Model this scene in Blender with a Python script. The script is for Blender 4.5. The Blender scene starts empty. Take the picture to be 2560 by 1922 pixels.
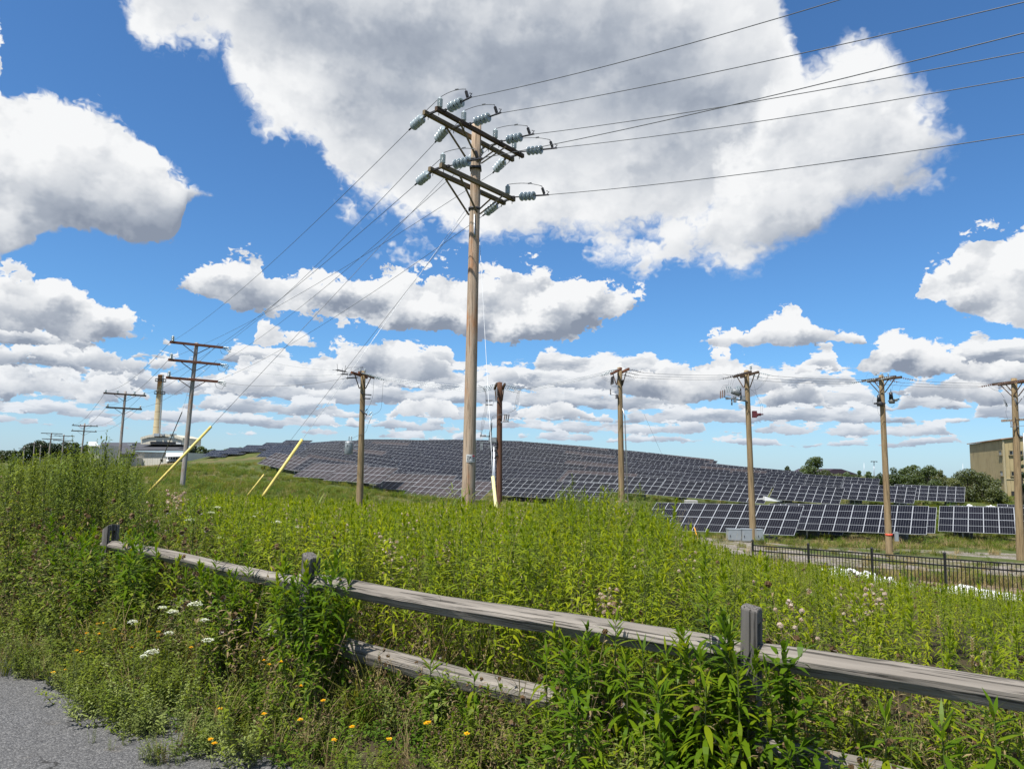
import bpy, bmesh, math, random
import numpy as np
from mathutils import Vector, Matrix, Euler, Quaternion

SC = bpy.context.scene
COL = SC.collection
R = math.radians
random.seed(7)
rng = np.random.default_rng(7)

# ------------------------------------------------------------------ camera
FPX, CX, CY = 1794.0, 1280.0, 961.0          # the photograph is 2560 x 1922
PITCH, ROLL = R(6.6), R(1.23)
CAM = Vector((0, 0, 1.7))
CM = (Matrix.Rotation(math.pi/2 + PITCH, 3, 'X') @ Matrix.Rotation(ROLL, 3, 'Z'))
cd = bpy.data.cameras.new('camera'); cam = bpy.data.objects.new('camera', cd); COL.objects.link(cam)
cam.matrix_world = Matrix.Translation(CAM) @ CM.to_4x4()
cd.sensor_width = 36.0; cd.lens = 36.0*FPX/2560.0; cd.clip_start = 0.05; cd.clip_end = 6000
SC.camera = cam

def ray(x, y):
    return CM @ Vector(((x-CX)/FPX, -(y-CY)/FPX, -1.0))
def at(x, y, Y):
    """the point seen at photo pixel (x, y) that stands Y metres ahead"""
    v = ray(x, y); return CAM + v*(Y/v.y)
def atz(x, y, z):
    v = ray(x, y); return CAM + v*((z-CAM.z)/v.z)

# ------------------------------------------------------------------ sun, exposure
SUN_EL, SUN_AZ = 62.0, 222.0        # azimuth clockwise from the viewing direction (+Y)
sd = Vector((math.sin(R(SUN_AZ))*math.cos(R(SUN_EL)), math.cos(R(SUN_AZ))*math.cos(R(SUN_EL)), math.sin(R(SUN_EL))))
sl = bpy.data.lights.new('sun', 'SUN'); sl.energy = 4.8; sl.angle = R(0.55); sl.color = (1.0, 0.955, 0.88)
so = bpy.data.objects.new('sun', sl); COL.objects.link(so)
so.rotation_euler = (-sd).to_track_quat('-Z', 'Y').to_euler()
so.location = sd*50
vs = SC.view_settings
SC.display_settings.display_device = 'sRGB'
vs.view_transform = 'Standard'; vs.look = 'None'; vs.exposure = 0.65; vs.gamma = 1.0; vs.use_curve_mapping = False
SC.cycles.max_bounces = 8; SC.cycles.diffuse_bounces = 3; SC.cycles.transmission_bounces = 4
SC.cycles.transparent_max_bounces = 8
SC.cycles.use_denoising = True
SC.cycles.sample_clamp_indirect = 6.0

# ------------------------------------------------------------------ node helpers
class NG:
    def __init__(self, tree):
        self.t = tree; self.n = tree.nodes; self.l = tree.links
    def new(self, kind, **kw):
        nd = self.n.new(kind)
        for k, v in kw.items(): setattr(nd, k, v)
        return nd
    def put(self, sock, v):
        if v is None: return
        if hasattr(v, 'is_output'): self.l.new(v, sock)
        else: sock.default_value = v
    def m(self, op, a, b=None, c=None, clamp=False):
        nd = self.new('ShaderNodeMath', operation=op, use_clamp=clamp)
        self.put(nd.inputs[0], a); self.put(nd.inputs[1], b); self.put(nd.inputs[2], c)
        return nd.outputs[0]
    def vm(self, op, a, b=None, s=None):
        nd = self.new('ShaderNodeVectorMath', operation=op)
        self.put(nd.inputs[0], a); self.put(nd.inputs[1], b)
        if s is not None: self.put(nd.inputs[3], s)
        return nd.outputs[0]
    def comb(self, x, y, z):
        nd = self.new('ShaderNodeCombineXYZ')
        for i, v in enumerate((x, y, z)): self.put(nd.inputs[i], v)
        return nd.outputs[0]
    def sep(self, v):
        nd = self.new('ShaderNodeSeparateXYZ'); self.put(nd.inputs[0], v); return nd.outputs
    def noise(self, v, scale=1.0, detail=6.0, rough=0.55, dist=0.0, dim='3D', lac=2.0, w=None):
        nd = self.new('ShaderNodeTexNoise', noise_dimensions=dim)
        if dim == '1D': self.put(nd.inputs['W'], w)
        else: self.put(nd.inputs['Vector'], v)
        self.put(nd.inputs['Scale'], scale); self.put(nd.inputs['Detail'], detail)
        self.put(nd.inputs['Roughness'], rough); self.put(nd.inputs['Distortion'], dist); self.put(nd.inputs['Lacunarity'], lac)
        return nd.outputs['Fac']
    def voro(self, v, scale=1.0, feature='F1', detail=0.0, smooth=0.6, out='Distance', rnd=1.0, dim='2D'):
        nd = self.new('ShaderNodeTexVoronoi', feature=feature, voronoi_dimensions=dim)
        self.put(nd.inputs['Vector'], v); self.put(nd.inputs['Scale'], scale); self.put(nd.inputs['Detail'], detail)
        if feature == 'SMOOTH_F1': self.put(nd.inputs['Smoothness'], smooth)
        self.put(nd.inputs['Randomness'], rnd)
        return nd.outputs[out]
    def sstep(self, v, a, b):
        nd = self.new('ShaderNodeMapRange', interpolation_type='SMOOTHSTEP')
        self.put(nd.inputs['Value'], v); self.put(nd.inputs['From Min'], a); self.put(nd.inputs['From Max'], b)
        return nd.outputs[0]
    def lin(self, v, a, b, c=0.0, d=1.0, clamp=True):
        nd = self.new('ShaderNodeMapRange', clamp=clamp)
        for k, x in (('Value', v), ('From Min', a), ('From Max', b), ('To Min', c), ('To Max', d)): self.put(nd.inputs[k], x)
        return nd.outputs[0]
    def ramp(self, fac, stops, interp='LINEAR'):
        nd = self.new('ShaderNodeValToRGB'); cr = nd.color_ramp; cr.interpolation = interp
        while len(cr.elements) < len(stops): cr.elements.new(0.5)
        for e, (p, c) in zip(cr.elements, stops):
            e.position = p; e.color = (*c, 1.0) if len(c) == 3 else c
        self.put(nd.inputs[0], fac); return nd.outputs[0]
    def mix(self, f, a, b, blend='MIX'):
        nd = self.new('ShaderNodeMix', data_type='RGBA', blend_type=blend)
        self.put(nd.inputs[0], f)
        for i, v in ((6, a), (7, b)):
            if isinstance(v, tuple) and len(v) == 3: v = (*v, 1.0)
            self.put(nd.inputs[i], v)
        return nd.outputs[2]
    def curve(self, x, pts, smooth=True):
        nd = self.new('ShaderNodeFloatCurve')
        mp = nd.mapping; c = mp.curves[0]
        pts = sorted(pts)
        while len(c.points) < len(pts): c.points.new(0.5, 0.5)
        for p, (a, b) in zip(c.points, pts):
            p.location = (a, b); p.handle_type = 'AUTO_CLAMPED' if smooth else 'VECTOR'
        mp.use_clip = True; mp.update()
        self.put(nd.inputs['Value'], x); return nd.outputs[0]

# ------------------------------------------------------------------ sky with fair-weather cumulus
world = bpy.data.worlds.new('World'); SC.world = world; world.use_nodes = True
W = NG(world.node_tree); W.n.clear()
STR = 0.076
sky = W.new('ShaderNodeTexSky', sky_type='NISHITA', sun_disc=False, sun_elevation=R(SUN_EL), sun_rotation=R(SUN_AZ),
            altitude=0.0, air_density=1.0, dust_density=0.35, ozone_density=3.5)
gen = W.new('ShaderNodeTexCoord').outputs['Generated']
dx, dy, dz = W.sep(gen)
AZ = W.m('MULTIPLY', W.m('ARCTAN2', dx, dy), 57.29578)
EL = W.m('MULTIPLY', W.m('ARCSINE', dz), 57.29578)
AZN = W.m('MULTIPLY_ADD', AZ, 0.01, 0.5, clamp=True)          # -50..50 deg -> 0..1
EMIN, EMAX = -5.0, 55.0
def azel(x, y):                                               # 2212-wide overview pixels -> degrees
    v = ray(x*1.15732, y*1.15732).normalized()
    return math.degrees(math.atan2(v.x, v.y)), math.degrees(math.asin(v.z))
def edge(pts):
    q = []
    for x, y in pts:
        a, e = azel(x, y); q.append((a/100+0.5, (e-EMIN)/(EMAX-EMIN)))
    f = W.curve(AZN, q)
    return W.m('MULTIPLY_ADD', f, EMAX-EMIN, EMIN)

def field(q, sg, seed, rough=0.6, vw=0.5, det=8.0):
    qq = W.vm('ADD', W.vm('SCALE', q, s=1.0/sg), (seed, seed*1.7, seed*0.3))
    n = W.noise(qq, 1.0, det, rough, 0.0, dim='2D')
    v = W.voro(qq, 1.6, feature='F1', detail=3.0)
    return W.m('ADD', W.m('MULTIPLY_ADD', n, 4.0, -2.0), W.m('MULTIPLY_ADD', v, -2.2*vw, 0.9*vw))

def pair(sx, sy, sg, seed, wob=0.0, **k):
    """the cloud field at the view direction, its soft relief towards the sun, and a broad variation"""
    q0 = W.comb(W.m('MULTIPLY', AZ, sx), W.m('MULTIPLY', EL, sy), 0.0)
    if wob:
        nd = W.new('ShaderNodeTexNoise', noise_dimensions='2D'); W.put(nd.inputs['Vector'], W.vm('SCALE', q0, s=1.0/(0.7*sg)))
        nd.inputs['Detail'].default_value = 2.0
        q0 = W.vm('ADD', q0, W.vm('SCALE', W.vm('SUBTRACT', nd.outputs['Color'], (0.5, 0.5, 0.5)), s=wob*sg))
    q1 = W.vm('ADD', q0, (-0.15*sg, 0.30*sg, 0.0))
    a = field(q0, sg, seed, **k)
    def low(q):
        qq = W.vm('ADD', W.vm('SCALE', q, s=1.0/sg), (seed, seed*1.7, seed*0.3))
        n = W.noise(qq, 1.0, 2.0, 0.45, 0.0, dim='2D'); v = W.voro(qq, 1.25, feature='SMOOTH_F1', smooth=0.5)
        return W.m('ADD', W.m('MULTIPLY', n, 3.2), W.m('MULTIPLY', v, -1.3*k.get('vw', 0.5)))
    g = W.m('SUBTRACT', low(q0), low(q1))
    br = W.noise(W.vm('ADD', W.vm('SCALE', q0, s=0.62/sg), (seed*2.1, seed, 0)), 1.0, 3.0, 0.45, 0.0, dim='2D')
    return a, g, W.m('MULTIPLY_ADD', br, 4.0, -2.0)
FH = pair(1.0, 1.25, 8.5, 3.1, rough=0.555, vw=0.45, wob=0.35)
FM = pair(1.0, 1.35, 4.2, 11.7, rough=0.55, vw=0.9, wob=0.3)
FL = pair(0.75, 2.0, 2.4, 23.3, rough=0.57, vw=0.9, wob=0.3)

CLOUD = [(0.0, (0.27, 0.315, 0.40)), (0.3, (0.43, 0.475, 0.55)), (0.6, (0.67, 0.70, 0.745)), (1.0, (0.95, 0.96, 0.97))]
def shade(b):
    c = W.ramp(b, CLOUD)
    return W.vm('SCALE', c, s=1.0/STR/1.60)

cur = W.mix(1.0, sky.outputs[0], (0.62, 0.98, 1.27), 'MULTIPLY')
# pale air low over the horizon
cur = W.mix(W.m('MULTIPLY', W.sstep(EL, 9.0, -1.0), 0.45), cur, (5.2, 6.0, 7.5))

def layer(cur, top, bot, fld, amp, kb=2.0, soft=0.4, lo=0.2, hi=0.95, rel=0.5, thick=0.0, haze=0.0, mask=None, bias=0.45, broad=0.10, fine=None):
    f, g, br = fld
    if fine is not None: g = W.m('MULTIPLY_ADD', fine[1], 0.4, g)
    dt = W.m('SUBTRACT', top, EL); db = W.m('SUBTRACT', EL, bot)
    s = W.m('MINIMUM', dt, W.m('MULTIPLY', db, kb))
    den = W.m('ADD', W.m('MULTIPLY_ADD', s, 1.0/amp, bias), f)
    a = W.sstep(den, 0.0, soft)
    h = W.m('DIVIDE', db, W.m('MAXIMUM', W.m('SUBTRACT', top, bot), 0.2), clamp=True)
    b = W.lin(h, 0.05, 0.75, lo, hi)
    b = W.m('MULTIPLY_ADD', g, rel, b)
    b = W.m('MULTIPLY_ADD', br, broad, b)
    if thick:
        dl = W.m('MULTIPLY_ADD', f, 0.3, W.m('MULTIPLY_ADD', br, 1.3, W.m('MULTIPLY', s, 1.0/amp)))
        b = W.m('SUBTRACT', b, W.m('MULTIPLY', W.sstep(dl, 0.0, 4.5), thick))
    b = W.m('ADD', b, W.m('MULTIPLY', W.sstep(den, 0.9, 0.1), 0.12))
    c = shade(W.m('MAXIMUM', W.m('MINIMUM', b, 1.0), 0.0))
    if haze: c = W.mix(haze, c, (4.9*0.98, 5.8*0.98, 7.0*0.98))
    if mask is not None: a = W.m('MULTIPLY', a, mask)
    return W.mix(a, cur, c)

inview = W.m('MULTIPLY', W.sstep(W.m('ABSOLUTE', AZ), 50.0, 41.0), W.sstep(EL, 50.0, 42.0))
# rows of small flat-based cumulus far off, all round the horizon
xy = W.vm('MULTIPLY', gen, (1, 1, 0))
for k, (eb, H, per, thr, hz) in enumerate(((7.2, 1.9, 10.0, 0.47, 0.06), (5.8, 1.9, 9.0, 0.41, 0.10), (4.6, 1.6, 7.5, 0.36, 0.16),
                                   (3.6, 1.3, 6.2, 0.33, 0.24), (2.75, 1.0, 5.2, 0.35, 0.32), (2.1, 0.65, 4.2, 0.39, 0.42))):
    n = W.noise(W.vm('ADD', W.vm('SCALE', xy, s=57.3/per), (k*7.3, k*3.1, k*5.7)), 1.0, 3.0, 0.55, dim='2D')
    n2 = W.noise(W.vm('ADD', W.vm('SCALE', xy, s=5.0), (k*2.3, k*9.1, 0)), 1.0, 1.0, 0.5, dim='2D')
    up = W.m('MINIMUM', W.m('MULTIPLY', W.m('SUBTRACT', n, thr), 9.0*H), 1.25*H)
    base = W.m('MULTIPLY_ADD', W.m('SUBTRACT', n2, 0.5), 0.9, eb)
    top = W.m('ADD', base, up)
    cur = layer(cur, top, base, FL, 0.45, bias=0.35, kb=2.4, soft=0.5, lo=0.05, hi=1.0, rel=0.42, haze=hz)
# the clouds one can tell apart in front of the camera
T, B = edge, edge
def cl(cur, tp, bp, fld, amp, **k):
    return layer(cur, T(tp), B(bp), fld, amp, mask=inview, **k)
cur = cl(cur, [(-200,800),(0,790),(60,785),(200,800),(350,860),(380,905),(400,960),(2212,1080)], [(-200,860),(0,862),(200,866),(380,870),(400,880),(2212,900)], FM, 0.8, lo=0.15, rel=0.45, haze=0.12)
cur = cl(cur, [(-200,700),(0,742),(120,748),(300,752),(420,790),(470,900),(2212,1000)], [(-200,780),(0,785),(160,800),(300,800),(420,800),(2212,800)], FM, 0.9, lo=0.10, rel=0.45, haze=0.08)
cur = cl(cur, [(-200,990),(380,900),(440,822),(540,790),(640,768),(760,740),(860,728),(950,745),(1010,800),(1060,808),(1110,790),(1170,860),(1240,900),(2212,1000)], [(-200,850),(440,850),(800,836),(1110,830),(2212,860)], FM, 0.8, lo=0.2, rel=0.5, haze=0.06)
cur = cl(cur, [(-200,990),(800,960),(850,880),(900,845),(960,850),(1010,900),(1100,890),(1150,868),(1210,862),(1280,900),(1350,960),(2212,1000)], [(-200,890),(840,902),(1000,905),(1300,905),(2212,905)], FM, 0.55, lo=0.25, rel=0.5, haze=0.10)
cur = cl(cur, [(-200,990),(1240,940),(1280,812),(1320,785),(1400,788),(1460,768),(1520,752),(1590,765),(1650,795),(1700,840),(1760,950),(2212,990)], [(-200,850),(1280,845),(1400,868),(1560,872),(1680,850),(2212,870)], FM, 0.7, lo=0.2, rel=0.5)
cur = cl(cur, [(-200,990),(1580,950),(1640,850),(1700,830),(1745,822),(1790,870),(1840,920),(1880,850),(1960,800),(2060,790),(2150,840),(2400,830)], [(-200,890),(1650,880),(1800,882),(1900,868),(2400,880)], FM, 0.7, lo=0.2, rel=0.5, haze=0.05)
cur = cl(cur, [(-200,990),(1760,900),(1830,780),(1890,738),(1960,712),(2040,735),(2110,752),(2212,748),(2400,740)], [(-200,800),(1830,800),(1960,822),(2212,828),(2400,830)], FM, 0.8, lo=0.15, rel=0.5)
cur = cl(cur, [(-200,990),(1700,900),(1725,782),(1760,792),(1775,900),(2212,990)], [(-200,800),(1720,806),(1790,812),(2212,812)], FM, 0.5, lo=0.5, rel=0.4)
cur = cl(cur, [(-200,900),(1470,800),(1515,728),(1580,712),(1620,700),(1650,668),(1700,655),(1740,672),(1780,706),(1840,710),(1900,770),(2212,900)], [(-200,740),(1510,742),(1600,748),(1700,752),(1850,744),(2212,742)], FM, 0.65, lo=0.3, rel=0.5)
cur = cl(cur, [(-200,900),(1930,800),(1975,640),(2010,555),(2060,520),(2130,500),(2180,498),(2212,475),(2400,440)], [(-200,650),(1990,645),(2060,672),(2120,700),(2212,722),(2400,735)], FM, 0.9, lo=0.45, rel=0.5)
cur = cl(cur, [(-200,990),(520,850),(555,700),(600,692),(650,716),(690,735),(740,850),(2212,990)], [(-200,745),(550,752),(700,758),(2212,750)], FM, 0.7, lo=0.6, rel=0.4)
cur = cl(cur, [(-200,900),(340,760),(372,620),(410,572),(450,556),(515,536),(560,548),(590,572),(640,574),(700,600),(740,602),(770,588),(810,575),(860,562),(930,574),(1000,560),(1070,568),(1160,564),(1220,585),(1300,598),(1390,632),(1440,760),(2212,900)],
          [(-200,640),(370,634),(450,660),(520,672),(600,690),(690,690),(760,705),(830,716),(960,726),(1060,738),(1160,742),(1260,728),(1340,694),(1400,655),(2212,660)], FM, 0.9, lo=0.16, hi=1.05, rel=0.55)
cur = cl(cur, [(-300,560),(0,568),(60,564),(130,580),(180,612),(240,655),(310,690),(360,716),(400,800),(2212,900)], [(-300,720),(0,712),(120,738),(260,750),(380,756),(2212,760)], FM, 0.9, lo=0.12, hi=1.05, rel=0.55)
cur = cl(cur, [(-300,200),(-60,190),(0,190),(60,182),(130,190),(180,215),(240,245),(280,285),(330,320),(380,365),(430,395),(465,420),(500,700),(2212,900)],
          [(-300,560),(0,548),(90,530),(200,522),(280,545),(350,548),(385,505),(400,440),(465,430),(2212,430)], FH, 1.6, kb=1.8, soft=0.45, lo=0.12, hi=1.0, rel=0.42, fine=FM)
cur = cl(cur, [(-300,20),(-30,30),(0,50),(14,110),(60,400),(2212,900)], [(-300,200),(-20,180),(10,150),(40,120),(2212,0)], FM, 1.2, lo=0.6, rel=0.3)
# the big cloud overhead, seen from below
cur = cl(cur, [(-300,-700),(200,-500),(1300,-300),(1560,-120),(1660,-60),(1705,20),(1730,120),(1760,400),(1800,900),(2400,1200)],
          [(-300,-300),(180,-120),(262,0),(300,80),(380,120),(470,140),(500,220),(540,275),(600,318),(660,362),(710,430),(750,490),(810,512),(900,530),(1000,540),(1100,552),(1230,560),(1370,578),(1480,556),(1600,540),(1720,500),(1800,440),(2400,0)],
          FH, 2.4, kb=1.0, soft=0.9, lo=1.02, hi=1.02, rel=0.26, thick=0.66, broad=0.10, bias=0.25, fine=FM)
cur = cl(cur, [(-300,1400),(1340,640),(1400,520),(1440,470),(1520,440),(1545,330),(1610,300),(1650,205),(1690,150),(1750,150),(1790,128),(1830,98),(1890,84),(1940,120),(1975,180),(2020,215),(2080,245),(2110,420),(2140,700),(2400,900)],
          [(-300,560),(1300,572),(1380,576),(1480,556),(1600,564),(1720,552),(1800,500),(1900,462),(1990,402),(2070,340),(2100,285),(2212,150),(2400,0)],
          FH, 2.2, kb=1.3, soft=1.3, lo=0.48, hi=1.02, rel=0.30, broad=0.10, bias=0.5, fine=FM)
# cloud cover of the same kind over the rest of the sky
gp = W.vm('DIVIDE', gen, W.comb(W.m('ADD', dz, 0.18), W.m('ADD', dz, 0.18), 1.0))
gn = W.noise(W.vm('MULTIPLY', gp, (1, 1, 0)), 1.3, 5.0, 0.58, dim='2D')
ga = W.m('MULTIPLY', W.m('MULTIPLY', W.sstep(gn, 0.50, 0.58), W.m('SUBTRACT', 1.0, inview)), W.sstep(dz, 0.06, 0.14))
cur = W.mix(ga, cur, shade(W.lin(gn, 0.5, 0.75, 0.9, 0.3)))
bg = W.new('ShaderNodeBackground'); W.put(bg.inputs[0], cur); bg.inputs[1].default_value = STR
wo = W.new('ShaderNodeOutputWorld'); W.l.new(bg.outputs[0], wo.inputs[0])
world.cycles.sampling_method = 'MANUAL'; world.cycles.sample_map_resolution = 512
# ------------------------------------------------------------------ object helpers
def tag(o, label=None, cat=None, group=None, kind=None):
    if label: o['label'] = label
    if cat: o['category'] = cat
    if group: o['group'] = group
    if kind: o['kind'] = kind
    return o
def thing(name, label, cat, loc=(0, 0, 0), rz=0.0, group=None):
    o = bpy.data.objects.new(name, None); COL.objects.link(o)
    o.location = loc; o.rotation_euler = (0, 0, rz); o.empty_display_size = 0.2
    return tag(o, label, cat, group)
def put(name, mesh, parent=None, loc=None, rot=None, scale=None):
    o = bpy.data.objects.new(name, mesh); COL.objects.link(o)
    if parent: o.parent = parent
    if loc is not None: o.location = loc
    if rot is not None: o.rotation_euler = rot
    if scale is not None: o.scale = scale if hasattr(scale, '__len__') else (scale,)*3
    return o
class MB:
    """collects shapes; build() links them as ONE mesh object"""
    def __init__(self): self.v = []; self.f = []; self.mi = []; self.sm = []
    def add(self, vs, fs, mi=0, smooth=False):
        b = len(self.v); self.v += [tuple(p) for p in vs]
        self.f += [tuple(b+i for i in f) for f in fs]; self.mi += [mi]*len(fs); self.sm += [smooth]*len(fs)
    def box(self, c, s, rot=None, mi=0):
        hx, hy, hz = s[0]/2, s[1]/2, s[2]/2
        P = [Vector((x, y, z)) for x in (-hx, hx) for y in (-hy, hy) for z in (-hz, hz)]
        if rot is not None: P = [rot @ p for p in P]
        c = Vector(c)
        self.add([p+c for p in P], [(0,1,3,2), (4,6,7,5), (0,4,5,1), (2,3,7,6), (0,2,6,4), (1,5,7,3)], mi)
    def bar(self, a, b, w, h, up=(0, 0, 1), mi=0):
        a, b = Vector(a), Vector(b); d = b-a
        x = d.normalized(); y = Vector(up).cross(x)
        if y.length < 1e-4: y = Vector((0, 1, 0)).cross(x)
        y.normalize(); z = x.cross(y)
        self.box((a+b)/2, (d.length, w, h), Matrix((x, y, z)).transposed(), mi)
    def tube(self, pts, rad, n=8, caps=True, mi=0, smooth=True):
        pts = [Vector(p) for p in pts]
        if not hasattr(rad, '__len__'): rad = [rad]*len(pts)
        vs, fs = [], []
        t0 = (pts[1]-pts[0]).normalized()
        u = t0.orthogonal().normalized()
        for i, p in enumerate(pts):
            t = (pts[min(i+1, len(pts)-1)]-pts[max(i-1, 0)]).normalized()
            u = (u - t*u.dot(t)).normalized(); w = t.cross(u)
            for k in range(n):
                a = 2*math.pi*k/n
                vs.append(p + (u*math.cos(a)+w*math.sin(a))*rad[i])
        for i in range(len(pts)-1):
            for k in range(n):
                a, b = i*n+k, i*n+(k+1) % n
                fs.append((a, b, b+n, a+n))
        if caps:
            fs.append(tuple(range(n-1, -1, -1))); m = (len(pts)-1)*n; fs.append(tuple(range(m, m+n)))
        self.add(vs, fs, mi, smooth)
    def lathe(self, c, axis, prof, n=12, mi=0, smooth=True):
        """prof: (distance along axis, radius)"""
        c = Vector(c); ax = Vector(axis).normalized(); u = ax.orthogonal().normalized(); w = ax.cross(u)
        vs, fs = [], []
        for h, r in prof:
            for k in range(n):
                a = 2*math.pi*k/n; vs.append(c+ax*h+(u*math.cos(a)+w*math.sin(a))*r)
        for i in range(len(prof)-1):
            for k in range(n):
                a, b = i*n+k, i*n+(k+1) % n
                fs.append((a, b, b+n, a+n))
        fs.append(tuple(range(n-1, -1, -1))); m = (len(prof)-1)*n; fs.append(tuple(range(m, m+n)))
        self.add(vs, fs, mi, smooth)
    def mesh(self, name, mats):
        me = bpy.data.meshes.new(name); me.from_pydata(self.v, [], self.f)
        for m in (mats if isinstance(mats, (list, tuple)) else [mats]): me.materials.append(m)
        me.polygons.foreach_set('material_index', self.mi); me.polygons.foreach_set('use_smooth', self.sm)
        me.update(); return me
    def build(self, name, mats, parent=None, loc=None, rot=None):
        return put(name, self.mesh(name, mats), parent, loc, rot)
def sag(a, b, s, n=14):
    a, b = Vector(a), Vector(b)
    return [a.lerp(b, i/n) - Vector((0, 0, s*4*(i/n)*(1-i/n))) for i in range(n+1)]

def nth(k):
    w = ['first', 'second', 'third', 'fourth', 'fifth', 'sixth', 'seventh', 'eighth', 'ninth', 'tenth', 'eleventh', 'twelfth', 'thirteenth', 'fourteenth', 'fifteenth', 'sixteenth', 'seventeenth', 'eighteenth', 'nineteenth']
    if k < 19: return w[k]
    t = {2: 'twent', 3: 'thirt', 4: 'fort', 5: 'fift'}[(k+1)//10]
    return t+'ieth' if (k+1) % 10 == 0 else t+'y-'+w[(k+1) % 10-1]
def order(xs):
    r = [0]*len(xs)
    for i, j in enumerate(sorted(range(len(xs)), key=lambda q: xs[q])): r[j] = i
    return r
# ------------------------------------------------------------------ materials
def mat(name):
    m = bpy.data.materials.new(name); m.use_nodes = True
    g = NG(m.node_tree); g.n.clear()
    out = g.new('ShaderNodeOutputMaterial')
    return m, g, out
def principled(g, out, col, rough=0.6, metal=0.0, spec=0.5, bump=None, bd=0.01, bs=0.5):
    p = g.new('ShaderNodeBsdfPrincipled')
    if isinstance(col, tuple): col = (*col, 1.0) if len(col) == 3 else col
    g.put(p.inputs['Base Color'], col); g.put(p.inputs['Roughness'], rough); g.put(p.inputs['Metallic'], metal)
    g.put(p.inputs['Specular IOR Level'], spec)
    if bump is not None:
        b = g.new('ShaderNodeBump'); b.inputs['Distance'].default_value = bd; b.inputs['Strength'].default_value = bs
        g.put(b.inputs['Height'], bump); g.l.new(b.outputs[0], p.inputs['Normal'])
    g.l.new(p.outputs[0], out.inputs[0]); return p
def coords(g, kind='Object'): return g.new('ShaderNodeTexCoord').outputs[kind]
def scl(g, v, s): return g.vm('MULTIPLY', v, s)
def plain(name, col, rough=0.6, metal=0.0, var=0.12, sc=6.0, spec=0.4):
    m, g, out = mat(name); c = coords(g)
    n = g.noise(c, sc, 5.0, 0.6)
    lo = tuple(x*(1-var) for x in col); hi = tuple(min(1, x*(1+var)) for x in col)
    principled(g, out, g.ramp(n, [(0.3, lo), (0.7, hi)]), g.lin(n, 0, 1, rough-0.08, rough+0.08), metal, spec)
    return m
def wood(name, stops, ax, fine=1.0, knots=False, patches=None, rough=0.85):
    """weathered timber, grain along local axis ax"""
    m, g, out = mat(name); c = coords(g)
    s = [26*fine]*3; s[ax] = 1.1*fine
    n = g.noise(scl(g, c, tuple(s)), 1.0, 7.0, 0.62, 0.4)
    s2 = [5*fine]*3; s2[ax] = 0.7*fine
    n2 = g.noise(scl(g, c, tuple(s2)), 1.0, 4.0, 0.55)
    s3 = [90*fine]*3; s3[ax] = 1.6*fine
    n3 = g.noise(scl(g, c, tuple(s3)), 1.0, 3.0, 0.6)
    f = g.m('MULTIPLY_ADD', n2, 0.55, g.m('MULTIPLY', n, 0.5))
    col = g.ramp(f, stops)
    crack = g.sstep(n3, 0.455, 0.35)
    col = g.mix(g.m('MULTIPLY', crack, 0.75), col, tuple(x*0.22 for x in stops[0][1]))
    if patches:
        s4 = [1.6]*3; s4[ax] = 0.55
        p = g.noise(scl(g, c, tuple(s4)), 1.0, 4.0, 0.6)
        col = g.mix(g.m('MULTIPLY', g.sstep(p, 0.50, 0.64), 0.75), col, patches)
    if knots:
        s5 = [7.0]*3; s5[ax] = 1.5
        v = g.new('ShaderNodeTexVoronoi', feature='F1'); g.put(v.inputs['Vector'], scl(g, c, tuple(s5))); v.inputs['Scale'].default_value = 1.0
        d = v.outputs['Distance']
        ringv = g.m('SINE', g.m('MULTIPLY', d, 62.0))
        near = g.sstep(d, 0.26, 0.06)
        col = g.mix(g.m('MULTIPLY', near, g.lin(ringv, -1, 1, 0.1, 0.7)), col, tuple(x*0.4 for x in stops[0][1]))
    h = g.m('SUBTRACT', g.m('MULTIPLY', n, 0.6), g.m('MULTIPLY', crack, 0.6))
    principled(g, out, col, rough, 0.0, 0.25, h, 0.012, 0.8)
    return m
def leaf(name, cols, trans=0.42, rough=0.55, tcol=1.3, spec=0.10, patch=0.0):
    """thin leaf: diffuse + light coming through + a waxy sheen; hue differs from plant to plant and leaf to leaf"""
    m, g, out = mat(name)
    oi = g.new('ShaderNodeObjectInfo').outputs['Random']
    geo = g.new('ShaderNodeNewGeometry')
    isl = geo.outputs['Random Per Island']
    f = g.m('MULTIPLY_ADD', oi, 0.6, g.m('MULTIPLY', isl, 0.4))
    if patch:
        n = g.noise(geo.outputs['Position'], 0.45, 3.0, 0.6)
        f = g.m('ADD', f, g.m('MULTIPLY_ADD', n, patch, -0.5*patch), clamp=True)
    k = len(cols)-1
    c = g.ramp(f, [(i/k, x) for i, x in enumerate(cols)])
    d = g.new('ShaderNodeBsdfDiffuse'); g.put(d.inputs[0], c)
    t = g.new('ShaderNodeBsdfTranslucent'); g.put(t.inputs[0], g.mix(1.0, c, (tcol*1.15, tcol*1.1, tcol*0.45), 'MULTIPLY'))
    ms = g.new('ShaderNodeMixShader'); ms.inputs[0].default_value = trans
    g.l.new(d.outputs[0], ms.inputs[1]); g.l.new(t.outputs[0], ms.inputs[2])
    gl = g.new('ShaderNodeBsdfGlossy'); gl.inputs['Roughness'].default_value = rough; gl.inputs[0].default_value = (0.9, 0.95, 1.0, 1)
    fr = g.new('ShaderNodeFresnel'); fr.inputs[0].default_value = 1.38
    m2 = g.new('ShaderNodeMixShader'); g.put(m2.inputs[0], g.m('MULTIPLY', fr.outputs[0], spec*1.6, clamp=True))
    g.l.new(ms.outputs[0], m2.inputs[1]); g.l.new(gl.outputs[0], m2.inputs[2])
    g.l.new(m2.outputs[0], out.inputs[0]); return m

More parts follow.
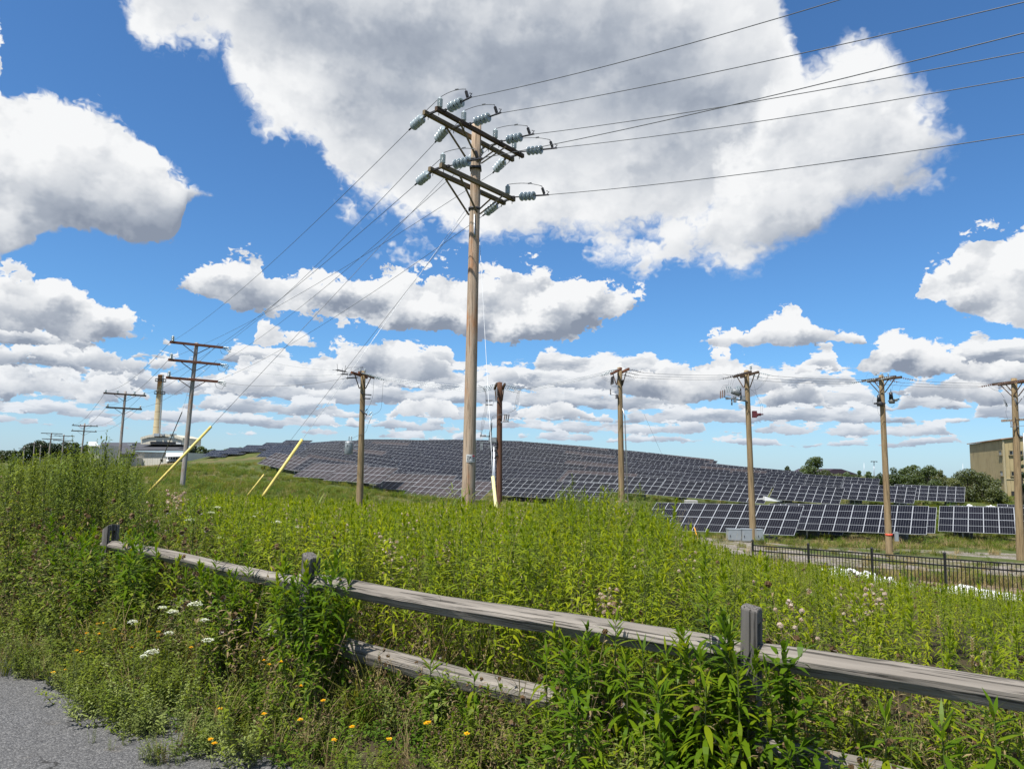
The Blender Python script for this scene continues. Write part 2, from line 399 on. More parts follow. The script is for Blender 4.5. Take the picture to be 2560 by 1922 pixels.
MT = {}
MT['pole_wood'] = wood('pole_wood', [(0.25, (0.25, 0.180, 0.125)), (0.5, (0.40, 0.305, 0.22)), (0.8, (0.53, 0.43, 0.33))], 2, 0.6, patches=(0.40, 0.17, 0.065))
MT['pole_tan'] = wood('pole_tan', [(0.25, (0.15, 0.100, 0.052)), (0.5, (0.25, 0.180, 0.098)), (0.8, (0.34, 0.26, 0.155))], 2, 0.5)
MT['pole_dark'] = wood('pole_dark', [(0.25, (0.055, 0.028, 0.018)), (0.5, (0.12, 0.058, 0.034)), (0.8, (0.20, 0.10, 0.06))], 2, 0.5)
MT['pole_grey'] = wood('pole_grey', [(0.25, (0.20, 0.18, 0.165)), (0.5, (0.29, 0.265, 0.24)), (0.8, (0.38, 0.35, 0.32))], 2, 0.5, patches=(0.26, 0.15, 0.09))
MT['arm_wood'] = wood('arm_wood', [(0.25, (0.10, 0.072, 0.045)), (0.5, (0.19, 0.145, 0.09)), (0.8, (0.28, 0.23, 0.155))], 0, 1.0)
MT['arm_dark'] = wood('arm_dark', [(0.25, (0.045, 0.028, 0.020)), (0.5, (0.085, 0.055, 0.038)), (0.8, (0.14, 0.10, 0.07))], 0, 1.0)
MT['arm_red'] = wood('arm_red', [(0.25, (0.10, 0.038, 0.022)), (0.5, (0.18, 0.070, 0.040)), (0.8, (0.25, 0.11, 0.07))], 0, 1.0)
MT['rail_wood'] = wood('rail_wood', [(0.24, (0.080, 0.070, 0.058)), (0.5, (0.185, 0.166, 0.143)), (0.78, (0.32, 0.29, 0.25))], 0, 1.0, knots=True)
MT['post_wood'] = wood('post_wood', [(0.22, (0.060, 0.055, 0.050)), (0.5, (0.125, 0.116, 0.106)), (0.8, (0.22, 0.205, 0.187))], 2, 1.0)
MT['steel'] = plain('galvanised_steel', (0.46, 0.48, 0.50), 0.45, 0.7)
MT['iron'] = plain('dark_iron', (0.05, 0.05, 0.055), 0.6, 0.5)
MT['cable'] = plain('weathered_cable', (0.10, 0.105, 0.11), 0.5, 0.3)
MT['bright_cable'] = plain('bright_aluminium_cable', (0.55, 0.57, 0.58), 0.45, 0.3)
MT['black_cable'] = plain('black_insulated_cable', (0.02, 0.02, 0.022), 0.5)
MT['porcelain'] = plain('grey_glazed_porcelain', (0.36, 0.42, 0.44), 0.2, 0.0, 0.08, 3.0, 0.7)
MT['brown_porcelain'] = plain('brown_porcelain', (0.17, 0.085, 0.055), 0.3, 0.0, 0.15, 5.0, 0.6)
MT['dark_porcelain'] = plain('dark_porcelain', (0.045, 0.04, 0.045), 0.3, 0.0, 0.15, 5.0, 0.6)
MT['yellow'] = plain('yellow_guard_plastic', (0.64, 0.51, 0.14), 0.5, 0.0, 0.24, 7.0)
MT['pale_yellow'] = plain('faded_guard_plastic', (0.60, 0.56, 0.28), 0.45, 0.0, 0.08, 4.0)
MT['orange'] = plain('orange_fibreglass', (0.80, 0.36, 0.03), 0.45)
MT['white'] = plain('white_paint', (0.56, 0.57, 0.56), 0.5)
MT['grey_paint'] = plain('light_grey_enamel', (0.25, 0.275, 0.29), 0.4, 0.0, 0.06)
MT['red'] = plain('red_print', (0.55, 0.04, 0.04), 0.5)
MT['print'] = plain('black_print', (0.03, 0.03, 0.035), 0.5)
MT['black_metal'] = plain('black_powder_coat', (0.012, 0.012, 0.013), 0.4, 0.0, 0.2, 5.0, 0.5)
MT['concrete'] = plain('concrete', (0.34, 0.33, 0.31), 0.9, 0.0, 0.2, 5.0, 0.2)
MT['dark_block'] = plain('grey_ballast_block', (0.13, 0.145, 0.16), 0.85, 0.0, 0.25, 4.0, 0.2)
MT['fabric'] = plain('white_geotextile', (0.74, 0.75, 0.74), 0.85, 0.0, 0.08, 3.0, 0.2)

# solar glass: six columns of cells, a pale line between cells, a gap half way up
def glass(name, base, sheen):
    m, g, out = mat(name); u = coords(g, 'UV'); x, y, z = g.sep(u)
    oi = g.new('ShaderNodeObjectInfo').outputs['Random']
    fx = g.m('ABSOLUTE', g.m('SUBTRACT', g.m('FRACT', g.m('MULTIPLY', x, 6.0)), 0.5))
    fy = g.m('ABSOLUTE', g.m('SUBTRACT', y, 0.5))
    lx = g.sstep(fx, 0.455, 0.485); ly = g.sstep(fy, 0.012, 0.007)
    fr = g.m('ABSOLUTE', g.m('SUBTRACT', g.m('FRACT', g.m('MULTIPLY', y, 24.0)), 0.5))
    lr = g.m('MULTIPLY', g.sstep(fr, 0.47, 0.49), 0.18)
    ln = g.m('MAXIMUM', g.m('MAXIMUM', g.m('MULTIPLY', lx, 0.42), g.m('MULTIPLY', ly, 0.75)), lr)
    b = g.mix(oi, base, tuple(c*1.6 for c in base))
    col = g.mix(ln, b, (0.34, 0.36, 0.38))
    principled(g, out, col, sheen, 0.0, 0.07)
    return m
MT['cell'] = glass('solar_glass', (0.0045, 0.0045, 0.0075), 0.2)
MT['cell_brown'] = glass('solar_glass_brown_reflection', (0.026, 0.020, 0.020), 0.35)  # brownish sky reflection put into the base colour of the cells
MT['frame'] = plain('aluminium_frame', (0.52, 0.54, 0.56), 0.4, 0.25, 0.05)

# ------------------------------------------------------------------ terrain
E2 = Vector((0.821, -0.571, 0)); N2 = Vector((0.571, 0.821, 0))      # along and up the solar rows
TILT = R(30); PW, PL = 1.134, 2.10; PITCHX = 1.15
UP = N2*math.cos(TILT) + Vector((0, 0, math.sin(TILT)))
def solve_table(bl, br, n):
    L = n*PITCHX
    a, b = ray(*bl), ray(*br); a = a/a.y; b = b/b.y
    Z = L*(E2.x-b.x*E2.y)/(b.x-a.x); Zb = Z+L*E2.y
    return CAM+a*Z, CAM+b*Zb
TABLES = [  # bottom corners in the photograph, panels across
    ('front', (1600,1322), (1986,1339), 11), ('front', (1942,1323), (2317,1336.7), 10), ('front', (2345.3,1327.8), (2667,1341), 8),
    ('mid', (1390,1220), (1637,1237), 13), ('mid', (1638.6,1237.4), (1911,1259.4), 13), ('mid', (1922,1247), (2099,1261), 8),
    ('mid', (2097,1247), (2285,1259), 8), ('mid', (2230,1247), (2411.4,1255.7), 8), ('mid', (1229,1237), (1512,1254), 15),
    ('left', (930.4,1220.3), (1100,1229), 11), ('left', (1007.8,1236.2), (1200,1250), 11), ('left', (731.6,1191.4), (875,1199), 11),
    ('left', (807.6,1200), (950,1208.5), 10), ('left', (643.4,1158.8), (746,1179), 10)]
TSOL = [(k, *solve_table(a, b, n), n) for k, a, b, n in TABLES]
ctl = [(0,-30,0), (-40,-20,0.2), (40,-20,-0.6), (0,0,0), (-12,4,0), (-20,12,0.1), (-30,25,0.1), (10,-4,0), (6,3,-0.1), (4,7,-0.25), (-1.2,20,-0.42), (5,16,-0.75),
       (8,24,-1.75), (13,18.2,-1.55), (12,10,-0.75), (22,12,-1.7), (30,20,-2.3), (-8,40,-0.9), (2,40,-1.5), (13.4,40,-2.05), (20.9,40,-2.6), (28,40,-2.7), (40,40,-2.9),
       (-12,28,-0.4), (-24.8,55,-0.35), (-53,98,-0.5), (-100,150,-1.3), (-150,230,-2.0), (-60,30,0.3), (-90,60,-0.3), (-16,70,-0.9), (0,75,-2.3), (20,78,-3.2), (40,80,-3.2),
       (60,60,-3.8), (90,90,-3.2), (110,130,-2.5), (84,118,-1.3), (90,60,-3.5), (120,40,-3.5), (-38,100,0.25), (-45,112,0.3), (-58,120,-0.2), (-75,150,0.0), (-70,175,1.9), (-30,85,-0.5)]
for k, P, Q, n in TSOL:
    for t in (0.1, 0.9):
        p = P.lerp(Q, t); ctl.append((p.x, p.y, p.z-0.78))
for x, y, Z in ((640,958,190), (780,949,200), (900,950,205), (1000,949,205), (1110,952,190), (1280,966,190), (1420,980,190), (1555,995,184), (1740,1015,150)):
    p = at(x*1.15732, y*1.15732, Z); ctl.append((p.x, p.y, p.z-2.9))
ctl += [(70,122,-1.6), (85,150,-1.8), (90,200,-1.5), (-60,250,4.8), (0,255,5.0), (50,240,2.5), (-120,260,0.2), (80,250,0.0), (0,300,2.0), (-60,300,2.0)]
FARL = [(505,1140,236), (548,1134,232), (592,1128,228), (640,1122,224), (690,1116,222)]      # thin strip of tables along the skyline at left
for x, y, Z in FARL:
    p = at(x, y, Z); ctl += [(p.x, p.y, p.z-0.85), (p.x+8, p.y-5.6, p.z-0.95)]
CP = np.array(ctl, float)
def _phi(d2): return np.where(d2 > 1e-9, 0.5*d2*np.log(np.maximum(d2, 1e-9)), 0.0)
def _fit():
    X = CP[:, :2]/100; n = len(X)
    d2 = ((X[:, None]-X[None])**2).sum(-1)
    A = np.zeros((n+3, n+3)); A[:n, :n] = _phi(d2)+np.eye(n)*4e-4
    A[:n, n] = 1; A[:n, n+1:] = X; A[n, :n] = 1; A[n+1:, :n] = X.T
    return X, np.linalg.solve(A, np.r_[CP[:, 2], 0, 0, 0])
_X, _W = _fit()
def sst(x, a, b):
    t = np.clip((x-a)/(b-a), 0, 1); return t*t*(3-2*t)
def zt(x, y):
    x = np.atleast_1d(np.asarray(x, float)); y = np.atleast_1d(np.asarray(y, float))
    p = np.stack([x, y], -1)/100
    d2 = ((p[..., None, :]-_X)**2).sum(-1)
    n = len(_X)
    h = (_phi(d2)@_W[:n]) + _W[n] + p@_W[n+1:]
    r = np.hypot(x, y-3)
    h = h*sst(r, 5.5, 11)
    far = sst(np.hypot(x/1.1, y-110), 190, 330)
    return h*(1-far) + (-2.6)*far
def gz(x, y): return float(zt(x, y)[0])

# the ground: one sheet out to the horizon, fine near by
rings = [0.0]; r_ = 0.5
while r_ < 5200: rings.append(r_); r_ *= 1.042
NA = 288
gv = []
ang = np.arange(NA)*2*math.pi/NA
rr = np.array(rings[1:])
GX = rr[:, None]*np.sin(ang)[None]; GY = rr[:, None]*np.cos(ang)[None]
GZ = np.concatenate([zt(GX[i], GY[i])[None] for i in range(len(rr))])
bump = 0.12*np.sin(GX*0.31+1.3*np.sin(GY*0.17))*np.cos(GY*0.23+GX*0.11)
GZ += bump*sst(rr, 25, 60)[:, None]
verts = [(0, 0, 0)] + list(zip(GX.ravel(), GY.ravel(), GZ.ravel()))
faces = [(0, 1+(k+1) % NA, 1+k) for k in range(NA)]
for i in range(len(rr)-1):
    for k in range(NA):
        a, b = 1+i*NA+k, 1+i*NA+(k+1) % NA
        faces.append((a, b, b+NA, a+NA))
m, g, out = mat('meadow_soil'); pos = g.new('ShaderNodeNewGeometry').outputs['Position']
n1 = g.noise(pos, 0.035, 5.0, 0.6); n2 = g.noise(pos, 0.9, 7.0, 0.68); n3 = g.noise(pos, 0.16, 5.0, 0.6)
c = g.ramp(g.m('MULTIPLY_ADD', n2, 0.6, g.m('MULTIPLY', n3, 0.4)), [(0.32, (0.032, 0.045, 0.013)), (0.48, (0.066, 0.084, 0.024)), (0.60, (0.098, 0.108, 0.036)), (0.72, (0.14, 0.125, 0.055))])
c = g.mix(g.sstep(g.m('MULTIPLY_ADD', n2, 0.3, n1), 0.66, 0.78), c, (0.15, 0.115, 0.06))
px_, py_, pz_ = g.sep(pos)
rad = g.m('SQRT', g.m('ADD', g.m('MULTIPLY', px_, px_), g.m('MULTIPLY', py_, py_)))
nearsoil = g.ramp(n2, [(0.35, (0.022, 0.018, 0.012)), (0.55, (0.05, 0.04, 0.024)), (0.75, (0.10, 0.08, 0.045))])
c = g.mix(g.sstep(rad, 13.0, 26.0), nearsoil, c)
principled(g, out, c, 0.95, 0, 0.1, n2, 0.25, 0.9)
gm = bpy.data.meshes.new('ground'); gm.from_pydata(verts, [], faces); gm.materials.append(m)
gm.polygons.foreach_set('use_smooth', [True]*len(faces)); gm.update()
tag(put('ground', gm), kind='structure')

def strip(name, left, right, m, lift, n=3):
    """a sheet that follows the ground between two edge lines"""
    vs, fs = [], []
    for a, b in zip(left, right):
        for k in range(n+1):
            x = a[0]+(b[0]-a[0])*k/n; y = a[1]+(b[1]-a[1])*k/n
            vs.append((x, y, gz(x, y)+lift))
    for i in range(len(left)-1):
        for k in range(n):
            q = i*(n+1)+k; fs.append((q, q+1, q+n+2, q+n+1))
    me = bpy.data.meshes.new(name); me.from_pydata(vs, [], fs); me.materials.append(m)
    me.polygons.foreach_set('use_smooth', [True]*len(fs)); me.update()
    return tag(put(name, me), kind='structure')
# asphalt path: the edge runs parallel to the split-rail fence
PD = Vector((0.814, -0.581)); PN = Vector((-0.581, -0.814)); PE = Vector((-1.58, 3.97))
m, g, out = mat('asphalt'); c = coords(g)
v1 = g.voro(c, 130.0, out='Color', dim='3D'); v1d = g.voro(c, 130.0, dim='3D')
nn = g.noise(c, 0.9, 5.0, 0.6); nf = g.noise(c, 160.0, 3.0, 0.6)
sx = g.sep(v1)[0]
col = g.ramp(sx, [(0.0, (0.044, 0.044, 0.046)), (0.45, (0.085, 0.085, 0.087)), (0.8, (0.130, 0.129, 0.129)), (1.0, (0.20, 0.196, 0.19))])
col = g.mix(g.lin(nn, 0.35, 0.7, 0.0, 0.35), col, (0.085, 0.081, 0.075))
ce = g.new('ShaderNodeTexVoronoi', feature='DISTANCE_TO_EDGE'); g.put(ce.inputs['Vector'], g.vm('ADD', c, g.vm('SCALE', g.comb(g.noise(c, 3.0, 4.0, 0.6), g.noise(c, 3.3, 4.0, 0.6), 0.0), s=0.5))); ce.inputs['Scale'].default_value = 0.9
crk = g.m('MULTIPLY', g.sstep(ce.outputs['Distance'], 0.010, 0.003), g.sstep(g.noise(c, 0.8, 2.0, 0.5), 0.46, 0.56))
col = g.mix(g.m('MULTIPLY', crk, 0.8), col, (0.018, 0.017, 0.016))
st_ = g.noise(c, 2.3, 6.0, 0.7); col = g.mix(g.m('MULTIPLY', g.sstep(st_, 0.60, 0.74), 0.5), col, (0.14, 0.115, 0.08))
principled(g, out, col, 0.85, 0, 0.25, g.m('MULTIPLY_ADD', nf, 0.4, g.m('MULTIPLY', v1d, -1.0)), 0.004, 0.8)
L_, R_ = [], []
for i in range(0, 181):
    s = -45 + i*0.5
    w = 0.06*math.sin(s*2.7)+0.05*math.sin(s*6.1+1)+0.04*math.sin(s*11.3)
    e = PE + PD*s - PN*(w+0.42); f = PE + PD*s + PN*4.2
    L_.append(e); R_.append(f)
strip('path', L_, R_, m, 0.012, 8)
# gravel track beyond the black fence
m, g, out = mat('gravel'); c = coords(g)
v1 = g.voro(c, 16.0, out='Color', dim='3D'); nn = g.noise(c, 0.5, 5.0, 0.6); n5 = g.noise(c, 4.0, 6.0, 0.65)
col = g.ramp(g.sep(v1)[0], [(0.0, (0.10, 0.085, 0.072)), (0.5, (0.20, 0.175, 0.15)), (1.0, (0.31, 0.28, 0.25))])
col = g.mix(g.sstep(g.m('MULTIPLY_ADD', n5, 0.5, g.m('MULTIPLY', nn, 0.6)), 0.52, 0.62), col, (0.105, 0.10, 0.036))
principled(g, out, col, 0.95, 0, 0.15, n5, 0.05, 0.7)
la, lb = [], []
for i in range(40):
    t = i/39; x = 3+70*t
    la.append((x-2, 29.5+0.8*math.sin(t*9)+0.4*math.sin(t*31) + max(0, 14-x)*0.9)); lb.append((x, 50.5+1.0*math.sin(t*7+1)+0.5*math.sin(t*27)))
strip('gravel_road', la, lb, m, 0.03, 10)
m, g, out = mat('bare_dirt'); c = coords(g)
n5 = g.noise(c, 2.2, 7.0, 0.68)
col = g.ramp(n5, [(0.3, (0.12, 0.085, 0.055)), (0.5, (0.24, 0.185, 0.13)), (0.7, (0.34, 0.27, 0.20))])
principled(g, out, col, 0.95, 0, 0.1, n5, 0.25, 1.0)
la, lb = [], []
for i in range(20):
    t = i/19; x = 9.5+22*t; y0 = 25.6-0.83*(x-8)*0.72
    la.append((x, y0)); lb.append((x+1.5, y0+5.5+0.5*math.sin(t*9)))
strip('dirt_bank', la, lb, m, 0.04, 6)
# ------------------------------------------------------------------ solar tables
def panel_geo(x0, y0, b=0.02):
    t = 0.035
    q = lambda i, z: [(x0+i, y0+i, z), (x0+PW-i, y0+i, z), (x0+PW-i, y0+PL-i, z), (x0+i, y0+PL-i, z)]
    v = q(0, 0)+q(0, t)+q(b, t)+q(b, t-0.004)
    f = [(3, 2, 1, 0)]; mi = [0]
    for k in range(4):
        j = (k+1) % 4
        f += [(k, j, 4+j, 4+k), (4+k, 4+j, 8+j, 8+k), (8+k, 8+j, 12+j, 12+k)]; mi += [0, 0, 0]
    f.append((12, 13, 14, 15)); mi.append(1)
    return v, f, mi
def panel_mesh(name, cells, gmat, b=0.02):
    v, f, mi = [], [], []
    for x0, y0 in cells:
        a, b_, c_ = panel_geo(x0, y0, b); k = len(v)
        v += a; f += [tuple(i+k for i in q) for q in b_]; mi += c_
    me = bpy.data.meshes.new(name); me.from_pydata(v, [], f)
    me.materials.append(MT['frame']); me.materials.append(gmat)
    me.polygons.foreach_set('material_index', mi)
    uv = me.uv_layers.new(name='uv'); d = np.zeros((len(me.loops), 2), np.float32)
    for p in me.polygons:
        if p.material_index == 1:
            for li, w in zip(p.loop_indices, ((0, 0), (1, 0), (1, 1), (0, 1))): d[li] = w
    uv.data.foreach_set('uv', d.ravel()); me.update(); return me
ROWGAP = 0.03
PM = {k: panel_mesh('solar_panel', [(0, 0)], MT[k]) for k in ('cell', 'cell_brown')}
_far = {}
_sup = {}
def frame_matrix(P, Q):
    x = (Q-P).normalized(); y = (UP - x*UP.dot(x)).normalized(); z = x.cross(y)
    M = Matrix((x, y, z)).transposed().to_4x4(); M.translation = P
    return M
def support_mesh(n):
    if n not in _sup:
        b = MB(); L = n*PITCHX
        for y in (0.75, 1.65, 2.75, 3.6): b.box((L/2, y, -0.05), (L, 0.05, 0.09))
        for x in (L*0.12, L*0.38, L*0.62, L*0.88): b.box((x, 2.13, -0.13), (0.07, 3.6, 0.07))
        _sup[n] = b.mesh('support_rack', MT['steel'])
    return _sup[n]
bb = MB(); bb.box((0, 0, 0.36), (1.5, 0.75, 0.72)); BLOCK = bb.mesh('ballast_block', MT['dark_block'])
bb = MB(); bb.box((0, 0, 0.5), (0.09, 0.09, 1.0)); LEG = bb.mesh('leg', MT['steel'])
SOLAR = []
def table(P, Q, n, label, near, brown=False, group='solar tables on the capped landfill', own=True):
    M = frame_matrix(P, Q)
    t = thing('solar_table', label, 'solar table', group=group); t.matrix_world = M
    key = 'cell_brown' if brown else 'cell'
    if near:
        for k in range(2):
            for i in range(n):
                put('solar_panel', PM[key], t, (i*PITCHX+rng.normal(0, 0.002), k*(PL+ROWGAP), rng.normal(0, 0.004)), (rng.normal(0, 0.0016), rng.normal(0, 0.0016), 0))
    else:
        kk = (n, key)
        if kk not in _far: _far[kk] = panel_mesh('panel_array', [(i*PITCHX, k*(PL+ROWGAP)) for i in range(n) for k in range(2)], MT[key], 0.010)
        tag(put('panel_array', _far[kk], t), kind='stuff')
    put('support_rack', support_mesh(n), t)
    Mi = M.inverted()
    L = n*PITCHX
    for x in ((L*0.2, L*0.8) if n > 6 else (L*0.5,)):
        w = M @ Vector((x, 2.0, -0.1)); gzv = gz(w.x, w.y)
        o = put('ballast_block', BLOCK, t); o.matrix_world = Matrix.Translation((w.x, w.y, gzv-0.08)) @ Matrix.Rotation(math.atan2(E2.y, E2.x), 4, 'Z')
        for yy in (1.1, 3.0):
            w2 = M @ Vector((x, yy, -0.12)); g2 = gz(w2.x, w2.y)
            o = put('leg', LEG, t); o.matrix_world = Matrix.Translation((w2.x, w2.y, g2)) @ Matrix.Diagonal((1, 1, max(0.15, w2.z-g2), 1))
    c = (P+Q)/2; SOLAR.append((c.dot(E2), c.dot(N2), n*PITCHX/2))
    return t
LBL = ['near solar table behind the grey cabinets and third pole from the right', 'near solar table crossed by the second pole from the right',
       'near solar table at the right edge, left of the last pole', 'middle solar table partly hidden by tall weeds left of the tan pole',
       'long middle solar table above the small concrete block', 'middle solar table just right of the pole with the street lamp head',
       'middle solar table crossed by the pole with two dark canisters', 'middle solar table ending beside the round bush at right',
       'solar table behind the weeds between the dark pole and the tan pole', 'brownish solar table left of the big pole, lower row',
       'brownish solar table right behind the foot of the big pole', 'brownish solar table farthest left in the front row of the hill',
       'brownish solar table behind the pole with the grey can', 'solar table at the left end of the hill rows behind the yellow guard']
for (k, P, Q, n), lb in zip(TSOL, LBL):
    table(P, Q, n, lb, True, brown=(k == 'left'))
for tl, tr, n, lb in (((1925,1259), (2344,1268.6), 13, 'solar table whose top shows just behind the second near table'),
                      ((1872,1265), (2124,1273), 8, 'solar table peeking over the near table by the grey cabinets'),
                      ((2374.7,1263.6), (2647,1271), 8, 'solar table showing only its top edge at the right'),
                      ((2493,1260), (2655,1266), 6, 'short solar table half hidden at the far right')):
    P, Q = solve_table(tl, tr, n); P = P-UP*4.24; Q = Q-UP*4.24
    table(P, Q, n, lb, True)
for i, (x, y, Z) in enumerate(FARL):
    P = at(x, y, Z); Q = P+E2*(11*PITCHX); Q.z = P.z-0.15
    table(P, Q, 11, 'faraway solar table, %s from the left in the thin strip on the grassy skyline' % nth(i), False, group='solar tables of the strip on the skyline')
POLY = [(-48,134), (-57,160), (-69,190), (-72,205), (-60,256), (0,246), (38,212), (57,190), (66,152), (73,124), (66,115), (56,116), (46,108), (36,109), (20,108), (4,108), (-10,100), (-24,112), (-40,124)]
def inside(x, y):
    r = False; j = len(POLY)-1
    for i in range(len(POLY)):
        a, b = POLY[i], POLY[j]
        if (a[1] > y) != (b[1] > y) and x < (b[0]-a[0])*(y-a[1])/(b[1]-a[1])+a[0]: r = not r
        j = i
    return r
NF = 11
SKY = np.array([(0,1170),(500,1141),(560,1134),(650,1122),(690,1114),(741,1107),(903,1098),(1157,1098),(1285,1101),(1481,1117),(1643,1133),(1798,1150),(1803,1163),(1985,1172),(2021,1174),(2022,1189),(2150,1192),(2348,1201),(2412,1212),(2560,1230)], float)
def over(P):
    v = CM.transposed() @ (P-CAM); x = CX-FPX*v.x/v.z; y = CY+FPX*v.y/v.z
    return (np.interp(x, SKY[:, 0], SKY[:, 1])-y)*P.y/FPX
row = 0; n_ = 60.0; FAR = 0
FT = []
while n_ < 290:
    e = -220 + (row*4.7) % 13.0
    while e < 120:
        for nn_ in (NF,):
            P2 = E2*e + N2*n_; Q2 = P2 + E2*(nn_*PITCHX)
            if inside(P2.x, P2.y) and inside(Q2.x, Q2.y):
                ce = e+nn_*PITCHX/2
                if all(abs(n_-s[1]) > 4.6 or abs(ce-s[0]) > nn_*PITCHX/2+s[2]-0.5 for s in SOLAR):
                    jit = rng.normal(0, 0.10); P2.z = gz(P2.x, P2.y)+0.85+jit; Q2.z = gz(Q2.x, Q2.y)+0.85+jit+rng.normal(0, 0.07)
                    hi = max(over(q+UP*4.23) for q in (P2, P2.lerp(Q2, 0.5), Q2))
                    if hi > 1.3: e += 0.0; continue_ = True
                    else: continue_ = False
                    if hi > 0: P2.z -= hi; Q2.z -= hi
                    if continue_: e += NF*PITCHX+0.45; continue
                    t_far = table(P2, Q2, nn_, 'distant dark solar table in the rows covering the hill', False, brown=((row*7+int(e))%9 == 0), group='distant solar tables on the hill'); FAR += 1; FT.append((round(n_, 1), e, t_far))
        e += NF*PITCHX+0.45
    n_ += 6.7; row += 1
ROWS = sorted({q[0] for q in FT})
for ri, rv in enumerate(ROWS):
    for ki, q in enumerate(sorted([q for q in FT if q[0] == rv], key=lambda q: q[1])):
        q[2]['label'] = 'dark solar table, %s from the left in the %s row up the hill' % (nth(ki), nth(ri))
# ------------------------------------------------------------------ poles, hardware and wires
MT['dark_steel'] = plain('dull_grey_steel', (0.20, 0.215, 0.225), 0.55, 0.3, 0.5, 3.0)
def shaft(name, base, top, r0, r1, m, parent, n=20):
    base, top = Vector(base), Vector(top)
    L = (top-base).length; rg = random.Random(int(base.x*77+base.y*13)); vs, fs = [], []
    K = 12
    ph = rg.uniform(0, 6)
    for i in range(K+1):
        t = i/K; r = r0+(r1-r0)*t
        for k in range(n):
            a = 2*math.pi*k/n
            q = r*(1+0.03*math.sin(3*a+ph+t*2)+0.012*math.sin(7*a+t*9))
            vs.append((q*math.cos(a), q*math.sin(a), L*t))
    for i in range(K):
        for k in range(n):
            a, b = i*n+k, i*n+(k+1) % n; fs.append((a, b, b+n, a+n))
    j = K*n; vs.append((0.02, 0, L+r1*0.25)); q = len(vs)-1
    for k in range(n): fs.append((j+k, j+(k+1) % n, q))
    me = bpy.data.meshes.new(name); me.from_pydata(vs, [], fs); me.materials.append(m)
    me.polygons.foreach_set('use_smooth', [True]*(len(fs)-n)+[False]*n); me.update()
    o = put(name, me, parent); o.rotation_mode = 'QUATERNION'
    M = (top-base).to_track_quat('Z', 'Y').to_matrix().to_4x4(); M.translation = base
    o.matrix_world = M
    return o
def arm_mesh(L, w, h, m):
    b = MB(); c = 0.008
    P = [(-w/2+c, -h/2), (w/2-c, -h/2), (w/2, -h/2+c), (w/2, h/2-c), (w/2-c, h/2), (-w/2+c, h/2), (-w/2, h/2-c), (-w/2, -h/2+c)]
    vs = [(x, y, z) for x in (-L/2, L/2) for y, z in P]; n = 8
    b.add(vs, [(k, (k+1) % n, n+(k+1) % n, n+k) for k in range(n)]+[tuple(range(n-1, -1, -1)), tuple(range(n, 2*n))])
    return b.mesh('crossarm', m)
def crossarm(parent, a, b, w, h, m):
    a, b = Vector(a), Vector(b); x = (b-a).normalized(); y = Vector((0, 0, 1)).cross(x).normalized(); z = x.cross(y)
    o = put('crossarm', arm_mesh((b-a).length, w, h, m), parent)
    M = Matrix((x, y, z)).transposed().to_4x4(); M.translation = (a+b)/2; o.matrix_world = M
    return o
def world_part(o, parent):
    """parent an object modelled in world coordinates"""
    o.parent = parent; o.matrix_parent_inverse = Matrix.Identity(4)
    o.matrix_world = Matrix.Identity(4) if o.type != 'EMPTY' else o.matrix_world
    return o
GEAR = None
def gear(T=None, k=1.0):
    """hardware that follows is drawn at scale k about the pole top T"""
    global GEAR
    GEAR = None if T is None else Matrix.Translation(T) @ Matrix.Scale(k, 4) @ Matrix.Translation(-T)
def wpart(mb, name, m, parent):
    o = mb.build(name, m); o.parent = parent
    if GEAR is not None: o.matrix_basis = GEAR
    pw = Matrix.LocRotScale(parent.location, parent.rotation_euler, parent.scale) if parent.parent is None else None
    o.matrix_parent_inverse = pw.inverted(); return o
# one porcelain disc and one ribbed post, shared
b = MB(); b.lathe((0, 0, 0), (0, 0, 1), [(0.012, 0.05), (0.002, 0.122), (0.010, 0.133), (0.020, 0.128), (0.032, 0.095), (0.042, 0.055), (0.055, 0.043), (0.092, 0.038), (0.098, 0.018), (0.15, 0.016)], 18)
b.lathe((0, 0, 0.004), (0, 0, 1), [(0.004, 0.104), (-0.012, 0.100), (-0.012, 0.090), (0.004, 0.086), (0.004, 0.074), (-0.016, 0.070), (-0.016, 0.060), (0.004, 0.055)], 18)
DISC = b.mesh('insulator_disc', MT['porcelain'])
b = MB(); pr = [(0, 0.055)]
for k in range(7): z = 0.03+k*0.034; pr += [(z, 0.058), (z+0.006, 0.075), (z+0.018, 0.075), (z+0.026, 0.058)]
pr += [(0.275, 0.05), (0.285, 0.03), (0.315, 0.03)]
b.lathe((0, 0, 0), (0, 0, 1), pr, 14)
POST = b.mesh('post_insulator', MT['porcelain'])
b = MB(); pr = [(0, 0.018)]
for k in range(7): z = 0.03+k*0.045; pr += [(z, 0.018), (z+0.004, 0.042), (z+0.010, 0.042), (z+0.014, 0.018)]
pr += [(0.36, 0.018)]; b.lathe((0, 0, 0), (0, 0, 1), pr, 9)
ARR = {k: b.mesh('surge_arrester', MT[k]) for k in ('dark_porcelain', 'brown_porcelain', 'steel')}
def along(o, p, d):
    M = Vector(d).to_track_quat('Z', 'Y').to_matrix().to_4x4(); M.translation = p; o.matrix_world = M
    return o
def sub(name, me, parent, p, d=(0, 0, 1), s=1.0):
    o = put(name, me, parent)
    M = Vector(d).normalized().to_track_quat('Z', 'Y').to_matrix().to_4x4() @ Matrix.Diagonal((s, s, s, 1)); M.translation = p
    o.matrix_parent_inverse = Matrix.LocRotScale(parent.location, parent.rotation_euler, parent.scale).inverted() if parent.parent is None else Matrix.Identity(4)
    o.matrix_basis = M if GEAR is None else GEAR @ M
    return o
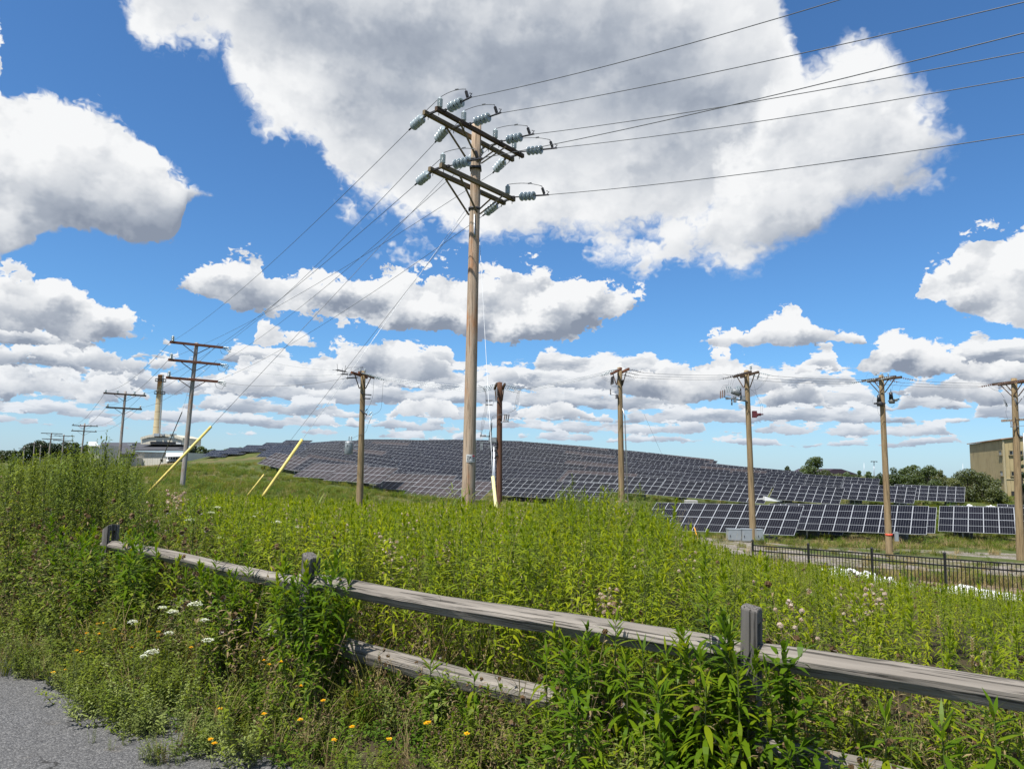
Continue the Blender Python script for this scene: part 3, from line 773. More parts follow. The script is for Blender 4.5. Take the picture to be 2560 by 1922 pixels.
def string_of_discs(parent, p, end, flip=1):
    """four discs between the arm and the conductor clamp; parts of the pole, each disc a sub-part"""
    p, end = Vector(p), Vector(end); d = (end-p).normalized(); L = (end-p).length
    b = MB(); b.tube([p, p+d*(L-0.60)*0.42], 0.02, 6); b.tube([end-d*(L-0.60)*0.55, end], 0.026, 6)
    b.bar(p-d*0.02, p+d*0.09, 0.05, 0.07)
    o = wpart(b, 'insulator_string', MT['iron'], parent)
    s = p+d*(L-0.60)*0.42
    for k in range(4):
        q = put('disc', DISC, o)
        zz = -d if flip > 0 else d
        M = zz.to_track_quat('Z', 'Y').to_matrix().to_4x4(); M.translation = s+d*(0.10+0.148*k)
        q.matrix_parent_inverse = (Matrix.LocRotScale(parent.location, parent.rotation_euler, parent.scale) @ o.matrix_parent_inverse).inverted()
        q.matrix_basis = M
    return o
def wire(name, pts, r, m, label, group, cat='power line', n=6):
    b = MB(); b.tube(pts, r, n)
    return tag(b.build(name, m), label, cat, group)
C5 = lambda cx, cy: (960+cx/4.371, 180+cy/4.371)

# --- the big double-arm pole
PB = Vector((-1.14, 20.0, gz(-1.14, 20)-0.1)); PT = Vector((-1.20, 20.0, 11.62))
main = thing('utility_pole', 'tall weathered double-arm utility pole in the centre with disc insulators and a danger plate', 'utility pole', PB)
o = shaft('pole_shaft', PB, PT, 0.185, 0.138, MT['pole_wood'], None); o.parent = main; o.matrix_parent_inverse = Matrix.Translation(PB).inverted()
AD = Vector((0.64, 0.768, 0)); AN = Vector((0.768, -0.64, 0))       # along the arms; towards the right-hand span
def parm(a, b, m, w=0.10, h=0.125):
    o = crossarm(None, a, b, w, h, MT[m]); o.parent = main; o.matrix_parent_inverse = Matrix.Translation(PB).inverted(); return o
ctr = Vector((-1.19, 20.0, 0))
ZU, ZL = 11.30, 9.78
cu = ctr+AN*0.215; cb = ctr-AN*0.20
arms = dict(uf=(cu-AD*1.86+Vector((0,0,ZU)), cu+AD*1.90+Vector((0,0,ZU)), 'arm_dark'), ub=(cb-AD*1.92+Vector((0,0,ZU)), cb+AD*1.92+Vector((0,0,ZU)), 'arm_wood'),
            lf=(cu-AD*1.62+Vector((0,0,ZL)), cu+AD*1.52+Vector((0,0,ZL)), 'arm_wood'), lb=(cb-AD*1.64+Vector((0,0,ZL)), cb+AD*1.56+Vector((0,0,ZL)), 'arm_wood'))
for k, (a, b_, m) in arms.items(): parm(a, b_, m)
for z, s in ((ZU, (-1.0, 1.0)), (ZL, (-0.95, 0.95))):
    for c0 in (cu+AN*0.055, cb-AN*0.055):
        for q in s:
            b = MB(); b.bar(c0+AD*q+Vector((0,0,z-0.05)), ctr+(c0-ctr)*0.62+AD*(0.06*(1 if q > 0 else -1))+Vector((0,0,z-0.86)), 0.035, 0.045, up=AN)
            wpart(b, 'brace', MT['arm_wood'], main)
    for q in (-1.75, -0.75, 0.75, 1.72) if z == ZU else (-1.5, 1.42):
        b = MB(); b.bar(cb+AD*q+Vector((0,0,z+0.005)), cu+AD*q+Vector((0,0,z+0.005)), 0.05, 0.05); b.tube([cu+AD*q+Vector((0,0,z-0.16)), cu+AD*q+Vector((0,0,z+0.09))], 0.010, 5); b.tube([cb+AD*q+Vector((0,0,z-0.16)), cb+AD*q+Vector((0,0,z+0.09))], 0.010, 5)
        wpart(b, 'spacer_bolt', MT['iron'], main)
b = MB(); b.lathe(PT-Vector((0,0,1.10)), (0, 0, 1), [(0, 0.168), (0.06, 0.168)], 14); b.lathe(PT-Vector((0,0,2.58)), (0, 0, 1), [(0, 0.172), (0.07, 0.172)], 14); b.bar(ctr+Vector((-0.17,-0.05,10.28)), ctr+Vector((0.17,-0.05,10.28)), 0.36, 0.05)
wpart(b, 'pole_band', MT['iron'], main)
# right-hand span: direction of each conductor from its two points in the photograph
RW = [('uf', -1.60, (930,285), (2100,0), 1), ('uf', -0.62, (1250,455), (2560,6), 2), ('uf', 0.74, (1610,685), (2560,131), 3), ('uf', 1.62, (1860,835), (2560,194), 4),
      ('lf', -1.42, (1040,948), (2560,83), 5), ('lf', 1.36, (1770,1345), (2560,336), 6)]
RDIR = Vector((0.68, -0.733, 0))
clamps_r = []
for k, q, c5, edge_px, i in RW:
    z = ZU if k == 'uf' else ZL
    p = cu+AD*q+AN*0.05+Vector((0, 0, z+0.02))
    v = ray(*C5(*c5)); v = v/v.y
    # clamp: on the sight line, 1.15 m out along the span
    Yc = (p+RDIR*1.12).y
    e = CAM+v*Yc
    string_of_discs(main, p, e, 1); clamps_r.append(e)
    # the conductor leaves towards the next structure on the right
    v2 = ray(*edge_px); v2 = v2/v2.y
    hx = Vector((v2.x, 1.0)); # meet the vertical plane through e along RDIR
    t = (e.x - hx.x*e.y)/(hx.x*RDIR.y - RDIR.x); Ye = e.y+RDIR.y*t
    f = CAM+v2*Ye
    dirn = (f-e); far = e+dirn*(34.0/ max(dirn.length, 0.1)); far.z += 0.6
    mid = [e.lerp(f, s/10) - Vector((0, 0, 0.10*4*(s/10)*(1-s/10))) for s in range(11)]
    mid += [f+dirn.normalized()*s+Vector((0, 0, 0.0012*s*s)) for s in (4, 9, 15, 22)]
    wire('power_line', mid, 0.0085, MT['cable'], ['uppermost', 'second highest', 'upper crossing', 'long straight', 'lower crossing', 'lowest'][i-1] + ' thin conductor running off to the right from the big pole', 'conductors leaving the big pole to the right')
    # jumper: from the clamp up over the post insulator
    b = MB(); dd = (e-p).normalized()
    b.lathe(e+Vector((0, 0, 0.03))-dd*0.06, (-dd.x*0.4, -dd.y*0.4, 1), [(0, 0.015)]+[(0.02+j*0.035+x, r) for j in range(6) for x, r in ((0, 0.018), (0.008, 0.045), (0.016, 0.018))]+[(0.26, 0.015)], 8)
    b.bar(e-dd*0.12, e+dd*0.10, 0.05, 0.03); b.tube([e+dd*0.02+Vector((0,0,0.0)), e+dd*0.11+Vector((0,0,0.09)), e+dd*0.02+Vector((0,0,0.12))], 0.014, 6)
    wpart(b, 'clamp_arrester', MT['dark_porcelain'], main)
    topa = e+Vector((-dd.x*0.15, -dd.y*0.15, 0.30))
    pq = cu+AD*(q+(-0.12 if i in (1, 5) else -0.16))+Vector((0, 0, z+0.062))
    sub('post_insulator', POST, main, pq)
    pt = pq+Vector((0, 0, 0.315))
    mpt = pt.lerp(topa, 0.55)+Vector((0, 0, 0.13))
    jp = []
    for s in range(9):
        s = s/8; jp.append(pt*(1-s)**2+2*mpt*s*(1-s)+topa*s*s)
    b = MB(); b.tube(jp, 0.009, 6); b.bar(jp[5]-Vector((0.05, 0, 0.0)), jp[5]+Vector((0.05, 0, 0.02)), 0.03, 0.03)
    wpart(b, 'jumper', MT['cable'], main)
# left-hand span to the three-arm pole
LW = [('ub', -1.80, (275,635), (431,853)), ('ub', -0.98, (560,770), (551,868)), ('ub', 1.62, (1190,1105), (427,895)), ('ub', 0.62, (1062,905), (544,911)), ('lb', -1.52, (340,1235), (421,940)), ('lb', 1.34, (1080,1572), (538,953))]
CL = []
for i, (k, q, c5, far_px) in enumerate(LW):
    z = ZU if k == 'ub' else ZL
    p = cb+AD*q-AN*0.05+Vector((0, 0, z-0.03))
    v = ray(*C5(*c5)); v = v/v.y
    LD = Vector((-0.56, 0.83, -0.03)).normalized()
    if i == 3: e = p+LD*0.98+Vector((0,0,-0.12))
    else: e = CAM+v*((p+LD*1.0).y)
    string_of_discs(main, p, e, 1)
    fp = at(far_px[0], far_px[1], 55.0+ (0 if far_px[0] < 480 else 1.0))
    wire('power_line', sag(e, fp, 0.55, 18), 0.0085, MT['cable'], ['outermost left upper', 'inner left upper', 'outer right upper', 'inner right upper', 'lower left', 'lower right'][i]+' conductor between the big pole and the three-arm pole', 'conductors between the big pole and the three-arm pole')
    b = MB()
    a0 = e-(e-p).normalized()*0.05; pq = cu+AD*(q+0.05)+Vector((0, 0, z+0.34))
    if i in (0, 4): b.tube([a0, a0.lerp(pq, 0.5)+Vector((0, 0, 0.03))-AN*0.05, pq], 0.009, 6)
    else: b.tube([a0, a0.lerp(pq, 0.35)-Vector((0, 0, 0.22)), pq-Vector((0, 0, 0.30))], 0.009, 6)
    wpart(b, 'jumper', MT['cable'], main)
# downward links, pothead and ground wire on the shaft
b = MB(); b.tube([PT+Vector((0.02,-0.15,-2.75)), PT+Vector((0.03,-0.17,-3.3)), PT+Vector((0.05,-0.165,-3.4))], 0.022, 6); b.tube([PT+Vector((0.16,-0.02,-2.0)), PT+Vector((0.175,-0.02,-6)), PB+Vector((0.20,-0.02,0.3))], 0.008, 5)
wpart(b, 'ground_lead', MT['steel'], main)
# danger plate, wrapped on the shaft
pc = at(1172.5, 1145.5, 20.0); rz = 0.178
def plate(z0, z1, a0, a1, r, m, name, parent):
    vs, fs = [], []; n = 10; zc = ((pc.z-PB.z)/(PT.z-PB.z)); cx = PB.x+(PT.x-PB.x)*zc
    for k in range(n+1):
        a = a0+(a1-a0)*k/n
        for z in (z0, z1): vs.append((cx+r*math.sin(a), 20-r*math.cos(a), z))
    fs = [(2*k, 2*k+2, 2*k+3, 2*k+1) for k in range(n)]
    b = MB(); b.add(vs, fs, 0, True); return wpart(b, name, m, parent)
sgn = plate(pc.z-0.105, pc.z+0.105, -0.32, 1.10, rz+0.012, MT['white'], 'danger_plate', main)
def inkpart(pls, m, name):
    b = MB(); zc = ((pc.z-PB.z)/(PT.z-PB.z)); cx = PB.x+(PT.x-PB.x)*zc; r = rz+0.0145
    for u0, v0, u1, v1, w in pls:
        n = 6; vs = []
        nu, nv = -(v1-v0), (u1-u0); ln = math.hypot(nu, nv) or 1; nu, nv = nu/ln*w/2, nv/ln*w/2
        for k in range(n+1):
            t = k/n
            for s in (-1, 1):
                uu = u0+(u1-u0)*t+nu*s; vv = v0+(v1-v0)*t+nv*s
                a = uu/r; vs.append((cx+r*math.sin(a), 20-r*math.cos(a), pc.z+vv))
        b.add(vs, [(2*k, 2*k+2, 2*k+3, 2*k+1) for k in range(n)])
    o = wpart(b, name, m, main); o.parent = sgn; o.matrix_parent_inverse = (Matrix.Translation(PB) @ sgn.matrix_parent_inverse).inverted()
inkpart([(0.115, 0.065, 0.200, 0.065, 0.055)], MT['red'], 'red_panel')
inkpart([(-0.035, 0.06, 0.03, 0.045, 0.014), (-0.02, 0.045, -0.02, -0.045, 0.016), (0.0, 0.02, 0.045, 0.02, 0.013), (0.01, 0.0, 0.03, -0.04, 0.014), (0.05, 0.035, 0.035, -0.045, 0.014), (0.045, 0.03, 0.075, 0.05, 0.016), (-0.035, -0.02, 0.0, -0.02, 0.012), (-0.035, -0.05, 0.01, -0.05, 0.01),
         (0.06, 0.03, 0.085, -0.02, 0.012), (-0.04, -0.08, 0.09, -0.08, 0.014), (0.115, 0.015, 0.195, 0.015, 0.016), (0.115, -0.01, 0.19, -0.01, 0.016), (0.115, -0.04, 0.195, -0.04, 0.014), (0.115, -0.07, 0.195, -0.07, 0.012), (0.10, 0.09, 0.10, -0.09, 0.006)], MT['print'], 'pictogram')
# guy wires with yellow guards
def guy(a, low, gtop, glow, label, gm, cat='guy wire', links=()):
    a, low, gtop, glow = map(Vector, (a, low, gtop, glow))
    t = thing('guy_wire', label, cat, low, group='guy wires staying the poles')
    b = MB(); b.tube([a, gtop, low], 0.0062, 6); wpart(b, 'cable', MT['bright_cable' if 'bright' in label else 'cable'], t)
    b = MB(); b.tube([gtop, glow], 0.022 if gm is MT['orange'] else 0.040, 10); wpart(b, 'guard', gm, t)
    for s in links:
        p = a.lerp(gtop, s); d = (gtop-a).normalized(); b = MB()
        b.lathe(p-d*0.09, d, [(0, 0.02), (0.03, 0.042), (0.07, 0.03), (0.11, 0.042), (0.16, 0.02)], 8); wpart(b, 'strain_insulator', MT['iron'], t)
    return t
def guyset(apx, aY, top_px, low_px, Yt, Yl, label, gm, links=()):
    gt = at(*top_px, Yt); gl = at(*low_px, Yl); d = (gl-gt)
    lo = gl.copy()
    while lo.z > gz(lo.x, lo.y)-0.05: lo = lo+d*0.02
    return guy(at(*apx, aY), lo, gt, lo, label, gm, links)
ga = C5(640, 1160)
guyset((1113, 442), 20.0, (528, 1066), (352, 1251), 20.4, 20.3, 'long guy wire of the big pole ending in the left yellow guard', MT['yellow'], (0.12,))
guyset((1173, 512), 19.9, (756, 1098), (622, 1291), 19.2, 19.0, 'guy wire of the big pole ending in the middle yellow guard, bright upper links', MT['yellow'], (0.10, 0.22))
guyset((1172, 528), 20.1, (660, 1186), (627, 1228), 37.0, 37.3, 'guy wire reaching past the middle guard to a short yellow guard farther off', MT['yellow'], (0.10,))
guyset((1199, 600), 20.0, (1232, 1191), (1242, 1285), 17.2, 16.8, 'near vertical bright guy wire with a pale guard right of the big pole', MT['pale_yellow'])

# --- the line of poles to the left
def line_pole(name, base, top, r0, r1, m, label, arms, am, Y, group, posts=True, braces=True):
    base, top = Vector(base), Vector(top)
    base.z = gz(base.x, base.y)-0.2
    t = thing(name, label, 'utility pole', base, group=group); inv = Matrix.Translation(base).inverted()
    o = shaft('pole_shaft', base, top, r0, r1, MT[m], None, 12); o.parent = t; o.matrix_parent_inverse = inv
    tips = []
    for (xa, ya, xb, yb) in arms:
        d = Vector((0.83, 0.558, 0))
        fa = at(xa, ya, Y); fb = at(xb, yb, Y); c = (fa+fb)/2; L = (fb-fa).length/0.985
        zz = c.z; s = (zz-base.z)/(top.z-base.z); ax = base.lerp(top, s)
        off = (c-ax); off.z = 0
        c2 = Vector((ax.x, ax.y, zz)) + d*off.dot(d) - Vector((0.56, -0.83, 0))*(-0.5*r1-0.10)
        a, b_ = c2-d*L/2, c2+d*L/2
        o = crossarm(None, a, b_, 0.13, 0.19 if Y < 90 else 0.22, MT[am]); o.parent = t; o.matrix_parent_inverse = inv
        tips.append((a, b_, d))
        if braces:
            for q in (-0.27, 0.27):
                bb = MB(); bb.bar(c2+d*L*q-Vector((0,0,0.05)), Vector((ax.x, ax.y, zz-L*0.19)), 0.05, 0.05); wpart(bb, 'brace', MT[am], t)
    return t, tips
A, At = line_pole('utility_pole', at(456, 1212, 55), at(491.5, 857, 55), 0.19, 0.14, 'pole_grey', 'grey utility pole with three rust red crossarms left of the hill', [(431, 854.5, 551, 871), (427, 897, 544, 915), (421, 943, 538, 956)], 'arm_red', 55, 'poles of the left-hand line')
for a, b_, d in At:
    sub('post_insulator', POST, A, a+d*0.2+Vector((0, 0, 0.06)), s=1.5)
    for j in range(3):   # polymer dead-end at the right tip
        bb = MB(); st = b_+Vector((0, 0, 0.05-j*0.07)); en = st+Vector((0.75-0.1*j, -0.25+0.3*j, -0.12-0.05*j)); dd = en-st
        bb.lathe(st, dd, [(0, 0.02)]+[(0.1+k*0.09+x, r) for k in range(6) for x, r in ((0, 0.02), (0.01, 0.065), (0.03, 0.02))]+[(dd.length, 0.02)], 8)
        wpart(bb, 'insulator_string', MT['porcelain'], A)
    bb = MB(); bb.tube([b_+Vector((0.75,-0.2,-0.1)), b_+Vector((0.4,-0.1,-0.62)), b_+Vector((-0.1,0.05,-0.45)), b_+Vector((-0.25,0,0.0))], 0.014, 5); wpart(bb, 'jumper', MT['cable'], A)
Bp, Bt = line_pole('utility_pole', at(296, 1170, 98), at(314, 978, 98), 0.20, 0.15, 'pole_grey', 'grey utility pole with two crossarms between chimney and bushes', [(266, 982.5, 359, 990), (270.5, 1017.5, 349, 1024)], 'arm_dark', 98, 'poles of the left-hand line')
Cp, Ct = line_pole('utility_pole', at(203, 1130, 185), at(212, 1058, 185), 0.22, 0.17, 'pole_grey', 'grey two-arm utility pole before the far trees, third in its line', [(185, 1062, 240, 1067), (183, 1075, 237, 1081)], 'arm_dark', 185, 'poles of the left-hand line')
Dp, Dt = line_pole('utility_pole', at(119, 1165, 225), at(129, 1082, 225), 0.25, 0.19, 'pole_grey', 'small grey two-arm pole at left whose arms are highest of the far pair', [(107, 1082, 152, 1085), (109, 1096, 150, 1099)], 'arm_dark', 225, 'poles of the left-hand line')
Ep, Et = line_pole('utility_pole', at(154, 1150, 245), at(160, 1086, 245), 0.25, 0.19, 'pole_grey', 'small grey two-arm pole just right of the leftmost far pole pair', [(139, 1088, 182, 1091), (137, 1099, 180, 1103)], 'arm_dark', 245, 'poles of the left-hand line')
for xx, tp, bs in ((61, 1117, 1150), (86, 1105, 1150), (102, 1112, 1152)):
    t, tt = line_pole('utility_pole', at(xx-2, bs, 330), at(xx, tp, 330), 0.28, 0.22, 'pole_grey', nth((61, 86, 102).index(xx))+' from the left of three tiny faraway poles against the dark trees', [(xx-12, tp+3, xx+13, tp+5)], 'arm_dark', 330, 'tiny faraway poles at the left', braces=False)
def span(t1, t2, fr, s, r, label):
    for k in range(min(len(t1), len(t2))):
        a1, b1, d1 = t1[k]; a2, b2, d2 = t2[k]
        for f in fr:
            wire('power_line', sag(a1.lerp(b1, f)+Vector((0,0,0.3)), a2.lerp(b2, f)+Vector((0,0,0.25)), s, 10), r, MT['cable'], ('upper' if k == 0 else 'lower')+(' left ' if f < 0.5 else ' right ')+label, label.replace('conductor strung', 'conductors strung'), n=5)
for tips in ((Bp, Bt), (Cp, Ct)):
    for a, b_, d in tips[1]:
        for f in (0.05, 0.32, 0.72, 0.95) if b_ is tips[1][0][1] else (0.05, 0.95): sub('post_insulator', POST, tips[0], a.lerp(b_, f)+Vector((0, 0, 0.06)), s=1.5)
span(At[:2], Bt, (0.06, 0.92), 0.9, 0.014, 'conductor strung from the three-arm pole to the two-arm pole behind')
span(Bt, Ct, (0.06, 0.94), 1.2, 0.02, 'conductor strung between the two-arm poles farther left')
guyset((480, 946), 55.2, (455, 1030), (404, 1150), 60, 70, 'dark guy wire slanting left in front of the chimney', MT['cable'], (0.6,))

# --- the distribution line in front of the solar field
def dpole(label, top, base, Y, r0, r1, m):
    b0 = at(*base, Y); t0 = at(*top, Y); b0.z = min(b0.z, gz(b0.x, b0.y))-0.1
    t = thing('distribution_pole', label, 'utility pole', b0, group='poles along the solar field')
    o = shaft('pole_shaft', b0, t0, r0, r1, MT[m], None, 14); o.parent = t; o.matrix_parent_inverse = Matrix.Translation(b0).inverted()
    return t, t0, b0
def darm(t, T0, az, dz, off, L, m='arm_red', w=0.10, h=0.13, shift=0.0):
    d = Vector((math.sin(R(az)), math.cos(R(az)), 0)); n = Vector((d.y, -d.x, 0))
    c = T0+n*off+d*shift+Vector((0, 0, dz)); a, b_ = c-d*L/2, c+d*L/2
    o = crossarm(None, a, b_, w, h, MT[m]); o.parent = t; o.matrix_parent_inverse = Matrix.Translation(t.location).inverted()
    for q in (-0.30, 0.30):
        bb = MB(); bb.bar(c+d*L*q+Vector((0, 0, -0.05)), T0+n*off*0.8+d*(0.05*np.sign(q))+Vector((0, 0, dz-0.75)), 0.04, 0.04); wpart(bb, 'brace', MT['arm_dark'], t)
    return a, c, b_, d, n
def ribbed(t, p, d, L, r, m, name='surge_arrester', k=6, core=0.4):
    bb = MB(); st = L/k
    bb.lathe(p, d, [(0, r*core)]+[(st*(j+0.25)+x*st, q) for j in range(k) for x, q in ((0, r*core), (0.12, r), (0.34, r), (0.46, r*core))]+[(L, r*core)], 9)
    return wpart(bb, name, MT[m], t)
def deadend(t, p, d, L=0.8, m='porcelain'):
    d = Vector(d).normalized()
    bb = MB(); bb.tube([p, p+d*L], 0.011, 6)
    for k in range(5): bb.lathe(p+d*(L*0.2+k*L*0.13), d, [(0, 0.015), (0.008, 0.055), (0.018, 0.055), (0.026, 0.015)], 8)
    wpart(bb, 'insulator_string', MT[m], t); return p+d*L
def curve3(t, pts, r=0.012, m='cable', name='jumper'):
    P = [Vector(p) for p in pts]; out = []
    for i in range(len(P)-1):
        p0 = P[max(i-1, 0)]; p1 = P[i]; p2 = P[i+1]; p3 = P[min(i+2, len(P)-1)]
        for s in range(5):
            u = s/5; out.append(0.5*((2*p1)+(p2-p0)*u+(2*p0-5*p1+4*p2-p3)*u*u+(3*p1-p0-3*p2+p3)*u**3))
    out.append(P[-1]); bb = MB(); bb.tube(out, r, 5); wpart(bb, name, MT[m], t)
V = lambda x, y, z: Vector((x, y, z))
D = []
Q1, T1, B1 = dpole('tan distribution pole with a grey transformer can low on its left', (908, 928), (900, 1240), 40, 0.20, 0.13, 'pole_tan')
Q2, T2, B2 = dpole('dark reddish brown pole just right of the big pole with a switch at half height', (1249, 956), (1249, 1240), 38, 0.17, 0.14, 'pole_dark')
Q3, T3, B3 = dpole('tan pole in the middle of the field with stacked switch gear on its left', (1549, 919), (1556, 1235), 40, 0.18, 0.13, 'pole_tan')
Q4, T4, B4 = dpole('tan pole carrying a cluster of grey switch gear and a small red device', (1866, 926), (1884, 1355), 40, 0.18, 0.13, 'pole_tan')
Q5, T5, B5 = dpole('tan pole with two black-topped canisters, second from the right', (2203, 938), (2224, 1390), 40, 0.185, 0.13, 'pole_tan')
Q6, T6, B6 = dpole('greyish pole at the right edge with two crossarms and cable loops', (2535, 946), (2552, 1395), 39, 0.20, 0.14, 'pole_tan')
def triple(t, T0, az, m='arm_red', L=2.3, dz=-0.25, shift=0.0):
    w1 = darm(t, T0, az, dz, 0.21, L, m, shift=shift); w2 = darm(t, T0, az, dz, -0.21, L, m, shift=shift)
    return w1, w2      # right-hand arm, left-hand arm
F3 = (0.06, 0.5, 0.94)
arr = {}
for key, t, T0, az, mm, sh in ((1, Q1, T1, 10, 'arm_red', 0), (2, Q2, T2, -4, 'arm_dark', 0), (3, Q3, T3, -6, 'arm_red', 0), (4, Q4, T4, -6, 'arm_dark', 0.1), (5, Q5, T5, -20, 'arm_dark', 0), (6, Q6, T6, -14, 'arm_dark', 0)):
    arr[key] = (t, *triple(t, T0, az, mm, 2.3, -0.22, sh))
POLES = [1, 2, 3, 4, 5, 6]
for i, j, br, mt_ in ((1, 2, 'bright_cable', 'porcelain'), (2, 3, 'bright_cable', 'porcelain'), (3, 4, 'cable', 'dark_porcelain'), (4, 5, 'cable', 'porcelain'), (5, 6, 'cable', 'brown_porcelain')):
    ti, ri, li = arr[i]; tj, rj, lj = arr[j]
    for f, wh in zip(F3, ('nearest', 'middle', 'farthest')):
        p = ri[0].lerp(ri[2], f)+ri[4]*0.05; q = lj[0].lerp(lj[2], f)-lj[4]*0.05
        d = (q-p).normalized(); d1 = Vector((d.x, d.y, -0.22)); d2 = Vector((-d.x, -d.y, -0.22))
        e = deadend(ti, p, d1, 0.85, mt_); e2 = deadend(tj, q, d2, 0.85, mt_)
        wire('distribution_wire', sag(e, e2, 0.06, 8), 0.011 if br == 'bright_cable' else 0.009, MT[br], wh+' '+{1: 'bright wire strung between the can pole and the dark brown pole', 2: 'bright wire strung between the dark brown pole and the tan pole', 3: 'thin wire strung from the stacked-switch pole to the switch-cluster pole', 4: 'thin wire strung between the switch-cluster pole and the canister pole', 5: 'thin wire strung between the canister pole and the right edge pole'}[i], 'wires along the solar field, span %s' % ['one', 'two', 'three', 'four', 'five'][i-1], n=5)
# pole A over to the can pole
for k, (px, f) in enumerate((((830, 930), 0.1), ((838, 938), 0.5), ((826, 944), 0.9))):
    a, b_, d = At[k]; t, rr_, ll = arr[1]
    p = b_+V(0.75, -0.1, -0.1); q = ll[0].lerp(ll[2], f)-ll[4]*0.05
    dd = (p-q).normalized(); e = q+dd*2.6+V(0, 0, -0.05)
    bb = MB(); bb.tube([q, e], 0.012, 5); bb.tube([q+dd*0.9, q+dd*1.9], 0.045, 7); bb.bar(q+dd*0.8, q+dd*2.1, 0.09, 0.03); bb.tube([q+dd*1.0+V(0,0,-0.1), q+dd*1.0+V(0.05,0,0.35)], 0.012, 5); bb.tube([q+dd*1.9+V(0,0,-0.1), q+dd*1.9+V(-0.05,0,0.35)], 0.012, 5)
    wpart(bb, 'inline_switch', MT['iron'], Q1)
    wire('distribution_wire', sag(e, p, 0.35, 10), 0.011 if k < 2 else 0.009, MT['bright_cable' if k < 2 else 'cable'], ('upper' if k == 0 else 'lower')+' bright wire slanting from the three-arm pole down to the can pole' if k < 2 else 'dark wire from the lowest red crossarm to the can pole', 'wires from the three-arm pole to the can pole', n=5)
    curve3(Q1, [q+dd*0.9, q+dd*0.5+V(0, 0, 0.25), T1+V(0, -0.1*k, 0.22)], 0.010)
gear(T1, 0.52)
# can pole gear
for dx in (-0.3, 0.25): sub('post_insulator', POST, Q1, T1+V(dx, -0.3, -0.15), s=1.35)
for zz, yy in ((-2.55, -0.3), (-3.0, -0.75)):
    ribbed(Q1, T1+V(0.35, yy, zz), V(1, 0, -0.05), 0.72, 0.10, 'dark_porcelain', k=6)
bb = MB(); bb.bar(T1+V(-0.1, -0.2, -2.35), T1+V(0.3, -0.9, -2.5), 0.07, 0.08); bb.bar(T1+V(0.1, -0.2, -3.1), T1+V(0.45, -0.5, -2.5), 0.04, 0.04); bb.bar(T1+V(-0.1, -0.2, -4.2), T1+V(0.75, -0.6, -4.75), 0.09, 0.12); wpart(bb, 'bracket', MT['iron'], Q1)
for s in ((0.35, -0.3, -4.5), (0.9, -0.5, -4.8)):
    bb = MB(); bb.tube([T1+V(*s), T1+V(s[0]+0.35, s[1], s[2]+0.42)], 0.06, 8); bb.tube([T1+V(s[0]+0.45, s[1], s[2]+0.3), T1+V(s[0]+0.05, s[1], s[2]-0.85)], 0.03, 6); wpart(bb, 'fuse_cutout', MT['porcelain'], Q1)
curve3(Q1, [T1+V(1.6, -0.3, -0.45), T1+V(1.3, -0.35, -0.6), T1+V(1.25, -0.35, -1.6), T1+V(1.2, -0.4, -2.9), T1+V(0.7, -0.4, -4.2)], 0.014)
curve3(Q1, [T1+V(2.7, -0.4, -1.1), T1+V(2.3, -0.4, -1.3), T1+V(2.25, -0.45, -3.0), T1+V(2.1, -0.45, -4.2), T1+V(1.25, -0.5, -4.8)], 0.014)
curve3(Q1, [T1+V(0.9, -0.5, -5.7), T1+V(0.6, -0.4, -6.6), T1+V(-0.3, -0.3, -7.0), T1+V(-0.95, -0.3, -7.4)], 0.014)
cn = T1+V(-1.1, -0.25, -8.85)
bb = MB(); bb.lathe(cn-V(0,0,0.02), (0, 0, 1), [(-0.06, 0.40), (-0.02, 0.43), (1.20, 0.43), (1.26, 0.41), (1.32, 0.25), (1.34, 0.1)], 24); can = wpart(bb, 'transformer_can', MT['grey_paint'], Q1)
bb = MB(); bb.lathe(cn+V(0,0,1.07), (0, 0, 1), [(0, 0.445), (0.07, 0.445)], 24); bb.bar(cn+V(0.5, 0, 0.5), cn+V(1.1, 0.2, 0.5), 0.12, 0.1); bb.bar(cn+V(0.5, 0, 0.9), cn+V(1.1, 0.2, 0.9), 0.12, 0.1); wpart(bb, 'can_band', MT['steel'], Q1)
for dx in (-0.12, 0.12): ribbed(Q1, cn+V(dx+0.1, -0.1, 1.2), V(0.05, 0, 1), 0.62, 0.09, 'porcelain', k=6)
bb = MB()
for u0, v0, u1, v1 in ((-0.12, 0.62, -0.12, 0.85), (-0.12, 0.85, 0.02, 0.85), (0.02, 0.85, 0.02, 0.74), (0.02, 0.74, -0.12, 0.74), (0.16, 0.62, 0.16, 0.85)):
    bb.bar(cn+V(u0, -0.435, v0), cn+V(u1, -0.435, v1), 0.02, 0.03)
wpart(bb, 'can_marking', MT['print'], Q1)
gear(T2, 0.46)
# dark pole gear
for zz in (-2.15, -2.65):
    ribbed(Q2, T2+V(-0.75, -0.3, zz), V(-1, 0, 0), 0.8, 0.10, 'dark_porcelain', k=7)
bb = MB(); bb.bar(T2+V(0, -0.2, -1.6), T2+V(-0.55, -0.3, -1.75), 0.08, 0.05); bb.bar(T2+V(-0.55, -0.3, -1.75), T2+V(-0.72, -0.3, -2.8), 0.06, 0.05); bb.bar(T2+V(0, -0.2, -2.2), T2+V(-0.7, -0.3, -2.2), 0.05, 0.05); wpart(bb, 'bracket', MT['steel'], Q2)
for dx in (0.5, 0.72, 0.95):
    ribbed(Q2, T2+V(dx+0.1, -0.25-dx*0.2, -4.55), V(0.15, 0, 1), 0.85, 0.10, 'dark_porcelain' if dx > 0.6 else 'brown_porcelain', k=7)
bb = MB(); bb.bar(T2+V(0.1, -0.2, -4.6), T2+V(1.2, -0.45, -4.55), 0.09, 0.08); bb.bar(T2+V(0.1, -0.2, -5.3), T2+V(0.35, -0.2, -4.6), 0.05, 0.05); wpart(bb, 'bracket', MT['steel'], Q2)
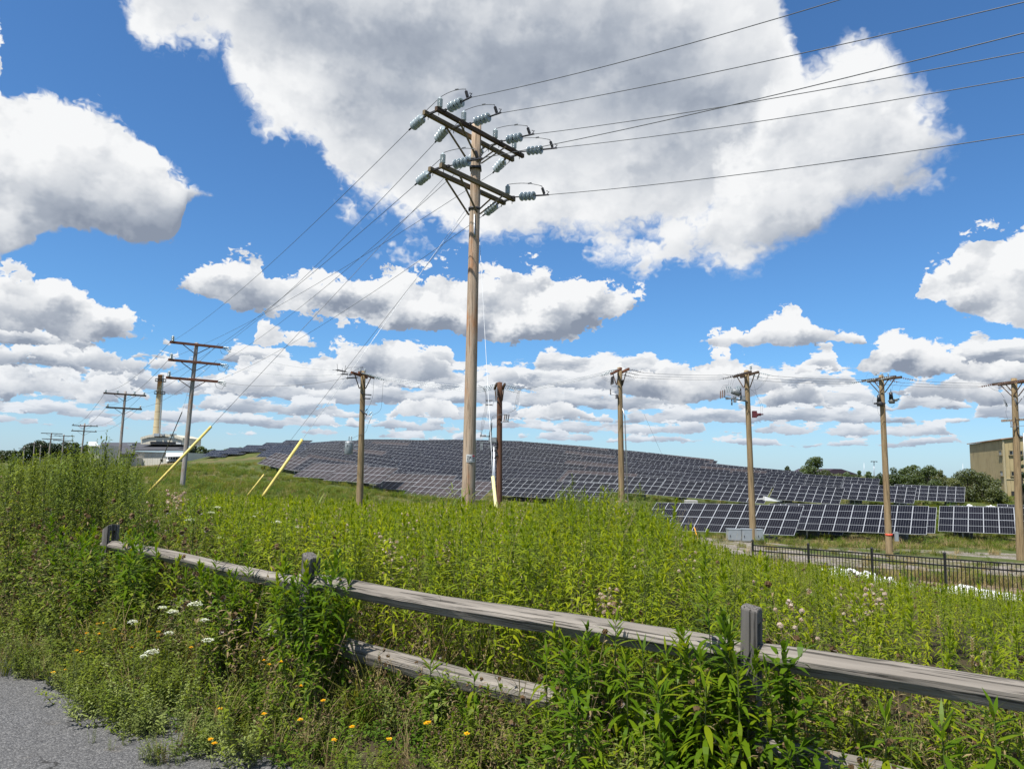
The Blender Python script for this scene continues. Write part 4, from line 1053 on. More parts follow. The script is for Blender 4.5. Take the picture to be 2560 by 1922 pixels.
for k in range(3): curve3(Q2, [T2+V(2.9-0.1*k, -0.3, -0.5-0.12*k), T2+V(2.35-0.1*k, -0.3, -1.1), T2+V(2.2-0.18*k, -0.35, -2.6), T2+V(1.75, -0.4, -3.2), T2+V(1.0, -0.4, -3.6)], 0.014)
for k in range(3): curve3(Q2, [T2+V(-2.5+0.1*k, -0.3, -0.35-0.15*k), T2+V(-1.75+0.05*k, -0.3, -0.9), T2+V(-1.55+0.1*k, -0.35, -2.6), T2+V(-1.95+0.15*k, -0.4, -4.8), T2+V(-2.0, -0.4, -6.4)], 0.014)
for k in range(2): curve3(Q2, [T2+V(0.9, -0.35, -3.7-0.1*k), T2+V(0.0, -0.5, -3.75-0.1*k), T2+V(-0.7, -0.4, -4.0-0.2*k), T2+V(-0.9, -0.4, -4.9)], 0.018)
sw = T2+V(-1.3, -0.3, -7.0)
bb = MB(); bb.tube([sw+V(0.38,0,1.0), sw+V(0.45,0,1.9), sw+V(0.5,0,2.3)], [0.14, 0.13, 0.09], 9); wpart(bb, 'cable_head', MT['dark_block'], Q2)
bb = MB(); bb.box(sw+V(0.65, 0, 0.35), (0.9, 0.6, 0.55)); bb.bar(sw+V(-0.8, 0, 0.72), sw+V(0.4, 0, 0.72), 0.3, 0.12); bb.bar(sw+V(-0.85, 0, 0.05), sw+V(1.2, 0, 0.05), 0.35, 0.12); bb.box(sw+V(-0.6, 0, -0.45), (0.32, 0.3, 0.8)); bb.box(sw+V(0.4, 0, 0.85), (0.35, 0.3, 0.6)); bb.tube([sw+V(-0.8,0,0.8), sw+V(-0.1,0,0.78)], 0.10, 8); bb.box(sw+V(0.55, 0, -0.45), (0.9, 0.3, 0.12))
wpart(bb, 'switch_gear', MT['dark_steel'], Q2)
bb = MB()
for k in range(6):
    c = sw+V(0.85, -0.1, -1.25); rr2 = 0.30+0.025*k
    bb.tube([c+V(math.cos(a)*rr2, 0.05*math.sin(3*a+k), math.sin(a)*rr2*1.25) for a in np.linspace(0, 2*math.pi, 18)], 0.022, 5)
wpart(bb, 'cable_coil', MT['black_cable'], Q2)
gear()
bb = MB(); bb.tube([T2+V(-0.22, -0.15, -3.4), B2+V(-0.22, -0.15, 0.2)], 0.06, 8); wpart(bb, 'conduit', MT['steel'], Q2)
gear(T3, 0.47)
# stacked switches on the third pole
for k in range(3):
    ribbed(Q3, T3+V(-1.05+0.1*k, -0.25-0.15*k, -2.15+0.05*k), V(0.05, 0, 1), 1.0, 0.12, 'dark_porcelain', k=6)
    ribbed(Q3, T3+V(-1.1+0.1*k, -0.25, -3.3), V(0, 0, 1), 0.7, 0.10, 'dark_porcelain', k=4) if k == 0 else None
    curve3(Q3, [T3+V(-2.2, -0.2, -0.9-0.2*k), T3+V(-1.7, -0.2, -1.3-0.15*k), T3+V(-1.0, -0.2, -1.45-0.2*k), T3+V(0.3, -0.25, -1.45-0.2*k), T3+V(1.3+0.1*k, -0.25, -1.3-0.1*k), T3+V(2.2, -0.2, -0.5-0.25*k)], 0.010)
bb = MB(); bb.bar(T3+V(-1.05, -0.25, -2.3), T3+V(0.15, -0.2, -2.3), 0.09, 0.07); bb.bar(T3+V(-1.1, -0.25, -3.35), T3+V(-0.2, -0.2, -3.35), 0.07, 0.06); bb.bar(T3+V(-0.9, -0.25, -2.95), T3+V(-0.1, -0.2, -2.95), 0.06, 0.06); bb.bar(T3+V(-0.2, -0.2, -2.5), T3+V(-0.2, -0.2, -3.4), 0.07, 0.07); wpart(bb, 'bracket', MT['steel'], Q3)
bb = MB(); bb.lathe(T3+V(-0.35, -0.3, -3.75), (0, 0, 1), [(0, 0.22), (0.06, 0.22), (0.1, 0.12), (0.3, 0.2), (0.5, 0.1)], 10); bb.lathe(T3+V(0.28, -0.2, -2.2), (0, 0, 1), [(0, 0.1), (0.5, 0.12), (0.55, 0.2), (0.7, 0.2)], 10); wpart(bb, 'switch_drive', MT['iron'], Q3)
gear()
bb = MB(); bb.tube([T3+V(0.15, -0.15, -2.3), T3+V(0.27, -0.2, -2.75), B3+V(0.33, -0.2, 0.2)], 0.035, 7); wpart(bb, 'conduit', MT['steel'], Q3)
guyset((1610, 1035), 40, (1736, 1318), (1746, 1352), 33.5, 33.0, 'thin guy wire with a short orange guard in front of the near solar table', MT['orange'], (0.3,))
gear(T4, 0.50)
# recloser cluster
rc = T4+V(-1.55, -0.5, -2.75)
bb = MB(); bb.tube([rc+V(-0.25, 0, 0.35), rc+V(0.62, 0, 0.05)], 0.34, 14); bb.bar(rc+V(-1.0, 0, -0.42), rc+V(1.5, 0.3, -0.75), 0.28, 0.12); bb.box(rc+V(0.95, 0.1, -0.45), (0.5, 0.4, 0.5)); bb.bar(rc+V(-0.95, 0, -0.6), rc+V(0.1, 0, -0.5), 0.3, 0.1); bb.tube([rc+V(-0.3, 0, -0.6), rc+V(-0.3, 0, -1.25)], 0.08, 7); bb.box(rc+V(0.05, 0, -0.6), (0.25, 0.3, 0.7)); wpart(bb, 'recloser', MT['dark_steel'], Q4)
for k in range(3):
    ribbed(Q4, rc+V(-0.75+0.2*k, -0.1*k, 0.15), V(-0.2, 0, 1), 0.75, 0.09, 'porcelain', name='bushing')
    ribbed(Q4, rc+V(0.10+0.16*k, -0.1*k, 0.25), V(0.4, 0, 1), 0.75, 0.09, 'porcelain', name='bushing')
    ribbed(Q4, rc+V(-1.55+0.2*k, -0.1*k, -0.55+0.06*k), V(0.02, 0, 1), 0.85, 0.075, 'brown_porcelain' if k < 2 else 'dark_porcelain', k=9, core=0.7)
    curve3(Q4, [rc+V(-1.55+0.2*k, 0, 0.3), rc+V(-1.2+0.15*k, 0, 0.95), rc+V(-0.85+0.18*k, 0, 0.9)], 0.010)
    curve3(Q4, [T4+V(-2.8+0.5*k, -0.3, -0.45-0.2*k), T4+V(-2.1+0.35*k, -0.3, -0.75), T4+V(-2.2+0.2*k, -0.4, -1.9)], 0.010)
ribbed(Q4, rc+V(0.75, 0, -0.25), V(-0.05, 0, 1), 0.95, 0.085, 'brown_porcelain', k=9, core=0.7)
for k in range(2): curve3(Q4, [T4+V(2.4, -0.3, -0.5), T4+V(1.9-0.2*k, -0.3, -1.4), T4+V(0.9, -0.3, -2.2), T4+V(-0.3, -0.35, -2.2), T4+V(-0.9, -0.4, -1.7)], 0.010)
for k in range(2): curve3(Q4, [T4+V(0.2+0.4*k, -0.3, -2.0+k), T4+V(1.0, -0.3, -2.8), T4+V(1.6-0.2*k, -0.3, -3.9), T4+V(1.55-0.15*k, -0.3, -4.9)], 0.010)
sub('post_insulator', POST, Q4, T4+V(0.3, -0.6, 0.0), s=1.6)
ribbed(Q4, T4+V(1.15, -1.0, -0.3), V(-0.35, 0, -1), 0.85, 0.10, 'dark_porcelain')
bb = MB(); bb.box(T4+V(0.72, -0.3, -4.95), (0.45, 0.4, 0.75)); bb.lathe(T4+V(0.95, -0.3, -5.0), (1, 0, 0.1), [(0, 0.2), (0.15, 0.2), (0.2, 0.14), (0.45, 0.17), (0.5, 0.08), (0.75, 0.06)], 10); red = wpart(bb, 'voltage_transformer', plain('dark_red_enamel', (0.11, 0.025, 0.03), 0.4), Q4)
gear()
DZ4 = V(0, 0, -0.6)
bb = MB(); bb.bar(B4+DZ4+V(0.15, -0.2, 3.05), B4+DZ4+V(0.75, -0.35, 3.1), 0.06, 0.06); bb.add([B4+DZ4+V(0.5,-0.45,3.22), B4+DZ4+V(0.5,-0.2,3.22), B4+DZ4+V(1.45,-0.45,3.02), B4+DZ4+V(1.45,-0.2,3.02), B4+DZ4+V(0.5,-0.5,2.98), B4+DZ4+V(0.5,-0.15,2.98), B4+DZ4+V(1.45,-0.4,2.94), B4+DZ4+V(1.45,-0.25,2.94)], [(0,1,3,2), (4,6,7,5), (0,2,6,4), (1,5,7,3), (0,4,5,1), (2,3,7,6)]); wpart(bb, 'street_lamp_head', MT['white'], Q4)
gear(T5, 0.40)
# two canisters
for cxx, czz in ((-0.55, -4.4), (1.15, -4.0)):
    c = T5+V(cxx, -0.4, czz)
    bb = MB(); bb.lathe(c, (0, 0, 1), [(0, 0.3), (0.03, 0.38), (0.5, 0.4), (0.62, 0.3)], 12); bb.bar(c+V(-0.5, 0, 0.32), c+V(0.75, 0, 0.4), 0.22, 0.18); bb.tube([c+V(0.35, 0, 0.55), c+V(1.0, 0, 0.62)], 0.11, 8) if cxx > 0 else bb.tube([c+V(-0.8, 0, 0.35), c+V(-0.3, 0, 0.4)], 0.12, 8)
    wpart(bb, 'canister', plain('olive_grey_metal', (0.16, 0.165, 0.15), 0.55, 0.3) if cxx > 0 else MT['iron'], Q5)
    bb = MB(); bb.lathe(c+V(-0.1, 0, 0.6), (0, 0, 1), [(0, 0.30), (0.95, 0.21), (0.97, 0.05), (1.45, 0.03)], 12); wpart(bb, 'bushing_cover', MT['black_metal'], Q5)
curve3(Q5, [T5+V(-2.5, -0.3, -0.7), T5+V(-1.6, -0.3, -1.3), T5+V(-0.9, -0.3, -1.85), T5+V(0, -0.35, -1.85)], 0.011)
curve3(Q5, [T5+V(2.4, -0.3, -0.7), T5+V(1.8, -0.3, -1.3), T5+V(1.35, -0.35, -1.6), T5+V(1.2, -0.4, -2.4)], 0.011)
curve3(Q5, [T5+V(3.2, -0.3, -0.8), T5+V(2.5, -0.3, -1.6), T5+V(2.2, -0.35, -2.6), T5+V(2.3, -0.4, -3.4)], 0.011)
curve3(Q5, [T5+V(-1.2, -0.4, -4.1), T5+V(-1.6, -0.4, -3.9), T5+V(-1.2, -0.4, -2.8), T5+V(-0.4, -0.35, -2.1)], 0.010)
curve3(Q5, [T5+V(-0.9, -0.4, -4.3), T5+V(-0.8, -0.4, -5.4), T5+V(-0.2, -0.35, -6.0), T5+V(0.1, -0.2, -6.1)], 0.014)
curve3(Q5, [T5+V(0.3, -0.3, -4.35), T5+V(0.9, -0.4, -4.6), T5+V(1.5, -0.4, -4.2)], 0.016)
for k in range(3): curve3(Q5, [T5+V(-2.4+1.0*k, -0.5, -0.45+0.05*k), T5+V(-2.1+1.0*k, -0.5, 0.1), T5+V(-1.7+1.0*k, -0.5, 0.25), T5+V(-1.35+1.0*k, -0.5, 0.1)], 0.010); sub('post_insulator', POST, Q5, T5+V(-1.0+0.85*k, -0.55, -0.15), s=1.3)
gear()
bb = MB(); bb.box(B5+V(0.26, -0.3, 1.2), (0.16, 0.14, 0.5)); wpart(bb, 'meter_box', MT['grey_paint'], Q5)
bb = MB(); bb.lathe(B5+V(0, 0, 1.2), (0, 0, 1), [(0, 0.192), (0.12, 0.192)], 14); wpart(bb, 'red_tape', plain('orange_red_tape', (0.65, 0.08, 0.04), 0.5), Q5)
gear(T6, 0.48)
# right edge pole
w = darm(Q6, T6, -14, -2.25, 0.24, 2.2, 'pole_grey')
for k, (dx, zz) in enumerate(((-1.55, -2.5), (-0.35, -2.3), (0.75, -2.1))):
    bb = MB(); bb.tube([T6+V(dx, -0.5, zz), T6+V(dx+0.25, -0.5, zz-0.75)], 0.06, 8); bb.tube([T6+V(dx-0.18, -0.55, zz+0.05), T6+V(dx+0.05, -0.55, zz-0.75), T6+V(dx+0.22, -0.5, zz-0.8)], 0.03, 6); wpart(bb, 'fuse_cutout', MT['dark_block'], Q6)
curve3(Q6, [T6+V(-3.3, -0.3, -0.9), T6+V(-2.6, -0.35, -1.4), T6+V(-2.0, -0.4, -1.6), T6+V(-1.55, -0.5, -2.4)], 0.014)
curve3(Q6, [T6+V(-1.9, -0.3, -0.8), T6+V(-1.2, -0.35, -1.15), T6+V(-0.7, -0.4, -1.5), T6+V(-0.3, -0.5, -2.2)], 0.014)
curve3(Q6, [T6+V(-1.35, -0.5, -3.3), T6+V(-1.5, -0.5, -4.0), T6+V(-1.3, -0.5, -4.7), T6+V(-1.0, -0.5, -4.9)], 0.012)
for k in range(2): ribbed(Q6, T6+V(-1.0+0.22*k, -0.5, -5.6), V(0, 0, 1), 0.7, 0.06, 'brown_porcelain', k=8, core=0.7)
bb = MB(); bb.bar(T6+V(-1.05, -0.45, -5.6), T6+V(1.1, -0.3, -5.35), 0.07, 0.06); wpart(bb, 'bracket', MT['steel'], Q6)
for dx in (-0.45, 1.1): curve3(Q6, [T6+V(dx, -0.45, -4.5), T6+V(dx+0.1, -0.45, -5.3), T6+V(dx+0.15, -0.45, -6.2), T6+V(dx+0.6, -0.4, -6.9)], 0.05, 'black_cable', 'riser_cable')
curve3(Q6, [T6+V(-0.2, -0.4, -6.4), T6+V(0.5, -0.4, -6.7), T6+V(1.2, -0.4, -6.6), T6+V(1.0, -0.4, -7.2), T6+V(0.5, -0.35, -7.1), T6+V(0.45, -0.3, -6.8)], 0.03, 'black_cable', 'riser_cable')
gear()
bb = MB(); bb.tube([T6+V(0.18, -0.25, -3.0), B6+V(0.28, -0.25, 0.1)], 0.055, 9); wpart(bb, 'conduit', MT['steel'], Q6)
# ------------------------------------------------------------------ buildings
def siding(name, cols, period, ax='x', stain=None):
    m, g, out = mat(name); c = coords(g); x, y, z = g.sep(c)
    u = g.m('ADD', x, y) if ax == 'xy' else (x if ax == 'x' else y)
    w = g.m('ABSOLUTE', g.m('SUBTRACT', g.m('FRACT', g.m('MULTIPLY', u, 1.0/period)), 0.5))
    n = g.noise(scl(g, c, (1.2, 1.2, 0.25)), 1.0, 5.0, 0.65); n2 = g.noise(c, 0.25, 4.0, 0.6)
    col = g.ramp(g.m('MULTIPLY_ADD', n, 0.6, g.m('MULTIPLY', n2, 0.4)), cols)
    if stain: col = g.mix(g.m('MULTIPLY', g.sstep(n, 0.56, 0.68), 0.6), col, stain)
    principled(g, out, col, 0.7, 0, 0.3, g.sstep(w, 0.30, 0.42), 0.05, 0.8); return m
M_white = siding('white_siding', [(0.3, (0.50, 0.48, 0.42)), (0.7, (0.60, 0.58, 0.51))], 0.9)
M_cream = siding('cream_siding', [(0.3, (0.48, 0.45, 0.36)), (0.7, (0.57, 0.53, 0.43))], 0.9)
M_slate = plain('dark_grey_roofing', (0.055, 0.057, 0.066), 0.8, 0, 0.2, 0.3)
M_dark = plain('dark_opening', (0.015, 0.016, 0.02), 0.4)
M_tan = siding('tan_corrugated_steel', [(0.3, (0.25, 0.20, 0.10)), (0.5, (0.36, 0.29, 0.155)), (0.75, (0.43, 0.36, 0.21))], 0.35, 'xy', (0.16, 0.10, 0.05))
M_rustroof = plain('rusty_roof_sheet', (0.36, 0.225, 0.15), 0.8, 0, 0.45, 0.7)
M_pane = plain('dark_window_glass', (0.02, 0.025, 0.03), 0.3, 0, 0.2, 1.0, 0.2)
m, g, out = mat('stack_paint'); c = coords(g); x, y, z = g.sep(c)
n = g.noise(scl(g, c, (0.5, 0.5, 0.18)), 1.0, 6.0, 0.65)
band = g.m('ABSOLUTE', g.m('SUBTRACT', g.m('FRACT', g.m('MULTIPLY', z, 0.34)), 0.5))
col = g.ramp(n, [(0.3, (0.46, 0.37, 0.22)), (0.6, (0.56, 0.47, 0.30)), (0.8, (0.42, 0.31, 0.17))])
rust = g.m('MULTIPLY', g.sstep(g.m('MULTIPLY_ADD', g.sstep(z, 14.0, 27.0), 0.16, n), 0.57, 0.70), 0.8)
col = g.mix(rust, col, (0.42, 0.17, 0.06)); col = g.mix(g.sstep(band, 0.46, 0.49), col, (0.22, 0.12, 0.06))
principled(g, out, col, 0.75, 0, 0.3); M_stack = m
YB = 250.0
def bx(mb, x0, y0, x1, y1, d0, d1, mi=0):
    """a block whose front fills photo pixels (x0,y0)-(x1,y1) at YB+d0, going back to YB+d1"""
    a = at(x0, y0, YB+d0); b = at(x1, y1, YB+d0)
    mb.box(((a.x+b.x)/2, YB+(d0+d1)/2, (a.z+b.z)/2), (abs(b.x-a.x), d1-d0, abs(a.z-b.z)), None, mi)
t = thing('factory', 'pale factory hall with dark sloping roofs at the foot of the chimney', 'factory', at(360, 1175, YB+10))
b = MB(); bx(b, 263, 1127, 459, 1185, 6, 34); wpart(b, 'wall', M_white, t)
b = MB(); bx(b, 225, 1142, 300, 1190, -8, 5.9); wpart(b, 'wall', M_white, t)
def quad_roof(pts, th, name, m, parent):
    P = [at(x, y, Y) for x, y, Y in pts]; b = MB()
    b.add(P+[p-Vector((0, 0, th)) for p in P], [(0,1,2,3), (7,6,5,4), (0,4,5,1), (1,5,6,2), (2,6,7,3), (3,7,4,0)]); return wpart(b, name, m, parent)
rf = quad_roof([(252, 1124, YB+5), (461, 1124, YB+5), (461, 1106, YB+30), (252, 1106, YB+30)], 0.4, 'roof', M_slate, t)
rf2 = quad_roof([(218, 1134, YB-9), (345, 1133, YB-9), (322, 1112, YB+5.6), (226, 1112, YB+5.6)], 0.3, 'roof', M_slate, t)
b = MB(); bx(b, 353, 1092, 455, 1112, 14, 30); wpart(b, 'upper_storey', M_cream, t)
P0 = [at(351, 1093, YB+13.5), at(372, 1087, YB+13.5), at(404, 1084.5, YB+13.5), at(430, 1086, YB+13.5), at(457, 1094, YB+13.5)]
b = MB(); n_p = len(P0); Q0 = [p+Vector((0, 17, 0)) for p in P0]
b.add(P0+[p-Vector((0, 0, 0.9)) for p in P0]+Q0, [(i, i+1, 2*n_p+i+1, 2*n_p+i) for i in range(n_p-1)]+[(n_p+i, n_p+i+1, i+1, i) for i in range(n_p-1)]); wpart(b, 'curved_roof', M_cream, t)
b = MB(); bx(b, 376, 1103.5, 454, 1111, 13.8, 14.2); wpart(b, 'window_band', M_dark, t)
for x0, x1, y0, y1, mm in ((307, 318, 1112, 1119, 'grey_paint'), (318, 330, 1109, 1114, 'grey_paint'), (440, 452, 1106, 1110, 'white'), (384, 398, 1083, 1090, 'steel'), (402, 410, 1084, 1088, 'steel'), (424, 432, 1083.5, 1087, 'steel')):
    b = MB(); bx(b, x0, y0, x1, y1, 9 if y0 > 1100 else 13, 12 if y0 > 1100 else 16); wpart(b, 'roof_unit', MT[mm], t)
aw = quad_roof([(414, 1140, YB-0.5), (458, 1139, YB-0.5), (457, 1130, YB+5.8), (416, 1130.5, YB+5.8)], 0.3, 'awning', MT['white'], t)
quad_roof([(415, 1152, YB+2.5), (458, 1149, YB+2.5), (457, 1147, YB+5.8), (416, 1149, YB+5.8)], 0.3, 'awning', MT['white'], t)
b = MB(); bx(b, 417, 1140, 457, 1147, 5.7, 6.2); bx(b, 417, 1151, 457, 1158, 5.7, 6.2); wpart(b, 'loading_opening', M_dark, t)
b = MB(); bx(b, 401, 1147, 406, 1152, 5.8, 6.2); wpart(b, 'side_door', M_dark, t)
for k in range(6):
    b = MB(); x0 = 418+k*6.5; bx(b, x0, 1140, x0+0.9, 1158, 5.2, 5.6); wpart(b, 'dock_post', MT['white'], t)
t = thing('shed', 'small white shed half hidden by bushes at the factory’s left end'.replace('’', "'"), 'shed', at(232, 1180, YB-20))
b = MB(); bx(b, 222, 1112, 243, 1190, -26, -14); wpart(b, 'wall', M_white, t)
quad_roof([(220, 1113, YB-27), (245, 1113, YB-27), (243, 1104, YB-13), (222, 1104, YB-13)], 0.3, 'roof', MT['white'], t)
# chimney
cb0 = at(391, 1087, YB+22); ct0 = at(401.5, 937, YB+22); ct0.x = cb0.x+0.35; H_ = ct0.z-cb0.z
t = thing('chimney', 'tall rust-streaked cream chimney rising behind the factory', 'chimney', cb0-Vector((0, 0, 6)))
b = MB(); b.lathe(cb0-Vector((0, 0, 6)), (0, 0, 1), [(0, 1.35), (6, 1.32), (6+H_*0.5, 1.16), (6+H_-0.3, 1.02), (6+H_-0.3, 1.12), (6+H_, 1.12), (6+H_, 0.85), (6+H_-1.5, 0.8)], 28)
o = b.build('stack', M_stack); o.location = (0, 0, 0); o.data.transform(Matrix.Translation(-(cb0-Vector((0, 0, 6))))); o.parent = t
for zf in (0.885, 0.675):
    b = MB(); zc = cb0+Vector((0, 0, H_*zf)); b.lathe(zc, (0, 0, 1), [(0, 1.15), (0, 1.95), (0.15, 1.95), (0.15, 1.1)], 20)
    for k in range(12):
        a = k*math.pi/6; q = zc+Vector((1.9*math.cos(a), 1.9*math.sin(a), 0)); b.tube([q, q+Vector((0, 0, 1.0))], 0.05, 4)
    b.lathe(zc+Vector((0, 0, 1.0)), (0, 0, 1), [(0, 1.86), (0, 1.95), (0.08, 1.95), (0.08, 1.86)], 20)
    wpart(b, 'platform', MT['iron'], t)
b = MB(); b.bar(cb0+Vector((1.15, -0.4, 0)), cb0+Vector((1.02, -0.4, H_)), 0.45, 0.25); wpart(b, 'ladder', MT['steel'], t)
# tan corrugated building at the right
cA = at(2507, 1099, 120); gA = -2.4; hA = cA.z-gA
wl = Vector((-0.05, 1.0, 0)).normalized(); wr = Vector((1.0, 0.05, 0)).normalized()
Ls, Lg = 10.5, 22.0
farL = at(2423, 1103, 140)
t = thing('tall_shed_building', 'tall tan corrugated metal building with a rusty roof at the right edge', 'building', (cA.x, cA.y, gA))
wl = (Vector((farL.x, farL.y, 0))-Vector((cA.x, cA.y, 0))); Ls = wl.length; wl.normalize(); wr = Vector((wl.y, -wl.x, 0))
o3 = Vector((cA.x, cA.y, 0)); z0, z1 = gA, cA.z
p = lambda a, b_, z: o3+wl*a+wr*b_+Vector((0, 0, z))
b = MB(); rise = 1.5
b.add([p(0,0,z0), p(Ls,0,z0), p(Ls,0,z1), p(0,0,z1)], [(0,1,2,3)])
wpart(b, 'side_wall', M_tan, t)
b = MB(); b.add([p(0,0,z0), p(0,Lg,z0), p(0,Lg,z1), p(0,Lg/2,z1+rise), p(0,0,z1), p(Ls,0,z0), p(Ls,Lg,z0), p(Ls,Lg,z1), p(Ls,Lg/2,z1+rise), p(Ls,0,z1)], [(0,1,2,3,4), (9,8,7,6,5), (1,6,7,2)]); wpart(b, 'gable_wall', M_tan, t)
b = MB()
for s in (0, 1):
    e0, e1 = (-0.35, Lg/2) if s == 0 else (Lg+0.35, Lg/2)
    k0 = z1+0.10-0.08; q = [p(-0.35, e0, k0), p(Ls+0.35, e0, k0), p(Ls+0.35, e1, z1+rise+0.12), p(-0.35, e1, z1+rise+0.12)]
    b.add(q+[v+Vector((0, 0, 0.16)) for v in q], [(0,3,2,1), (4,5,6,7), (0,1,5,4), (1,2,6,5), (2,3,7,6), (3,0,4,7)])
wpart(b, 'roof', M_rustroof, t)
b = MB(); b.bar(p(-0.02, 0.02, z0), p(-0.02, 0.02, z1), 0.22, 0.22, up=(0, 1, 0)); b.bar(p(-0.06, 0, z0+4.0), p(-0.06, Lg, z0+4.0), 0.1, 0.12); wpart(b, 'corner_trim', plain('tan_trim', (0.40, 0.34, 0.21)), t)
def win(a0, b0, side, w, h, z):
    n = -wr if side == 'l' else -wl; u = wl if side == 'l' else wr
    c = o3+u*a0+n*0.05+Vector((0, 0, z))
    Rm = Matrix((u, n, Vector((0, 0, 1)))).transposed()
    fb = MB()
    for s in (-1, 1): fb.box(c+u*(s*w/2), (0.12, 0.14, h+0.12), Rm); fb.box(c+Vector((0, 0, s*h/2)), (w, 0.14, 0.12), Rm)
    fr = wpart(fb, 'window', plain('window_frame_paint', (0.22, 0.185, 0.11)), t)
    gb = MB(); gb.box(c-n*0.03, (w, 0.05, h), Rm); gl_ = wpart(gb, 'pane', M_pane, t); gl_.parent = fr
    gl_.matrix_parent_inverse = (Matrix.Translation(t.location) @ fr.matrix_parent_inverse).inverted()
    sb = MB(); sb.box(c+n*0.08-Vector((0, 0, h/2+0.1)), (w+0.3, 0.22, 0.08), Rm); s_ = wpart(sb, 'sill', plain('sill_steel', (0.20, 0.165, 0.10)), t); s_.parent = fr; s_.matrix_parent_inverse = gl_.matrix_parent_inverse.copy()
    if w > 1.0:
        mb_ = MB()
        for k in range(1, 4): mb_.box(c+n*0.03+u*(w*(k/4-0.5)), (0.05, 0.06, h), Rm)
        q = wpart(mb_, 'mullion', MT['grey_paint'], t); q.parent = fr; q.matrix_parent_inverse = gl_.matrix_parent_inverse.copy()
win(1.5, 0, 'l', 1.6, 0.75, z1-2.15); win(1.4, 0, 'l', 1.5, 0.8, z1-5.6)
for u0 in (1.75, 7.0, 12.0): win(u0, 0, 'r', 1.9, 0.7, z1-2.15)
win(1.75, 0, 'r', 1.7, 0.75, z1-5.6); win(7.0, 0, 'r', 1.7, 0.75, z1-5.6)
b = MB(); b.box(p(-0.4, 1.6, z0+1.2), (1.6, 0.9, 1.6)); wpart(b, 'machinery', MT['iron'], t)
# dark roofed building far behind the trees
t = thing('warehouse', 'low dark maroon roof showing behind the trees left of centre right', 'building', at(2107, 1190, 330))
a = [at(2068, 1186, 325), at(2100, 1172, 325), at(2146, 1187, 325)]; b = MB()
a = [at(2060, 1184, 325), at(2085, 1171.5, 325), at(2104, 1172, 325), at(2150, 1187, 325)]
b.add(a+[v+Vector((0, 40, 0)) for v in a], [(0,1,5,4), (1,2,6,5), (2,3,7,6), (0,3,2,1)]); wpart(b, 'roof', plain('maroon_roof', (0.035, 0.022, 0.035), 0.7), t)
b = MB(); b.box(((a[0].x+a[3].x)/2, 345, a[0].z-3), (abs(a[3].x-a[0].x), 38, 6)); wpart(b, 'wall', plain('maroon_wall', (0.05, 0.03, 0.035), 0.8), t)
# masts
for px, ty, r_, lb in ((2185, 1152, 0.16, 'tall floodlight mast with a ring of lamps beyond the solar field'), (2160, 1156, 0.08, 'thin needle mast left of the floodlight mast'), (2407, 1158, 0.07, 'thin mast just left of the tan building')):
    q1 = at(px, 1200, 260); q2 = at(px, ty, 260); t = thing('mast', lb, 'mast', q1-Vector((0, 0, 2)))
    b = MB(); b.tube([q1-Vector((0, 0, 2)), q2], [r_*1.3, r_*0.7], 7); wpart(b, 'shaft', MT['steel'], t)
    if r_ > 0.1:
        b = MB(); b.lathe(q2-Vector((0, 0, 0.2)), (0, 0, 1), [(0, 0.9), (0.12, 1.0), (0.12, 0.5)], 12)
        for k in range(6): a_ = k*math.pi/3; b.box(q2+Vector((math.cos(a_)*0.95, math.sin(a_)*0.95, -0.25)), (0.4, 0.4, 0.25))
        wpart(b, 'lamp_ring', MT['iron'], t)

